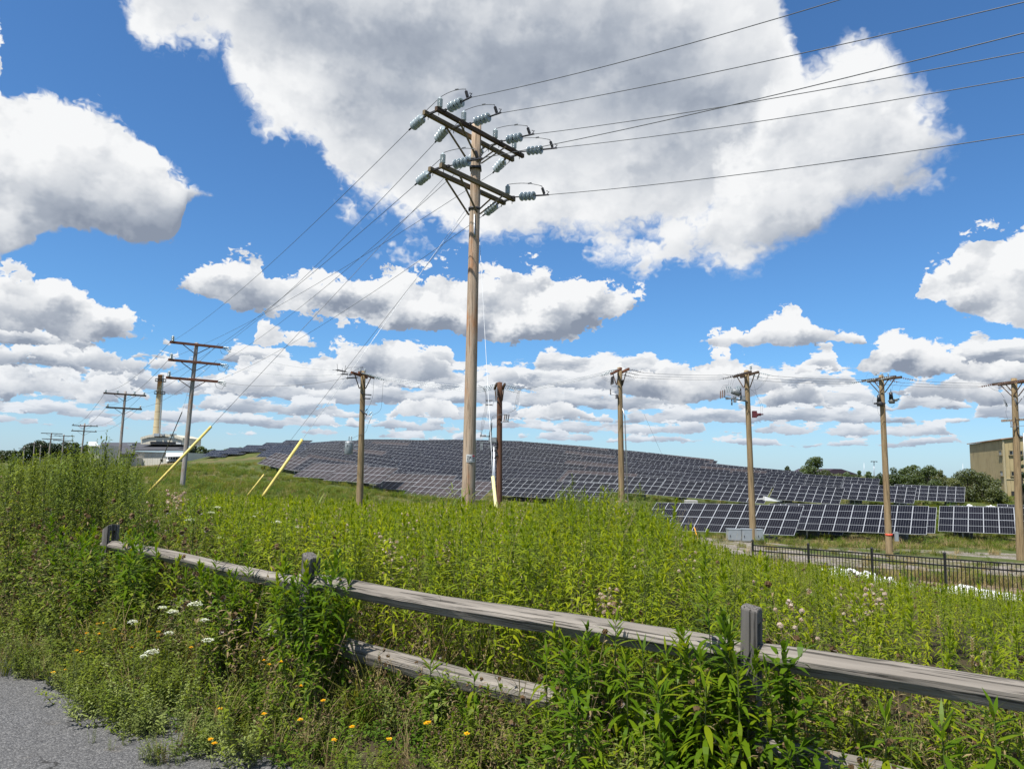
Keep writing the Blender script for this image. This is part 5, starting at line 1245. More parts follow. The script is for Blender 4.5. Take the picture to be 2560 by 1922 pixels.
# ------------------------------------------------------------------ trees: trunk, limbs, crown of leaf clumps
LM = {'dark': leaf('dark_tree_leaf', [(0.016, 0.030, 0.008), (0.035, 0.058, 0.014), (0.060, 0.085, 0.022)], 0.25),
      'mid': leaf('mid_tree_leaf', [(0.040, 0.066, 0.014), (0.078, 0.112, 0.026), (0.12, 0.155, 0.042)], 0.3),
      'olive': leaf('olive_shrub_leaf', [(0.052, 0.068, 0.018), (0.095, 0.115, 0.030), (0.145, 0.155, 0.05)], 0.3),
      'pale': leaf('pale_tree_leaf', [(0.060, 0.095, 0.030), (0.095, 0.14, 0.045), (0.14, 0.18, 0.065)], 0.3)}
MT['bark'] = plain('bark', (0.09, 0.075, 0.06), 0.9, 0, 0.3, 4.0, 0.1)
def crown_mesh(h, w, seed, kind, nl=2600, ls=0.3, shape='round'):
    rg = np.random.default_rng(seed); V_, F_ = [], []
    blobs = []
    nb = 22
    for k in range(nb):
        t = rg.uniform(0.10 if shape == 'round' else 0.05, 1.0)
        if shape == 'spire': rad = w*0.5*(1.05-t)*1.1
        elif shape == 'bush': rad = w*0.5*math.sqrt(max(0.05, 1-(t*0.95)**2)); 
        else: rad = w*0.5*math.sin(math.pi*min(0.97, 0.18+t*0.78))**0.7
        a = rg.uniform(0, 2*math.pi); q = rad*math.sqrt(rg.uniform(0.15, 1.0))*0.78
        br = w*rg.uniform(0.13, 0.24)
        blobs.append((q*math.cos(a), q*math.sin(a), t*h*0.90-br*0.2, br))
    for i in range(nl):
        bx_, by_, bz_, br = blobs[rg.integers(nb)]
        d = rg.normal(size=3); d /= np.linalg.norm(d); rr_ = br*(0.55+0.5*rg.uniform()**0.5)
        if rg.uniform() < 0.10: rr_ *= rg.uniform(1.0, 1.35)
        c = np.array((bx_, by_, bz_))+d*rr_*np.array((1, 1, 0.8))
        if c[2] < 0.03*h: continue
        nrm = d*0.7+rg.normal(size=3)*0.6; nrm /= np.linalg.norm(nrm)
        u = np.cross(nrm, rg.normal(size=3)); u /= np.linalg.norm(u)+1e-9; v = np.cross(nrm, u)
        s = ls*rg.uniform(0.6, 1.4); k = len(V_)
        V_ += [tuple(c-u*s*0.5), tuple(c+v*s*0.32), tuple(c+u*s*0.5), tuple(c-v*s*0.32+nrm*s*0.12)]; F_.append((k, k+1, k+2, k+3))
    me = bpy.data.meshes.new('crown'); me.from_pydata(V_, [], F_); me.materials.append(LM[kind]); me.update(); return me, blobs
_tm = {}
def tree(px, top, base, Y, wpx, kind, shape, label, group=None, name='tree', cat='tree', seed=0, gz0=None):
    c = at(px, base, Y); tp = at(px, top, Y); w = wpx*Y/FPX
    z0 = gz0 if gz0 is not None else min(c.z, gz(c.x, Y)+0.0); h = tp.z-z0
    if h < 1: return
    t = thing(name, label, cat, (c.x, Y, z0), group=group)
    ls = max(0.22, 1.9*Y/FPX*1.6)
    nl = int(min(6500, max(1800, 2.4*(w*h*2.2)/(ls*ls*0.32))))
    cm, bl = crown_mesh(h, w, seed+int(px), kind, nl, ls, shape)
    put('crown', cm, t)
    b = MB(); r0 = 0.022*h+0.05; b.tube([(0, 0, -0.2), (0.02*h, 0, h*0.35), (0.0, 0.02*h, h*0.75)], [r0, r0*0.7, r0*0.2], 7)
    for q in bl[:6]: b.tube([(0, 0, h*0.25), (q[0]*0.5, q[1]*0.5, q[2]*0.75), q[:3]], [r0*0.5, r0*0.3, r0*0.08], 5)
    b.build('trunk', MT['bark'], t)
# far left
for i, (px, tp, w) in enumerate(((62, 1108, 26), (78, 1103, 30), (98, 1100, 34), (120, 1102, 30), (142, 1106, 26), (165, 1099, 30), (186, 1104, 30), (208, 1110, 28), (150, 1120, 30), (230, 1118, 24))):
    tree(px, tp, 1160, 345+i*3, w*1.55, 'dark', 'round', 'dark round tree, %s from the left in the clump behind the small poles' % nth(order([62,78,98,120,142,165,186,208,150,230])[i]), 'dark trees at the far left', seed=i)
for i, px in enumerate(range(466, 640, 11)):
    tp = [1118, 1114, 1108, 1112, 1117, 1121, 1116, 1119, 1120, 1118, 1121, 1119, 1107, 1113, 1119, 1116, 1120][i % 17]
    tree(px, tp, 1150, 335+(i*7) % 20, 24+(i*5) % 10, 'dark' if i % 3 else 'mid', 'round' if i % 4 else 'spire', 'dark tree, %s from the left in the line behind the grassy hill' % nth(i), 'tree line behind the hill', seed=40+i)
for i, px in enumerate((4, 20, 36)):
    tree(px, 1126, 1145, 520, 40, 'dark', 'bush', 'faint horizon tree, %s from the left edge of the picture' % nth(i), 'horizon trees at the very left', seed=80+i)
# right
tree(2040, 1140, 1200, 178, 62, 'mid', 'round', 'tall bushy tree standing at the right end of the solar hill', seed=5)
tree(2014, 1164, 1200, 186, 34, 'mid', 'round', 'small dark tree just left of the tall bushy tree', seed=6)
tree(1969, 1161, 1185, 220, 15, 'dark', 'round', 'little round treetop peeking over the solar rows', seed=7)
for i, (px, tp, w, k, sh) in enumerate(((2063, 1172, 22, 'olive', 'round'), (2092, 1182, 30, 'olive', 'bush'), (2120, 1181, 24, 'pale', 'round'), (2149, 1172, 13, 'pale', 'spire'), (2172, 1176, 18, 'pale', 'spire'), (2200, 1182, 24, 'dark', 'round'), (2135, 1186, 30, 'olive', 'bush'), (2185, 1188, 30, 'olive', 'bush'))):
    tree(px, tp, 1205, 170+i*6, w*1.6, k, sh, ['olive young tree right beside the tall bushy tree', 'low olive bush in front of the maroon roof', 'pale young tree under the maroon roof', 'slim pale sapling left of the floodlight mast', 'slim pale sapling at the floodlight mast foot', 'dark round tree left of the canister pole', 'low olive bush left of the floodlight mast', 'low olive bush right of the floodlight mast'][i], seed=20+i)
for i, (px, tp, w, k, sh) in enumerate(((2232, 1166, 24, 'mid', 'round'), (2262, 1164, 26, 'mid', 'round'), (2283, 1156, 34, 'mid', 'round'), (2322, 1159, 36, 'mid', 'round'), (2352, 1171, 22, 'olive', 'spire'), (2300, 1178, 50, 'olive', 'bush'), (2345, 1180, 40, 'olive', 'bush'))):
    tree(px, tp, 1212, 140+i*3, w*1.55, k, sh, ['leafy tree right behind the canister pole', 'green tree second right of the canister pole', 'tallest green tree between canister pole and tan building', 'broad green tree left of the round bush', 'narrow olive tree beside the round bush', 'low olive bush under the tallest green tree', 'low olive bush under the broad green tree'][i], seed=60+i)
for i, (px, tp, w, Y, k) in enumerate(((2420, 1172, 84, 113, 'olive'), (2455, 1180, 60, 111, 'olive'), (2486, 1196, 56, 109, 'olive'), (2393, 1196, 36, 110, 'olive'))):
    tree(px, tp, 1236, Y, w*1.15, k, 'bush', ['big round grey-green bush in front of the tan building', 'grey-green bush right of the big round bush', 'low bush at the corner of the tan building', 'small bush at the left foot of the big round bush'][i], name='bush', cat='bush', seed=90+i)
tree(2556, 1128, 1240, 100, 24, 'dark', 'round', 'dark tree cut by the right picture edge behind the last pole', seed=99)
# ------------------------------------------------------------------ split-rail fence
HZ = lambda x: 1010.1+0.0186*(x-1106)
FP = [Vector((-4.15, 7.64, 0)), Vector((-1.50, 5.58, 0)), Vector((1.22, 3.75, 0)), Vector((3.94, 1.92, 0))]
FD = (FP[2]-FP[0]).normalized(); FN = Vector((FD.y, -FD.x, 0))    # FN points to the camera side
fence = thing('split_rail_fence', 'weathered grey split-rail wooden fence crossing the foreground', 'fence', FP[2])
Finv = Matrix.Translation(FP[2]).inverted()
def rail(a, b, seed, hw=1.0, twist=0.0):
    """hewn rail: a wedge in section, ends tapered to enter the posts"""
    a, b = Vector(a), Vector(b); x = (b-a).normalized(); L = (b-a).length
    rg = np.random.default_rng(seed)
    sec = np.array([(-0.055, 0.062), (-0.005, 0.066), (0.060, 0.020), (0.064, -0.004), (0.030, -0.066), (-0.050, -0.070)])*hw
    K = 26; vs, fs = [], []
    dj = rg.normal(0, 0.0035, (len(sec), 2)); ph = rg.uniform(0, 6, 4)
    for i in range(K+1):
        t = i/K; s = t*L
        e = min(s, L-s); tp = min(1.0, 0.42+0.58*min(1, e/0.30))
        w = 0.006*math.sin(3.1*t*2+ph[0])+0.004*math.sin(9*t+ph[1])
        tw = twist*(t-0.5)+0.05*math.sin(4*t+ph[2])
        for j, (u, v) in enumerate(sec+dj+rg.normal(0, 0.0012, (len(sec), 2))):
            u2 = u*(0.75+0.25*tp)*(0.6+0.4*tp); v2 = v*(tp if v < 0 else (0.55+0.45*tp))
            c, s_ = math.cos(tw), math.sin(tw); u2, v2 = u2*c-v2*s_, u2*s_+v2*c
            vs.append((s-L/2, -(u2+w), v2+0.5*w+0.010*math.sin(2.2*t*math.pi+ph[3])))
    n = len(sec)
    for i in range(K):
        for k in range(n): q, r_ = i*n+k, i*n+(k+1) % n; fs.append((q, q+n, r_+n, r_))
    fs.append(tuple(range(n))); fs.append(tuple(K*n+k for k in range(n-1, -1, -1)))
    me = bpy.data.meshes.new('rail'); me.from_pydata(vs, [], fs); me.materials.append(MT['rail_wood']); me.update()
    o = put('rail', me, fence); up = Vector((0, 0, 1)); y = up.cross(x).normalized(); z = x.cross(y)
    M = Matrix((x, y, z)).transposed().to_4x4(); M.translation = (a+b)/2
    o.matrix_parent_inverse = Finv; o.matrix_basis = M
    return o
hz_up = [0.80, 0.80, 0.795, 0.79]; hz_lo = [0.40, 0.385, 0.345, 0.32]
for i in range(3):
    for hh, sd in ((hz_up, 0), (hz_lo, 50)):
        off = 0.010 if i % 2 else -0.010
        a = FP[i]-FD*0.13+Vector((0, 0, hh[i]+0.01))-FN*off; b_ = FP[i+1]+FD*0.13+Vector((0, 0, hh[i+1]-0.02))-FN*off
        rail(a, b_, 3+i+sd, 0.92 if sd == 0 else 0.88, 0.12*(-1)**i)
def post(P, h, seed, cut, q=1.0):
    rg = np.random.default_rng(seed); b = MB()
    W2, D2 = 0.055*q, 0.064*q                 # half along the fence, half across
    M = Matrix((FD, FN, Vector((0, 0, 1)))).transposed()
    def blk(u0, u1, v0, v1, z0, z1, top=None):
        vs = [(u, v, z) for z in (z0, z1) for u, v in ((u0, v0), (u1, v0), (u1, v1), (u0, v1))]
        vs = [Vector(q) for q in vs]
        if top:
            for k in (4, 5, 6, 7): vs[k].z += top[k-4]
        b.add([M @ q for q in vs], [(3,2,1,0), (4,5,6,7), (0,1,5,4), (1,2,6,5), (2,3,7,6), (3,0,4,7)])
    tp = cut
    blk(-W2, W2, 0.030, D2, -0.4, h, (tp[0], tp[1], tp[1]-0.012, tp[0]-0.012))
    blk(-W2, W2, -D2, -0.030, -0.4, h, (tp[0]-0.012, tp[1]-0.012, tp[1], tp[0]))
    zz = [-0.4, 0.23, 0.50, 0.70, 0.955, h]
    for k in (0, 2, 4): blk(-W2+0.001, W2-0.001, -0.030, 0.030, zz[k], zz[k+1] if k < 4 else h-0.001, (tp[0], tp[1], tp[1], tp[0]) if k == 4 else None)
    o = b.build('post', MT['post_wood'], fence); o.matrix_parent_inverse = Finv
    M4 = Matrix.Rotation(rg.normal(0, 0.015), 4, FD) @ Matrix.Rotation(rg.normal(0, 0.012), 4, FN); M4.translation = P; o.matrix_basis = M4
    bev = o.modifiers.new('worn_edges', 'BEVEL'); bev.width = 0.008; bev.segments = 2; bev.limit_method = 'ANGLE'
    return o
post(FP[0], 1.03, 1, (-0.05, 0.0)); post(FP[1], 1.03, 2, (0, -0.035), 0.86); post(FP[2], 1.045, 3, (0, -0.012), 0.76); post(FP[3], 1.03, 4, (0, 0))

# ------------------------------------------------------------------ black metal picket fence
def fpt(k):
    kk = k-0.0; z0_ = 24.0
    return Vector((z0_*(0.334+0.0514*kk), z0_*(1-0.0605*kk), 0))
FK = range(0, 7)
bf = thing('picket_fence', 'black metal picket fence along the gravel track at right', 'fence', fpt(0))
Binv = Matrix.Translation(fpt(0)).inverted()
bb = MB(); bb.box((0, 0, 0.62), (0.016, 0.016, 1.20)); PICKET = bb.mesh('picket', MT['black_metal'])
bb = MB(); bb.box((0, 0, 0.65), (0.055, 0.055, 1.42)); bb.lathe((0, 0, 1.36), (0, 0, 1), [(0, 0.045), (0.02, 0.045), (0.05, 0.012)], 4, smooth=False); PPOST = bb.mesh('post', MT['black_metal'])
def ftop(k):
    # top rail height read off the photograph at the first and fifth visible posts
    a = at(1624*1.15732, 1174*1.15732, fpt(0).y).z; b_ = at(2209*1.15732, 1215*1.15732, fpt(4).y).z
    return a+(b_-a)*k/4
for k in FK:
    P = fpt(k); P.z = ftop(k)-1.27
    o = put('post', PPOST, bf); o.matrix_parent_inverse = Binv; o.matrix_basis = Matrix.Translation(P) @ Matrix.Rotation(math.atan2(fpt(1).y-fpt(0).y, fpt(1).x-fpt(0).x), 4, 'Z')
    if k == FK[-1]: break
    Q = fpt(k+1); Q.z = ftop(k+1)-1.27
    for zr in (1.22, 1.05, 0.12):
        bb = MB(); bb.bar(P+Vector((0, 0, zr)), Q+Vector((0, 0, zr)), 0.028, 0.036); o = bb.build('rail', MT['black_metal'], bf); o.matrix_parent_inverse = Binv
    for j in range(1, 20):
        w = P.lerp(Q, j/20); o = put('picket', PICKET, bf); o.matrix_parent_inverse = Binv; o.matrix_basis = Matrix.Translation(w)

# ------------------------------------------------------------------ site bits
def cabinet(px0, px1, py0, py1, Y, label, doors=1):
    a = at(px0, py0, Y); b_ = at(px1, py1, Y); w = b_.x-a.x; h = a.z-b_.z; c = Vector(((a.x+b_.x)/2, Y+0.2, b_.z))
    t = thing('electrical_cabinet', label, 'cabinet', c, group='grey cabinets on the rack at the pole foot')
    bb = MB(); bb.box((0, 0, h/2), (w, 0.4, h)); o = bb.build('body', MT['grey_paint'], t)
    bv = o.modifiers.new('edge', 'BEVEL'); bv.width = 0.015
    bb = MB(); bb.box((0, -0.21, h/2), (w*0.92, 0.02, h*0.92)); d = bb.build('door', MT['grey_paint'], t)
    bb = MB(); bb.bar((-w*0.36, -0.235, h*0.35), (-w*0.36, -0.235, h*0.5), 0.03, 0.03); bb.build('handle', MT['print'], d)
    bb = MB(); bb.box((0, 0, h+0.015), (w*1.06, 0.46, 0.03)); bb.build('rain_cap', MT['grey_paint'], t)
    return t
cabinet(1820.5, 1854, 1323, 1351, 38.6, 'left grey electrical cabinet of the three at the pole foot')
cabinet(1857, 1881, 1323, 1353, 38.4, 'middle grey electrical cabinet with a dark handle mark')
cabinet(1893, 1909, 1324, 1351, 39.2, 'narrow right grey cabinet partly behind the pole')
t = thing('cabinet_rack', 'dark steel rack carrying the three grey cabinets', 'rack', at(1864, 1358, 38.9))
bb = MB(); p0 = at(1816, 1355, 38.9); p1 = at(1912, 1355, 38.9); p1.z = p0.z
bb.bar(p0, p1, 0.1, 0.08)
for f in (0.05, 0.5, 0.95): q = p0.lerp(p1, f); bb.bar(q, Vector((q.x, q.y, gz(q.x, q.y)-0.2)), 0.09, 0.09, up=(0, 1, 0))
wpart(bb, 'frame', MT['iron'], t)
def lump(name, label, cat, px0, px1, py0, py1, Y, m, dep=1.2, group=None):
    a = at(px0, py0, Y); b_ = at(px1, py1, Y); w = b_.x-a.x; h = a.z-b_.z
    bb = MB(); bb.box((0, 0, h/2), (w, dep, h)); o = bb.build(name, m); o.location = ((a.x+b_.x)/2, Y+dep/2, b_.z)
    bv = o.modifiers.new('edge', 'BEVEL'); bv.width = 0.03; return tag(o, label, cat, group)
lump('concrete_block', 'small weathered concrete block between near and middle solar rows', 'concrete block', 1716, 1745, 1250, 1268, 74, MT['concrete'], 1.0)
for i, (px, py, h, c_) in enumerate(((1632, 1254, 12, 'yellow'), (1657, 1257, 11, None), (1684, 1257, 9, 'yellow'))):
    q = at(px, py, 76); t = thing('bollard', ['short black post with a pale yellow cap by the weeds', 'short all black post in the grass', 'smaller black post with a yellow band'][i], 'post', q, group='short black posts in the grass')
    t.location.z = gz(q.x, q.y); bb = MB(); hh = 0.75; bb.lathe((0, 0, 0), (0, 0, 1), [(0, 0.11), (hh, 0.11), (hh+0.02, 0.08)], 10); bb.build('shaft', MT['black_metal'], t)
    if c_: bb = MB(); bb.lathe((0, 0, hh-0.12 if i else hh), (0, 0, 1), [(0, 0.125), (0.17, 0.125), (0.2, 0.06)], 10); bb.build('cap', MT['pale_yellow'], t)
# white fabric along the foot of the bank, lumpy
def fabric(name, label, pts, w, h, seed):
    rg = np.random.default_rng(seed); vs, fs = [], []; K = 60; n = 9
    for i in range(K+1):
        t_ = i/K*(len(pts)-1); k = min(int(t_), len(pts)-2); f = t_-k
        c = Vector(pts[k]).lerp(Vector(pts[k+1]), f); env = math.sin(math.pi*min(1, max(0.02, i/K)))**0.3
        for j in range(n):
            a = math.pi*j/(n-1); rr_ = (1+0.25*math.sin(i*0.55+seed)+0.12*math.sin(i*1.7+j)+0.05*rg.normal())*env
            vs.append((c.x+0.25*math.sin(i*0.5), c.y-math.cos(a)*w*rr_, gz(c.x, c.y)-0.03+max(0, math.sin(a))*h*rr_))
    for i in range(K):
        for j in range(n-1): q = i*n+j; fs.append((q, q+1, q+n+1, q+n))
    me = bpy.data.meshes.new(name); me.from_pydata(vs, [], fs); me.materials.append(MT['fabric'])
    me.polygons.foreach_set('use_smooth', [True]*len(fs)); me.update(); return tag(put(name, me), label, 'ground fabric', 'white ground fabric')
fabric('ground_fabric', 'long crumpled white fabric lying along the dirt behind the black fence', [(11.2, 24.4, 0), (13.5, 23.3, 0), (16, 21.6, 0), (19, 19.8, 0), (22, 18, 0)], 0.6, 0.30, 3)
fabric('ground_fabric', 'short crumpled white fabric heap at the left end of the dirt bank', [(11.0, 26.2, 0), (12.0, 25.6, 0), (13.2, 25.2, 0)], 0.4, 0.40, 8)
for i, (px, py, w) in enumerate(((2427, 1240, 14), (2476, 1246, 28), (2538, 1252, 22))):
    q = at(px, py, 96); q.z = gz(q.x, q.y); ww = w*96/FPX
    fabric('sandbag_row', ['small white wrapped bale near the round bush', 'pair of white wrapped bales on the far grass', 'white wrapped bale left of the last pole'][i], [(q.x-ww/2, q.y, 0), (q.x+ww/2, q.y, 0)], 0.7, 0.75, 20+i)
# ------------------------------------------------------------------ plants
LM['gold'] = leaf('goldenrod_leaf', [(0.0893, 0.1397, 0.0049), (0.1642, 0.2249, 0.0066), (0.2411, 0.293, 0.0088), (0.3304, 0.3492, 0.0122)], 0.45, 0.45, patch=0.5)
LM['near'] = leaf('near_goldenrod_leaf', [(0.0437, 0.0907, 0.0046), (0.0755, 0.1406, 0.0059), (0.1161, 0.1828, 0.0071), (0.2468, 0.2633, 0.009)], 0.42, 0.38)
LM['mug'] = leaf('mugwort_leaf', [(0.076, 0.1041, 0.007), (0.1267, 0.1702, 0.0104), (0.1901, 0.2242, 0.0163)], 0.35, 0.6, patch=0.5)
LM['grey'] = leaf('silvery_weed_leaf', [(0.1229, 0.1555, 0.0398), (0.1945, 0.2353, 0.064), (0.2867, 0.319, 0.0994)], 0.3, 0.6)
LM['willow'] = leaf('willow_leaf', [(0.0885, 0.1414, 0.0209), (0.1417, 0.2029, 0.0338), (0.2093, 0.2661, 0.0523)], 0.35, 0.5)
LM['grass'] = leaf('grass_blade', [(0.0567, 0.0892, 0.0083), (0.1008, 0.1378, 0.0153), (0.1701, 0.1772, 0.0312), (0.252, 0.2231, 0.0589)], 0.4, 0.5, patch=0.6)
LM['straw'] = leaf('dry_straw', [(0.208, 0.156, 0.072), (0.312, 0.247, 0.12), (0.143, 0.091, 0.048)], 0.3, 0.6)
LM['brown'] = leaf('dead_seed_head', [(0.07, 0.042, 0.018), (0.12, 0.075, 0.036), (0.17, 0.115, 0.06)], 0.2, 0.7)
LM['clover'] = leaf('clover_leaf', [(0.0468, 0.0945, 0.0059), (0.0802, 0.1454, 0.0087), (0.1136, 0.1815, 0.0136)], 0.35, 0.5)
LM['fluff'] = leaf('thistle_fluff', [(0.414, 0.3335, 0.276), (0.529, 0.4485, 0.3795), (0.345, 0.23, 0.1955)], 0.4, 0.8)
LM['petal_w'] = leaf('white_petal', [(0.58, 0.60, 0.50), (0.70, 0.72, 0.64)], 0.3, 0.6)
LM['petal_y'] = leaf('yellow_petal', [(0.72, 0.40, 0.010), (0.78, 0.46, 0.015)], 0.3, 0.5)
LM['petal_p'] = leaf('pink_petal', [(0.40, 0.16, 0.30), (0.50, 0.24, 0.40)], 0.3, 0.5)
LM['seed'] = leaf('pale_seed_head', [(0.38, 0.30, 0.18), (0.48, 0.40, 0.26)], 0.3, 0.7)
MT['stem'] = plain('green_stem', (0.085, 0.105, 0.030), 0.6, 0, 0.25, 12.0, 0.3)
MT['dry_stem'] = plain('dry_stem', (0.17, 0.12, 0.07), 0.8, 0, 0.3, 12.0, 0.2)
MT['reed'] = plain('reed_green', (0.10, 0.15, 0.065), 0.5, 0, 0.3, 6.0, 0.3)

class PB_:
    def __init__(self): self.v = []; self.f = []; self.mi = []
    def quadstrip(self, L, mi):
        b = len(self.v)
        for p in L: self.v += [tuple(p[0]), tuple(p[1])]
        for i in range(len(L)-1): q = b+2*i; self.f.append((q, q+1, q+3, q+2)); self.mi.append(mi)
    def leaf(self, p, az, el, L, w, bend=-0.9, mi=0, n=3, prof=(0.25, 1.0, 0.72, 0.04), fold=0.0):
        p = np.array(p, float); d = np.array((math.sin(az), math.cos(az), 0)); s = np.array((d[1], -d[0], 0)); out = []
        e = el
        for i in range(n+1):
            ww = w*prof[min(i, len(prof)-1)]*0.5
            out.append((p-s*ww, p+s*ww))
            st = L/n; p = p+(d*math.cos(e)+np.array((0, 0, 1))*math.sin(e))*st; e += bend/n
        self.quadstrip(out, mi)
    def stem(self, pts, r, mi=1, n=3):
        b = len(self.v)
        for i, p in enumerate(pts):
            rr_ = r*(1-0.75*i/(len(pts)-1))
            for k in range(n): a = 2*math.pi*k/n; self.v.append((p[0]+rr_*math.cos(a), p[1]+rr_*math.sin(a), p[2]))
        for i in range(len(pts)-1):
            for k in range(n):
                q = b+i*n+k; r2 = b+i*n+(k+1) % n; self.f.append((q, r2, r2+n, q+n)); self.mi.append(mi)
    def quad(self, c, u, v, mi):
        b = len(self.v); c, u, v = map(lambda q: np.array(q, float), (c, u, v))
        self.v += [tuple(c-u-v), tuple(c+u-v), tuple(c+u+v), tuple(c-u+v)]; self.f.append((b, b+1, b+2, b+3)); self.mi.append(mi)
    def puff(self, c, r, k, mi, rg, flat=1.0):
        for _ in range(k):
            d = rg.normal(size=3); d /= np.linalg.norm(d); u = np.cross(d, rg.normal(size=3)); u /= np.linalg.norm(u); v = np.cross(d, u)
            self.quad(np.array(c)+d*r*rg.uniform(0.2, 0.9)*np.array((1, 1, flat)), u*r*0.42, v*r*0.42, mi)
    def mesh(self, name, mats):
        me = bpy.data.meshes.new(name); me.from_pydata(self.v, [], self.f)
        for m in mats: me.materials.append(m)
        me.polygons.foreach_set('material_index', self.mi); me.update(); return me
GA = 2.39996
def curve_stem(h, lean, rg, n=5):
    a = rg.uniform(0, 6.28); return [np.array((lean*h*(i/n)**1.6*math.cos(a), lean*h*(i/n)**1.6*math.sin(a), h*i/n)) for i in range(n+1)]
def on(pts, t):
    q = t*(len(pts)-1); i = min(int(q), len(pts)-2); return pts[i]+(pts[i+1]-pts[i])*(q-i)
def goldenrod(seed, h=1.15, nl=64, L=0.125, w=0.020):
    rg = np.random.default_rng(seed); P = PB_(); pts = curve_stem(h, rg.uniform(0, 0.10), rg); P.stem(pts, 0.005)
    for i in range(nl):
        t = 0.12+0.88*(i/(nl-1))**0.9; l = L*(0.75+0.5*rg.uniform())*(1.0 if t < 0.8 else 1.0-0.62*(t-0.8)/0.2)
        el = -0.35+1.0*t+0.25*rg.normal() if t < 0.85 else 0.75+2.2*(t-0.85)*2+0.2*rg.normal()
        P.leaf(on(pts, t), i*GA+rg.normal()*0.25, el, l, w*rg.uniform(0.8, 1.2), -1.3+0.5*t+0.3*rg.normal(), 0)
    return P.mesh('goldenrod_plant', [LM['gold'], MT['stem']])
def mugwort(seed, h=1.9, nb=17, key='mug', ll=0.075, lw=0.017, up=0.95, br=0.30):
    rg = np.random.default_rng(seed); P = PB_(); pts = curve_stem(h, rg.uniform(0, 0.12), rg); P.stem(pts, 0.007)
    for k in range(nb):
        t = 0.18+0.74*k/nb; a = k*GA+rg.normal()*0.4; bl = h*br*(1.05-t)*rg.uniform(0.7, 1.3)+0.06; p0 = on(pts, t)
        d = np.array((math.sin(a)*math.cos(up), math.cos(a)*math.cos(up), math.sin(up))); e = [p0, p0+d*bl*0.55, p0+d*bl*0.85+np.array((0, 0, bl*0.25))]
        P.stem(e, 0.003)
        m_ = int(7+bl*26)
        for j in range(m_):
            q = on(e, (j+0.5)/m_)
            P.leaf(q, a+j*GA+rg.normal()*0.5, rg.uniform(-0.3, 0.9), ll*rg.uniform(0.6, 1.35)*(1.2-0.5*j/m_), lw, -0.8, 0, n=2, prof=(0.5, 1.0, 0.05))
    for j in range(26):
        t = 0.55+0.45*j/26; P.leaf(on(pts, t), j*GA, 0.6+0.8*rg.uniform(), ll*(1.25-t*0.7)*rg.uniform(0.7, 1.2), lw*0.9, -0.5, 0, n=2, prof=(0.5, 1.0, 0.05))
    return P.mesh('mugwort_plant', [LM[key], MT['stem']])
def clump(seed, key, ns=13, h=0.34, spread=0.14, nl=15, ll=0.05, lw=0.014, head=None):
    rg = np.random.default_rng(seed); P = PB_()
    for s in range(ns):
        a = rg.uniform(0, 6.28); r_ = spread*math.sqrt(rg.uniform()); hh = h*rg.uniform(0.5, 1.15); tilt = rg.uniform(0.0, 0.55)
        b = np.array((r_*math.cos(a), r_*math.sin(a), 0)); e = [b, b+np.array((math.cos(a)*tilt*hh*0.5, math.sin(a)*tilt*hh*0.5, hh*0.6)), b+np.array((math.cos(a)*tilt*hh, math.sin(a)*tilt*hh, hh))]
        P.stem(e, 0.0025)
        for j in range(nl):
            t = 0.1+0.9*j/nl; P.leaf(on(e, t), j*GA+rg.normal()*0.4, rg.uniform(-0.2, 0.9), ll*rg.uniform(0.6, 1.4)*(1.15-0.5*t), lw*rg.uniform(0.7, 1.2), -0.9, 0, n=2, prof=(0.45, 1.0, 0.06))
        if head and rg.uniform() < head[1]: P.puff(e[-1], head[2], 9, 2, rg)
    return P.mesh('weed_clump', [LM[key], MT['stem'], LM[head[0]] if head else MT['stem']])
def grass(seed, n=46, h=0.5, spread=0.12, key='grass', w=0.007, seedheads=0):
    rg = np.random.default_rng(seed); P = PB_()
    for i in range(n):
        a = rg.uniform(0, 6.28); r_ = spread*math.sqrt(rg.uniform())
        P.leaf((r_*math.cos(a), r_*math.sin(a), -0.01), a+rg.normal()*0.6, rg.uniform(1.0, 1.55), h*rg.uniform(0.5, 1.15), w, -rg.uniform(0.2, 1.5), 0, n=3, prof=(0.9, 1.0, 0.7, 0.05))
    for i in range(seedheads):
        a = rg.uniform(0, 6.28); e = curve_stem(h*1.35, 0.25, rg); P.stem(e, 0.002, 2)
        for k in range(10): P.leaf(on(e, 0.82+0.018*k), k*GA, 1.0, 0.018, 0.006, 0, 2, n=1, prof=(1, 0.3))
    return P.mesh('grass_tuft', [LM[key], MT['stem'], LM['seed']])
def clover(seed):
    rg = np.random.default_rng(seed); P = PB_()
    for i in range(46):
        a = rg.uniform(0, 6.28); r_ = 0.17*math.sqrt(rg.uniform()); hh = rg.uniform(0.03, 0.16); c = np.array((r_*math.cos(a), r_*math.sin(a), hh)); P.stem([c*(0.8, 0.8, 0), c], 0.0015)
        for k in range(3): P.leaf(c, a+k*2.09, 0.25, 0.022, 0.017, -0.4, 0, n=2, prof=(0.3, 1.0, 0.5))
    for i in range(3):
        a = rg.uniform(0, 6.28); c = np.array((0.13*math.cos(a), 0.13*math.sin(a), rg.uniform(0.12, 0.22))); P.stem([c*(1, 1, 0), c], 0.0015); P.puff(c, 0.014, 10, 2, rg)
    return P.mesh('clover_patch', [LM['clover'], MT['stem'], LM['brown']])
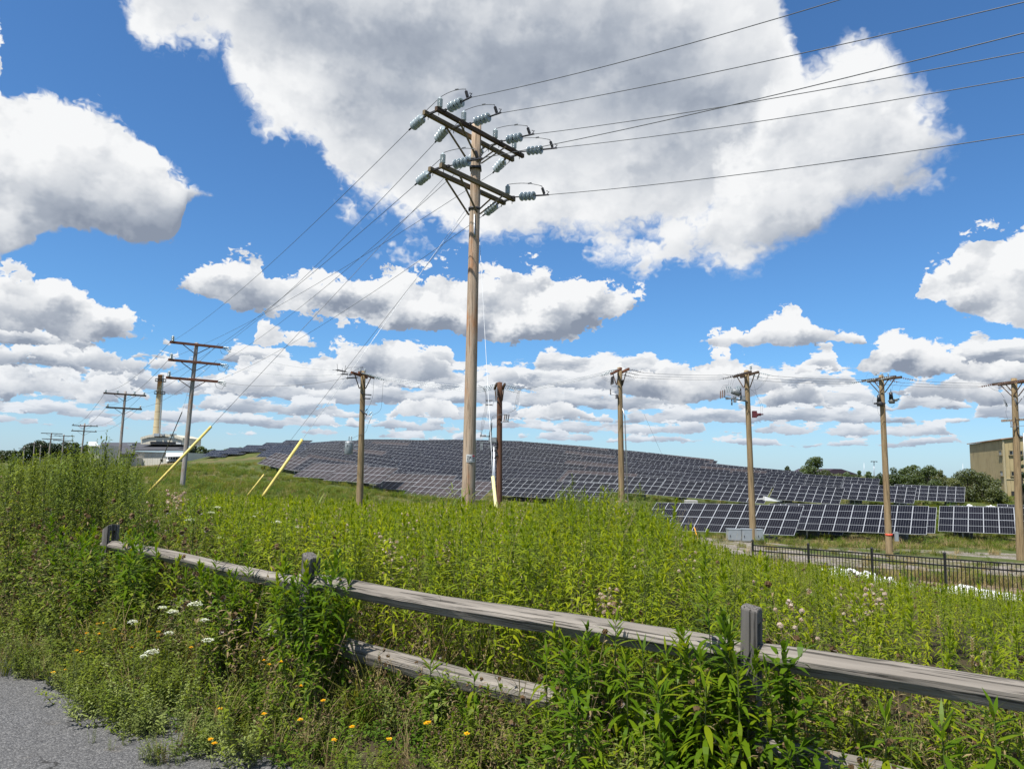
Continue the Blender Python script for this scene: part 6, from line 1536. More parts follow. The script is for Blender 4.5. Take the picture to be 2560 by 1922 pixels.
def dryweed(seed):
    rg = np.random.default_rng(seed); P = PB_()
    for s in range(6):
        pts = curve_stem(rg.uniform(0.35, 0.75), 0.35, rg); off = rg.normal(0, 0.05, 2); pts = [p+np.array((off[0], off[1], 0)) for p in pts]; P.stem(pts, 0.003)
        for j in range(9): q = on(pts, 0.45+0.55*j/9); P.leaf(q, j*GA, rg.uniform(-0.6, 0.8), 0.05, 0.010, -1.0, 0, n=2, prof=(0.5, 1, 0.1))
        P.puff(pts[-1], 0.02, 10, 2, rg)
    return P.mesh('dry_weed', [LM['straw'], MT['dry_stem'], LM['brown']])

def scatter(name, protos, pts, rots, scs, idx):
    """one object whose points carry instances of the plants: ground cover nobody could count"""
    cl_ = bpy.data.collections.new(name+'_kinds')
    for i, me in enumerate(protos):
        o = bpy.data.objects.new('%s_kind_%02d' % (name, i), me); cl_.objects.link(o)
    me = bpy.data.meshes.new(name); n = len(pts)
    me.vertices.add(n); me.vertices.foreach_set('co', np.asarray(pts, np.float32).ravel())
    for nm, tp, key, dat in (('rot', 'FLOAT_VECTOR', 'vector', rots), ('scl', 'FLOAT', 'value', scs), ('idx', 'INT', 'value', idx)):
        a = me.attributes.new(nm, tp, 'POINT'); a.data.foreach_set(key, np.asarray(dat, np.int32 if tp == 'INT' else np.float32).ravel())
    o = put(name, me); tag(o, kind='stuff')
    ng = bpy.data.node_groups.new(name, 'GeometryNodeTree')
    ng.interface.new_socket('Geometry', in_out='INPUT', socket_type='NodeSocketGeometry'); ng.interface.new_socket('Geometry', in_out='OUTPUT', socket_type='NodeSocketGeometry')
    N = ng.nodes; Lk = ng.links; gi = N.new('NodeGroupInput'); go = N.new('NodeGroupOutput')
    ip = N.new('GeometryNodeInstanceOnPoints'); ci = N.new('GeometryNodeCollectionInfo'); ci.inputs[0].default_value = cl_
    ci.inputs['Separate Children'].default_value = True; ci.inputs['Reset Children'].default_value = True
    def attr(nm, ty):
        q = N.new('GeometryNodeInputNamedAttribute'); q.data_type = ty; q.inputs['Name'].default_value = nm; return q.outputs['Attribute']
    er = N.new('FunctionNodeEulerToRotation'); Lk.new(attr('rot', 'FLOAT_VECTOR'), er.inputs[0])
    Lk.new(gi.outputs[0], ip.inputs['Points']); Lk.new(ci.outputs[0], ip.inputs['Instance']); ip.inputs['Pick Instance'].default_value = True
    Lk.new(attr('idx', 'INT'), ip.inputs['Instance Index']); Lk.new(er.outputs[0], ip.inputs['Rotation']); Lk.new(attr('scl', 'FLOAT'), ip.inputs['Scale'])
    Lk.new(ip.outputs[0], go.inputs[0])
    md = o.modifiers.new('plants', 'NODES'); md.node_group = ng
    return o
def put_scatter(name, protos, xy, sc, idx, lean=0.10, rz=None):
    xy = np.asarray(xy); n = len(xy); z = zt(xy[:, 0], xy[:, 1])
    rot = np.stack([rng.normal(0, lean, n), rng.normal(0, lean, n), rng.uniform(0, 6.28, n)], -1)
    scatter(name, protos, np.c_[xy, z], rot, sc, idx)
    print(name, n)

fp2 = np.array(FP[2][:2]); fn = np.array(FN[:2]); pe = np.array(PE); pn = np.array(PN)
def side(xy): return (xy-fp2)@fn                 # >0 on the camera side of the split-rail fence
def verge(xy): return -((xy-pe)@pn)              # >0 off the path
def wedge(xy, m=0.82): return np.abs(xy[:, 0]) < m*np.maximum(xy[:, 1], 0)+1.2
def samp(n, x0, x1, y0, y1): return np.c_[rng.uniform(x0, x1, n), rng.uniform(y0, y1, n)]
def vn(xy, s, seed):
    a = np.sin(xy[:, 0]*s+seed)*np.cos(xy[:, 1]*s*1.1+seed*2)+0.6*np.sin(xy[:, 0]*s*2.3+xy[:, 1]*s*1.7+seed*3); return a/1.6
GOLD = [goldenrod(100+i, h=1.0+0.07*i) for i in range(6)]
MUG = [mugwort(200+i, h=1.7+0.12*i) for i in range(5)]
WIL = [mugwort(250+i, h=1.6, nb=12, key='willow', ll=0.11, lw=0.016, up=1.15, br=0.34) for i in range(3)]
# height of the growth as the photograph shows its top line: (overview column, row)
TOPL = np.array([(-300,985),(0,985),(60,988),(150,975),(200,962),(265,958),(300,1005),(330,1052),(420,1062),(560,1072),(800,1084),(1010,1086),(1100,1080),(1200,1062),(1300,1046),(1400,1075),(1450,1120),(1520,1166),(1600,1190),(1700,1206),(1800,1216),(1900,1236),(2000,1250),(2212,1268),(2600,1300)], float)
def cap(xy, sc, h0, lo=0.82, hi=1.03):
    px = 1106+1550*xy[:, 0]/np.maximum(xy[:, 1], 0.3)
    lim = np.interp(px, TOPL[:, 0], TOPL[:, 1]); hz_ = 1010.1+0.0186*(px-1106)
    zl = 1.7-(lim-hz_)/1550*xy[:, 1]
    return np.clip(np.minimum(sc, (zl-zt(xy[:, 0], xy[:, 1]))*rng.uniform(lo, hi, len(xy))/h0), 0.16, None)
# field of goldenrod behind the fence
xy = samp(22000, -18, 26, 1.5, 25.0)
yl = np.where(xy[:, 0] > 5, 24.0-0.0605/0.0514*(xy[:, 0]-8.0)*1.0-0.5, 24.5)
d = np.hypot(xy[:, 0], xy[:, 1])
ratio = xy[:, 0]/np.maximum(xy[:, 1], 0.1)
keep = (side(xy) < -0.16) & wedge(xy) & (xy[:, 1] < yl) & (rng.uniform(size=len(xy)) < np.clip(1.25-d/34, 0.45, 1.0))
tall = (ratio < -0.43-0.02*vn(xy, 0.9, 2)) & (xy[:, 1] > 6.5)
xy_f = xy[keep & ~tall]; r_f = ratio[keep & ~tall]
n = len(xy_f); k = rng.integers(0, 6, n); sc = rng.normal(0.98, 0.10, n)*(1+0.10*vn(xy_f, 0.7, 5))
rightlow = sst(r_f, 0.30, 0.55); sc *= 1-0.16*rightlow
sc = np.where(r_f > 0.5, sc*0.95, sc)
mixm = rng.uniform(size=n) < 0.09+0.10*(vn(xy_f, 0.5, 9) > 0.35)
k = np.where(mixm, rng.integers(6, 9, n), k); sc = np.where(mixm, sc*0.62, sc)
H0 = np.array([1.0+0.07*i for i in range(6)]+[1.7, 1.82, 1.94])
sc = cap(xy_f, sc, H0[k], 0.80, 1.04)
put_scatter('goldenrod_field', GOLD+MUG[:3], xy_f, sc, k, 0.09)
# tall weeds at the left
xy_t = xy[keep & tall & (rng.uniform(size=len(xy)) < 0.5)]; n = len(xy_t); rt = xy_t[:, 0]/xy_t[:, 1]
sc = rng.normal(0.86, 0.12, n)*(0.84+0.30*sst(-rt, 0.43, 0.62))*(1+0.10*vn(xy_t, 1.1, 1))
k = rng.integers(0, 8, n)
k = np.where(k < 5, k, np.where(rng.uniform(size=n) < 0.35, k, k-5)); H1 = np.array([1.7+0.12*i for i in range(5)]+[1.6]*3)
put_scatter('tall_weeds', MUG+WIL, xy_t, cap(xy_t, sc*1.25, H1[k], 0.78, 1.04), k, 0.10)
# willowy weeds in the middle distance right of the big pole
xy_w = samp(900, 0.5, 7.0, 12.5, 19.5); rt = xy_w[:, 0]/xy_w[:, 1]
m_ = (rt > 0.055) & (rt < 0.275) & (rng.uniform(size=900) < 0.42+0.4*np.exp(-((rt-0.17)/0.06)**2)); xy_w = xy_w[m_]; rt = rt[m_]; n = len(xy_w)
put_scatter('willow_weeds', WIL+MUG[:2], xy_w, cap(xy_w, rng.normal(1.0, 0.13, n), 1.65, 0.75, 1.08), rng.integers(0, 5, n), 0.08)
# low growth between the path and the fence
CLUMPS = [clump(300+i, 'mug', 13, 0.42, 0.15, 16, 0.055, 0.015) for i in range(3)]+[clump(310+i, 'grey', 16, 0.30, 0.15, 18, 0.04, 0.013, ('petal_w', 0.0, 0.01)) for i in range(3)]+\
         [clump(320+i, 'clover', 11, 0.26, 0.13, 12, 0.05, 0.02, ('brown', 0.35, 0.015)) for i in range(2)]+[clover(330+i) for i in range(2)]+[grass(340+i, 44, 0.38, 0.10) for i in range(2)]+[grass(350, 36, 0.5, 0.12, 'straw', 0.006)]+[dryweed(360+i) for i in range(2)]
# 0-2 mug, 3-5 grey, 6-7 leafy, 8-9 clover, 10-11 grass, 12 straw, 13-14 dry
xy = samp(46000, -13, 5.0, 1.2, 14.0)
vg = verge(xy)+0.16*vn(xy, 3.1, 4)+0.10*vn(xy, 9.0, 7); sd_ = side(xy)
keep = (vg > 0.24) & (sd_ > -1.6) & wedge(xy, 0.95) & (rng.uniform(size=len(xy)) < np.clip(0.55+0.65*vn(xy, 2.6, 13), 0.34, 0.95))
xy = xy[keep]; vg = vg[keep]; sd_ = sd_[keep]; n = len(xy)
u = rng.uniform(size=n); left = sst(-xy[:, 0]/np.maximum(xy[:, 1], 0.5), 0.28, 0.55)
edge_ = np.exp(-(vg/0.45)**2)
k = np.zeros(n, int)
pm = 0.26+0.30*left*(1-edge_); pg = pm+0.10+0.42*edge_*(0.35+0.65*(vn(xy, 1.7, 3) > -0.2)); pl = pg+0.13*(1-left); pc = pl+0.14*(1-left); pgr = pc+0.12; pst = pgr+0.08
k = np.where(u < pm, rng.integers(0, 3, n), np.where(u < pg, rng.integers(3, 6, n), np.where(u < pl, rng.integers(6, 8, n), np.where(u < pc, rng.integers(8, 10, n), np.where(u < pgr, rng.integers(10, 12, n), np.where(u < pst, 12, rng.integers(13, 15, n)))))))
sc = rng.normal(0.80, 0.27, n)*(0.62+0.55*sst(vg, 0.1, 1.3))*(1+0.55*left*sst(vg, 0.3, 1.4))
sc = np.where(k >= 13, sc*0.75, sc); sc = np.where((k == 8) | (k == 9), np.clip(sc, 0.6, 1.0), sc)
pxv = 1106+1550*xy[:, 0]/np.maximum(xy[:, 1], 0.3)
bay = sst(pxv, 560, 760)*(1-sst(pxv, 1120, 1240)); low = np.maximum(bay, 0.75*sst(pxv, 1640, 1800))
dryk = (rng.uniform(size=n) < 0.40*low) & (vg > 0.5); k = np.where(dryk, rng.choice([8, 9, 12, 13, 14, 6], n), k)
sc *= 1-0.30*low
put_scatter('verge_weeds', CLUMPS, xy, np.clip(sc, 0.3, 1.7), k, 0.16)
# weeds of middle height at the left, between the path and the tall ones
xy = samp(5200, -16, -2.2, 4.0, 13.5); vg = verge(xy); rt = xy[:, 0]/xy[:, 1]
left_of = (xy-np.array(FP[0][:2]))@np.array(FD[:2])
keep = (vg > 0.75+0.2*vn(xy, 2.0, 1)) & (rt < -0.34) & ((side(xy) > 0.05) | (left_of < 0.1)) & wedge(xy, 0.9) & (rng.uniform(size=len(xy)) < 0.40); keep &= ~((side(xy) > -0.1) & (left_of > 0) & (side(xy) > 0.9))
xy = xy[keep]; n = len(xy); vg = verge(xy)
sc = rng.normal(0.50, 0.08, n)*(0.45+0.62*sst(vg, 0.7, 3.0)); k = rng.integers(0, 11, n)
put_scatter('middle_weeds', MUG+GOLD, xy, np.where(k >= 5, sc*1.45, sc), k, 0.12)
# taller stems crowding the rails, in bunches
NEARG = []
for i in range(5):
    me = goldenrod(150+i, h=1.0, nl=66, L=0.165, w=0.026); me.materials[0] = LM['near']; NEARG.append(me)
t_ = rng.uniform(-1.0, 2.25, 1700); o_ = rng.normal(0.12, 0.26, 1700)
xy = fp2[None]-np.array(FD[:2])[None]*(t_*3.28)[:, None]+fn[None]*o_[:, None]
px = 1106+1550*xy[:, 0]/np.maximum(xy[:, 1], 0.3)
dens = np.interp(px, [-200, 120, 215, 225, 290, 300, 330, 380, 450, 500, 570, 620, 680, 760, 800, 900, 1120, 1180, 1350, 1400, 1480, 1570, 1600, 1650, 1690, 1790, 1850, 2212, 2600], [.5, .6, .7, .15, .15, .7, .7, .35, .7, .9, .5, .5, .9, .7, .12, .10, .12, .55, .5, .35, .75, .75, .2, .2, .6, .5, .3, .35, .3])
hgt = np.interp(px, [-200, 240, 330, 400, 500, 600, 680, 760, 800, 1120, 1200, 1340, 1420, 1500, 1600, 1660, 1720, 1800, 2212], [1.2, 1.05, 1.0, .75, .95, .75, 1.05, .9, .45, .45, .76, .9, .7, .84, .98, .55, .82, .46, .55])
keep = (rng.uniform(size=1700) < dens*0.42) & (verge(xy) > 0.35) & wedge(xy, 0.95); xy = xy[keep]; n = len(xy)
put_scatter('fence_weeds', NEARG, xy, hgt[keep]*rng.uniform(0.45, 1.08, n), rng.integers(0, 5, n), 0.12)
# dry stalks and fluff mixed through the field
TH0 = []
def fluffy(seed):
    rg = np.random.default_rng(seed); P = PB_(); e = curve_stem(1.15, 0.10, rg); P.stem(e, 0.005, 1)
    for i in range(20): P.leaf(on(e, 0.15+0.6*i/20), i*GA, 0.2*rg.normal(), 0.09, 0.014, -1.0, 0, n=2, prof=(0.5, 1, 0.1))
    for k in range(9):
        a = k*GA; t0 = on(e, 0.75+0.25*k/9); q = t0+np.array((math.cos(a)*0.10, math.sin(a)*0.10, rg.uniform(0.02, 0.12)))*rg.uniform(0.4, 1.2); P.stem([t0, q], 0.0025, 1); P.puff(q, rg.uniform(0.012, 0.022), 12, 2, rg)
    return P.mesh('seeding_stalk', [LM['mug'], MT['dry_stem'], LM['fluff']])
DRY = [fluffy(750), fluffy(751), dryweed(752), dryweed(753), grass(754, 26, 1.05, 0.10, 'straw', 0.007), grass(755, 40, 1.0, 0.14, 'grass', 0.011, 4), grass(756, 30, 1.1, 0.12, 'grass', 0.010, 5)]
xy = samp(2600, -16, 24, 1.8, 23); yl2 = np.where(xy[:, 0] > 5, 24.0-1.177*(xy[:, 0]-8.0)-0.5, 24.0)
keep = (side(xy) < -0.15) & wedge(xy) & (xy[:, 1] < yl2) & (rng.uniform(size=2600) < 0.35+0.55*(vn(xy, 0.8, 11) > 0.1)); xy = xy[keep]; n = len(xy)
k = rng.integers(0, 7, n); h0 = np.array([1.25, 1.25, 0.75, 0.75, 1.05, 1.2, 1.3])[k]
put_scatter('mixed_weeds', DRY, xy, cap(xy, rng.normal(1.0, 0.14, n), h0, 0.85, 1.07), k, 0.12)
# meadow grass on the slopes and round the tables
TUFT = [grass(400+i, 60, 0.42, 0.30, w=0.016) for i in range(3)]+[clump(410, 'mug', 14, 0.40, 0.30, 12, 0.10, 0.035), clump(411, 'clover', 12, 0.36, 0.30, 12, 0.11, 0.04), grass(412, 44, 0.45, 0.28, 'straw', 0.013)]
d = 22*np.exp(rng.uniform(0, 1, 15000)*math.log(150/22)); a = rng.uniform(-0.74, 0.74, 15000)
xy = np.c_[d*a, d]
road = (xy[:, 0] > 4) & (xy[:, 1] > 29.0) & (xy[:, 1] < 50.0) & (rng.uniform(size=15000) < 0.90)
dirt = (xy[:, 0] > 9) & (np.abs(xy[:, 1]-(28.3-0.6*(xy[:, 0]-8))) < 2.6) & (rng.uniform(size=15000) < 0.9)
infield = np.array([inside(x, y-3) for x, y in xy])
keep = ~road & ~dirt & ~(infield & (rng.uniform(size=15000) < 0.75)) & ((xy[:, 1] > 24) | (xy[:, 0] > 8))
xy = xy[keep]; n = len(xy); d = np.hypot(xy[:, 0], xy[:, 1])
k = rng.integers(0, 6, n); k = np.where((k == 5) & (rng.uniform(size=n) < 0.55), 0, k)
dryz = (xy[:, 0] > 6) & (xy[:, 1] < 62) & (rng.uniform(size=n) < 0.5); k = np.where(dryz, 5, k)
put_scatter('meadow_grass', TUFT, xy, rng.normal(0.9, 0.2, n).clip(0.4, 1.5)*(0.75+0.006*d)*(1+0.3*vn(xy, 0.25, 3)), k, 0.10)

# ------------------------------------------------------------------ plants one can tell apart along the fence
def leafmesh(seed, bend, wd):
    P = PB_(); rg = np.random.default_rng(seed)
    P.leaf((0, 0, 0), 0.0, 0.0, 1.0, wd, bend, 0, n=5, prof=(0.12, 0.72, 1.0, 0.82, 0.45, 0.02)); return P.mesh('leaf', [LM['near']])
LEAF = [leafmesh(i, b_, w_) for i, (b_, w_) in enumerate(((-0.5, 0.13), (-0.9, 0.14), (-1.4, 0.125), (-1.9, 0.13), (-0.2, 0.11)))]
def on_fence(px, py, off):
    """ground point in front of the fence seen under photo column px, and the height that reaches row py"""
    v = ray(px*1.15732, py*1.15732); o2 = FP[2]+FN*off
    # horizontal intersection of the sight plane with the line o2 + FD*t
    t = (o2.x*v.y-o2.y*v.x)/(FD.y*v.x-FD.x*v.y); q = o2+FD*t
    s = q.y/v.y; return Vector((q.x, q.y, 0)), CAM.z+v.z*s
def near_goldenrod(px, py, off, label, nl=62, L=0.16, seed=0):
    q, h = on_fence(px, py, off); h = max(0.25, h-0.01); rg = np.random.default_rng(seed+int(px))
    t = thing('goldenrod', label, 'plant', (q.x, q.y, 0), rg.uniform(0, 6.28), group='tall goldenrod in front of the rails')
    pts = curve_stem(h, rg.uniform(0.01, 0.05), rg); P = PB_(); P.stem(pts, 0.007, 0, 5); put('stem', P.mesh('stem', [MT['stem']]), t)
    nl = int(nl*max(0.6, h/0.9))
    for i in range(nl):
        u = 0.18+0.82*(i/(nl-1)); l = L*rg.uniform(0.75, 1.2)*(1.0 if u < 0.72 else 1-0.38*(u-0.72)/0.28)
        el = -0.55+0.75*u+0.25*rg.normal() if u < 0.8 else 0.3+3.6*(u-0.8)+0.2*rg.normal()
        kk = rg.integers(1, 4) if u < 0.85 else (0 if u < 0.93 else 4)
        o = put('leaf', LEAF[kk], t, tuple(on(pts, u)), None, (l*1.35, l, l))
        o.rotation_euler = Euler((el, 0, i*GA+rg.normal()*0.3), 'XYZ')
    return t
NG_ = [(258,1160,.14,'goldenrod growing right up the leftmost fence post'), (303,1152,.10,'goldenrod leaning over the rail just right of the leftmost post'), (340,1172,.22,'goldenrod crossing the upper rail, third from the leftmost post'), (405,1235,.28,'short goldenrod hanging below the rail in the left bay'), (470,1198,.16,'goldenrod rising over the rail in the middle of the left bay'), (540,1212,.20,'goldenrod with long drooping leaves over the left bay rail'),
       (505,1262,.30,'drooping goldenrod under the left bay rail'), (590,1268,.26,'goldenrod between left bay and second post, below the rail'), (640,1240,.22,'goldenrod just left of the second fence post'), (688,1212,.12,'goldenrod covering the front of the second fence post'), (712,1228,.20,'goldenrod at the right edge of the second post'), (735,1222,.10,'slim goldenrod just right of the second post, above the rail'), (668,1290,.30,'low goldenrod at the foot of the second post'),
       (1185,1405,.24,'goldenrod before the lower rail, leftmost of the large right group'), (1213,1390,.20,'goldenrod reaching the upper rail, second of the right group'), (1246,1382,.26,'bushy goldenrod touching the underside of the upper rail'), (1276,1412,.32,'goldenrod below the rail, fourth of the right group'), (1328,1338,.20,'tall goldenrod standing across both rails right of the bay middle'), (1362,1420,.34,'low goldenrod with yellowing leaves in the right group'), (1402,1398,.26,'goldenrod left of the thick cluster by the third post'), (1445,1402,.22,'goldenrod second left of the thick cluster by the third post'), (1478,1372,.24,'goldenrod overlapping the upper rail left of the third post'), (1512,1408,.34,'wide leaved goldenrod in the thick cluster'), (1545,1292,.15,'tallest goldenrod, up the left face of the third post'), (1572,1350,.24,'goldenrod with broad bright leaves before the third post'), (1600,1432,.32,'goldenrod at the foot of the third post'), (1430,1462,.42,'low goldenrod in front of the thick cluster'), (1520,1475,.45,'low bright goldenrod closest to the camera by the third post'), (1655,1442,.24,'single goldenrod stem right of the third post'),
       (935,1425,.25,'small goldenrod before the lower rail in the middle bay'), (1030,1448,.22,'small goldenrod under the lower rail, middle bay'), (2040,1560,.30,'goldenrod under the right-hand rail near the edge'), (1905,1535,.28,'goldenrod under the middle of the right-hand rail'), (2150,1520,.34,'goldenrod at the lower right corner')]
for i, (px, py, off, lb) in enumerate(NG_): near_goldenrod(px, py, off, lb, seed=i*7, L=0.165 if py > 1280 or px > 1000 else 0.15)
# lobed mugwort right of the third post
q, h = on_fence(1722, 1398, .22)
mw = mugwort(777, h, 15, 'near', 0.11, 0.03, 0.75, 0.34); t = put('mugwort', mw, None, (q.x, q.y, 0)); tag(t, 'bushy mugwort with jagged leaves over the right-hand rail', 'plant')
q, h = on_fence(945, 1470, .30); t = put('thistle_plant', mugwort(778, max(0.35, h), 12, 'willow', 0.09, 0.028, 0.7, 0.30), None, (q.x, q.y, 0)); tag(t, 'dark green thistle growing under the lower rail', 'plant')
# the feathery tops that stand above the tall growth at the left
FEATHER = [mugwort(800+i, h=2.0, nb=26, ll=0.085, lw=0.020, up=1.10, br=0.24) for i in range(3)]
FE = [(18, 968, 9.0), (52, 975, 10.5), (84, 962, 9.5), (128, 978, 11.0), (163, 970, 10.0), (186, 938, 9.2), (206, 965, 10.4), (233, 928, 9.4), (251, 950, 9.0), (268, 985, 10.2), (299, 990, 10.8), (322, 1022, 10.5), (112, 985, 8.2), (38, 990, 7.6)]
for i, (px, py, Z) in enumerate(FE):
    w = at(px*1.15732, py*1.15732, Z); z0 = gz(w.x, w.y); s = (w.z-z0)/2.0
    t = thing('feathery_weed', 'tall feathery weed, %s from the left of those rising above the bushes at left' % nth(order([q[0] for q in FE])[i]), 'plant', (w.x, w.y, z0), i*1.3, 'feathery weeds at the left'); put('plant_body', FEATHER[i % 3], t, scale=(min(s, 1.0), min(s, 1.0), s))
# flowers
def umbel(seed, h, r):
    rg = np.random.default_rng(seed); P = PB_(); e = curve_stem(h, 0.06, rg); P.stem(e, 0.003, 0, 4); U = PB_(); top = e[-1]
    for k in range(26):
        a = k*GA; rr_ = r*math.sqrt((k+0.5)/26); c = top+np.array((rr_*math.cos(a), rr_*math.sin(a), 0.022-0.42*rr_*rr_/r+0.002*rg.normal()))
        for q in range(7):
            d = rg.normal(0, 0.0042*r/0.034, 3)*(1, 1, 0.4); tl = rg.normal(0, 0.35, 2); w_ = 0.0021*r/0.034
            U.quad(c+d, (w_, 0, w_*tl[0]), (0, w_, w_*tl[1]), 0)
        P.stem([top-np.array((0, 0, 0.03)), c-np.array((0, 0, 0.002))], 0.0009, 0)
    return P.mesh('stem', [MT['stem']]), U.mesh('umbel', [LM['petal_w']])
UM = [umbel(600+i, 1.0, 0.030+0.006*(i % 3)) for i in range(4)]
def white_flower(P, top, i, label, group, s=1.0):
    h = top-P.z; t = thing('wild_carrot_flower', label, 'flower', P, rng.uniform(0, 6), group); a, b_ = UM[i % 4]
    put('stem', a, t, scale=(1, 1, h)); u = put('umbel', b_, t, scale=(s, s, s)); e = np.array(a.vertices[len(a.vertices)-1].co)*0
    top_xy = [v.co for v in a.vertices[20:24]]; cx_ = sum(v.x for v in top_xy)/4; cy_ = sum(v.y for v in top_xy)/4
    u.location = (cx_*(1-s), cy_*(1-s), h-s*1.0)
for i, (px, py) in enumerate(((330,1316), (357,1323), (400,1309), (429,1347), (371,1374), (429,1389), (307,1412), (292,1424), (304,1348))):
    v = ray(px*1.15732, py*1.15732); Z = 5.0+0.25*math.sin(i*2.1); w = CAM+v*(Z/v.y)
    white_flower(Vector((w.x, w.y, 0)), max(0.25, w.z), i, 'white wild carrot flower, %s from the left in the low weeds' % nth(order([330,357,400,429,371,429.5,307,292,304])[i]), 'white flowers in front of the left fence bay', 1.0)
WFB = ((243,1112), (437,1096), (452,1108), (462,1098), (500,1115), (447,1132), (466,1163), (537,1118), (570,1135), (548,1110), (605,1130), (580,1155), (615,1160), (640,1140), (398,1125), (353,1118), (590,1112), (1455,1245))
for i, (px, py) in enumerate(WFB):
    v = ray(px*1.15732, py*1.15732); Z = 11.0+3.0*math.sin(i*1.7) if px < 1000 else 12; w = CAM+v*(Z/v.y)
    P = Vector((w.x, w.y, gz(w.x, w.y)))
    white_flower(P, max(w.z, P.z+0.4), i, 'white wild carrot flower, %s from the left behind the fence' % nth(order([q[0] for q in WFB])[i]), 'white flowers behind the fence', 1.15)
def daisy(seed):
    rg = np.random.default_rng(seed); P = PB_(); e = curve_stem(1.0, 0.05, rg); P.stem(e, 0.0022, 0); Hd = PB_(); t = e[-1]
    for k in range(14): Hd.leaf(t, k*2*math.pi/14+rg.normal()*0.1, 0.25+0.2*rg.normal(), 0.017, 0.008, -0.3, 0, n=2, prof=(0.6, 1.0, 0.7))
    for k in range(8): Hd.leaf(t, k*2*math.pi/8+0.2, 0.8, 0.010, 0.006, -0.2, 0, n=1, prof=(0.8, 0.7))
    return P.mesh('stem', [MT['stem']]), Hd.mesh('flower_head', [LM['petal_y']])
DA = [daisy(650+i) for i in range(3)]
YF = [(63,1412), (125,1448), (128,1452), (172,1368), (181,1370), (205,1345), (212,1372), (152,1404), (160,1408), (208,1348), (236,1346), (240,1362), (268,1400), (271,1366), (352,1378), (340,1352), (357,1362), (427,1398), (424,1352), (461,1351), (470,1350), (466,1362), (503,1357), (504,1360), (571,1430), (592,1432), (614,1410), (567,1434), (648,1476), (683,1517), (490,1525), (460,1612), (461,1632), (553,1540), (720,1590), (745,1575), (905,1562), (912,1556), (1020,1590), (584,1245), (590,1330), (915,1187), (921,1190), (655,1187), (1048,1480), (820,1600), (635,1560), (1180,1340)]
for i, (px, py) in enumerate(YF):
    far_ = py < 1260; v = ray(px*1.15732, py*1.15732)
    Z = (8.5 if far_ else None)
    if Z is None:
        for zf_ in (0.34, 0.28, 0.22, 0.16, 0.10):
            w = atz(px*1.15732, py*1.15732, zf_+0.05*math.sin(i*1.3)); Z = w.y
            if -((Vector((w.x, w.y))-PE).dot(PN)) > 0.30: break
    w = CAM+v*(Z/v.y); P = Vector((w.x, w.y, gz(w.x, w.y)))
    t = thing('yellow_hawkweed', 'small yellow hawkweed flower, %s from the left in the verge' % nth(order([q[0] if q[1] >= 1260 else 9e9 for q in YF])[i]) if not far_ else 'yellow hawkweed flower, %s from the left behind the fence' % nth(order([q[0] if q[1] < 1260 else 9e9 for q in YF])[i]), 'flower', P, rng.uniform(0, 6), 'yellow flowers in the verge' if not far_ else 'yellow flowers behind the fence')
    a, b_ = DA[i % 3]; h = max(0.15, w.z-P.z); s = 0.95 if not far_ else 1.3; put('stem', a, t, scale=(1, 1, h)); o = put('flower_head', b_, t, scale=(s, s, s))
    tp = [q.co for q in a.vertices[-3:]]; o.location = (sum(q.x for q in tp)/3*(1-s), sum(q.y for q in tp)/3*(1-s), h-s)
def thistle(seed):
    rg = np.random.default_rng(seed); P = PB_(); e = curve_stem(1.15, 0.08, rg); P.stem(e, 0.006, 1, 4); F_ = PB_()
    for i in range(26): P.leaf(on(e, 0.1+0.6*i/26), i*GA, 0.2*rg.normal(), 0.10, 0.016, -1.0, 0)
    for k in range(20):
        a = k*GA; t0 = on(e, 0.72+0.28*k/20); q = t0+np.array((math.cos(a)*0.11, math.sin(a)*0.11, rg.uniform(0.02, 0.13)))*rg.uniform(0.5, 1.2); P.stem([t0, q], 0.003, 1); F_.puff(q, rg.uniform(0.022, 0.042), 18, 0, rg)
    return P.mesh('stalk', [LM['mug'], MT['stem']]), F_.mesh('seed_fluff', [LM['fluff']])
TH = [thistle(700+i) for i in range(3)]
for i, (px, py, Z, lb) in enumerate(((385,1065,12.5,'largest clump of pinkish thistle fluff, left of the middle guard'), (396,1072,12.2,'thistle fluff right behind the largest fluff clump'), (372,1082,11.8,'thistle fluff low on the left of the largest clump'), (700,1130,9.5,'thistle fluff above the second fence post'), (725,1140,9.0,'thistle fluff just right above the second post'), (760,1155,8.6,'thistle fluff second right of the second post'), (850,1165,8.2,'small thistle fluff in the middle field, left one'), (950,1180,8.0,'round thistle fluff above the middle bay rail'), (965,1175,8.4,'thistle fluff behind the round one of the middle bay'), (1310,1285,5.6,'thistle fluff over the upper rail left of the third post'), (1322,1290,5.4,'low thistle fluff by the upper rail'), (175,1150,9.8,'thistle fluff left of the leftmost post, upper'), (215,1165,9.2,'thistle fluff beside the leftmost post'), (160,1170,9.0,'thistle fluff left of the leftmost post, lower'), (1860,1280,6.0,'thistle fluff in the right field, left of two'), (1905,1275,6.2,'thistle fluff in the right field, right of two'), (560,1160,9.5,'faded thistle fluff in the left field'), (1210,1210,9.0,'small brownish thistle fluff in the middle of the field'))):
    v = ray(px*1.15732, py*1.15732); w = CAM+v*(Z/v.y); P = Vector((w.x, w.y, gz(w.x, w.y))); h = max(0.5, w.z-P.z)
    t = thing('thistle', lb, 'plant', P, rng.uniform(0, 6), 'thistles gone to fluff'); a, b_ = TH[i % 3]; s = h/1.2; put('stalk', a, t, scale=s); put('seed_fluff', b_, t, scale=s)
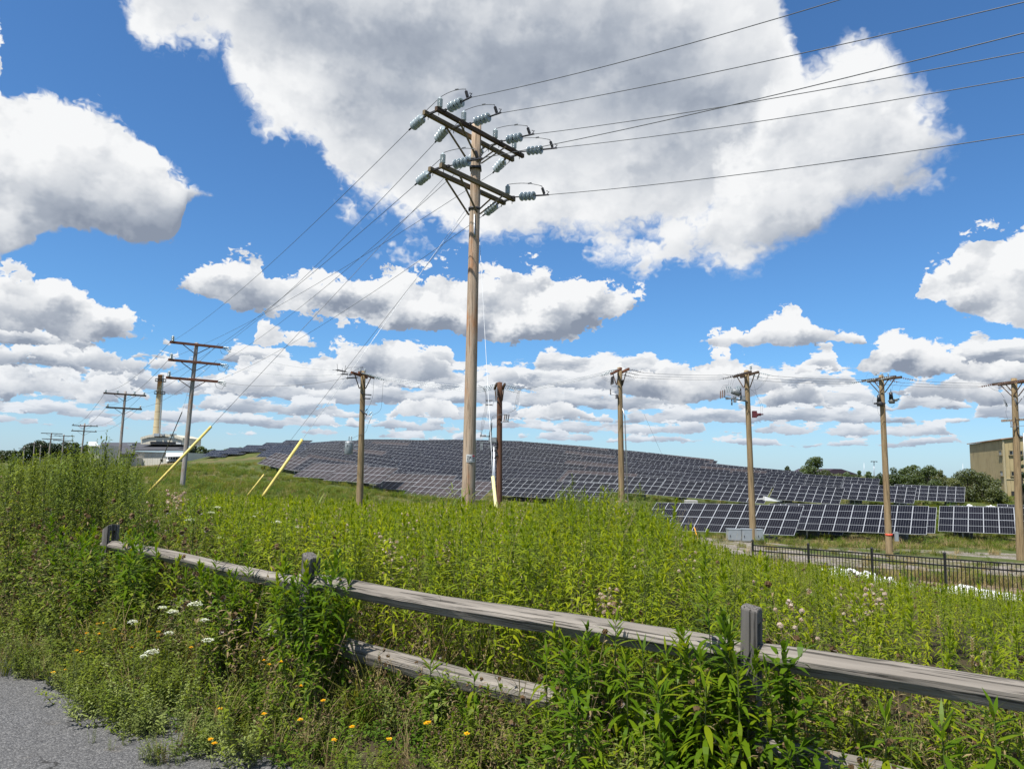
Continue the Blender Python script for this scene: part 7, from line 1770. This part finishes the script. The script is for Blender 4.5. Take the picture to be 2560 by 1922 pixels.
# pink flowers, reeds by the pole
for i, (px, py) in enumerate(((1018,1130), (1040,1134), (1050,1128), (1028,1136))):
    v = ray(px*1.15732, py*1.15732); Z = 12.5; w = CAM+v*(Z/v.y); P = Vector((w.x, w.y, gz(w.x, w.y))); rg = np.random.default_rng(i)
    b1 = PB_(); b1.stem([(0, 0, 0), (0.01, 0, w.z-P.z)], 0.003, 0); b2 = PB_(); b2.puff((0.01, 0, w.z-P.z), 0.035, 12, 0, rg)
    t = thing('pink_flower', 'small pink flower head, %s from the left below the pale guard' % nth(order([1018,1040,1050,1028])[i]), 'flower', P, 0, 'pink flowers below the pale guard'); put('stem', b1.mesh('stem', [MT['stem']]), t); put('flower_head', b2.mesh('flower_head', [LM['petal_p']]), t)
def reed(px, py, Z, nb, label, seed, h=None, wide=0.03):
    v = ray(px*1.15732, py*1.15732); w = CAM+v*(Z/v.y); P = Vector((w.x, w.y, gz(w.x, w.y))); h = w.z-P.z; rg = np.random.default_rng(seed)
    t = thing('reed', label, 'plant', P, rg.uniform(0, 6)); e = curve_stem(h*0.85, 0.05, rg); b1 = PB_(); b1.stem(e, 0.008, 0, 5); put('stem', b1.mesh('stem', [MT['reed']]), t)
    for k in range(nb):
        b1 = PB_(); u = 0.35+0.62*k/nb; b1.leaf(on(e, u), k*GA, 1.15-0.5*rg.uniform(), rg.uniform(0.35, 0.6)*(1.0 if u < 0.85 else 0.8), wide, -rg.uniform(0.4, 1.5), 0, n=5, prof=(0.5, 1.0, 0.95, 0.7, 0.35, 0.02)); put('leaf', b1.mesh('leaf', [LM['grey'] if k % 3 else LM['willow']]), t)
reed(693, 1012, 15.5, 9, 'tall pale green reed standing alone left of the can pole', 1)
reed(985, 1022, 18.5, 12, 'bushy dark reed clump plant at the left of the big pole foot', 2)
reed(1002, 1030, 18.8, 12, 'reed right against the foot of the big pole', 3)
reed(970, 1045, 18.0, 9, 'lower reed left of the big pole foot', 4)
reed(1013, 1035, 19.2, 9, 'reed in front of the big pole foot', 6)
reed(930, 1048, 17.0, 5, 'thin pale reed farther left of the big pole foot', 5)
# foxtail heads at the right
for i, (px, py, Z) in enumerate(((1932,1345,5.2), (2035,1335,5.6), (2100,1385,5.0), (2110,1400,5.0), (2125,1410,4.9), (2128,1432,4.6), (2090,1410,5.1), (1890,1400,5.0))):
    v = ray(px*1.15732, py*1.15732); w = CAM+v*(Z/v.y); P = Vector((w.x, w.y, gz(w.x, w.y))); h = max(0.4, w.z-P.z); rg = np.random.default_rng(i+50)
    t = thing('seed_grass', 'tall grass stalk with nodding seed head, %s from the left in the right field' % nth(order([1932,2035,2100,2110,2125,2128,2090,1890])[i]), 'plant', P, rg.uniform(0, 6), 'pale seed heads in the right field'); e = curve_stem(h, 0.18, rg); b1 = PB_(); b1.stem(e, 0.003, 0, 4); put('stalk', b1.mesh('stalk', [MT['dry_stem']]), t)
    b2 = PB_()
    for k in range(34): b2.leaf(on(e, 0.86+0.14*k/34), k*GA, 0.7, 0.022, 0.009, -0.2, 0, n=1, prof=(1, 0.3))
    put('seed_head', b2.mesh('seed_head', [LM['seed']]), t)
# little plants rooted in the asphalt edge
for i, (px, py, s) in enumerate(((272,1608,0.34), (350,1652,0.42), (388,1652,0.3), (198,1604,0.25), (262,1570,0.3), (330,1600,0.22), (240,1618,0.2), (305,1640,0.2))):
    w = atz(px*1.15732, py*1.15732, 0.012); t = put('path_weed', CLUMPS[i % 3], None, (w.x, w.y, 0.0), (0, 0, i), (s*0.5, s*0.5, s)); tag(t, 'tiny green weed, %s from the left of those in the asphalt' % nth(order([272,350,388,198,262,330,240,305])[i]), 'weed', 'tiny weeds in the asphalt')
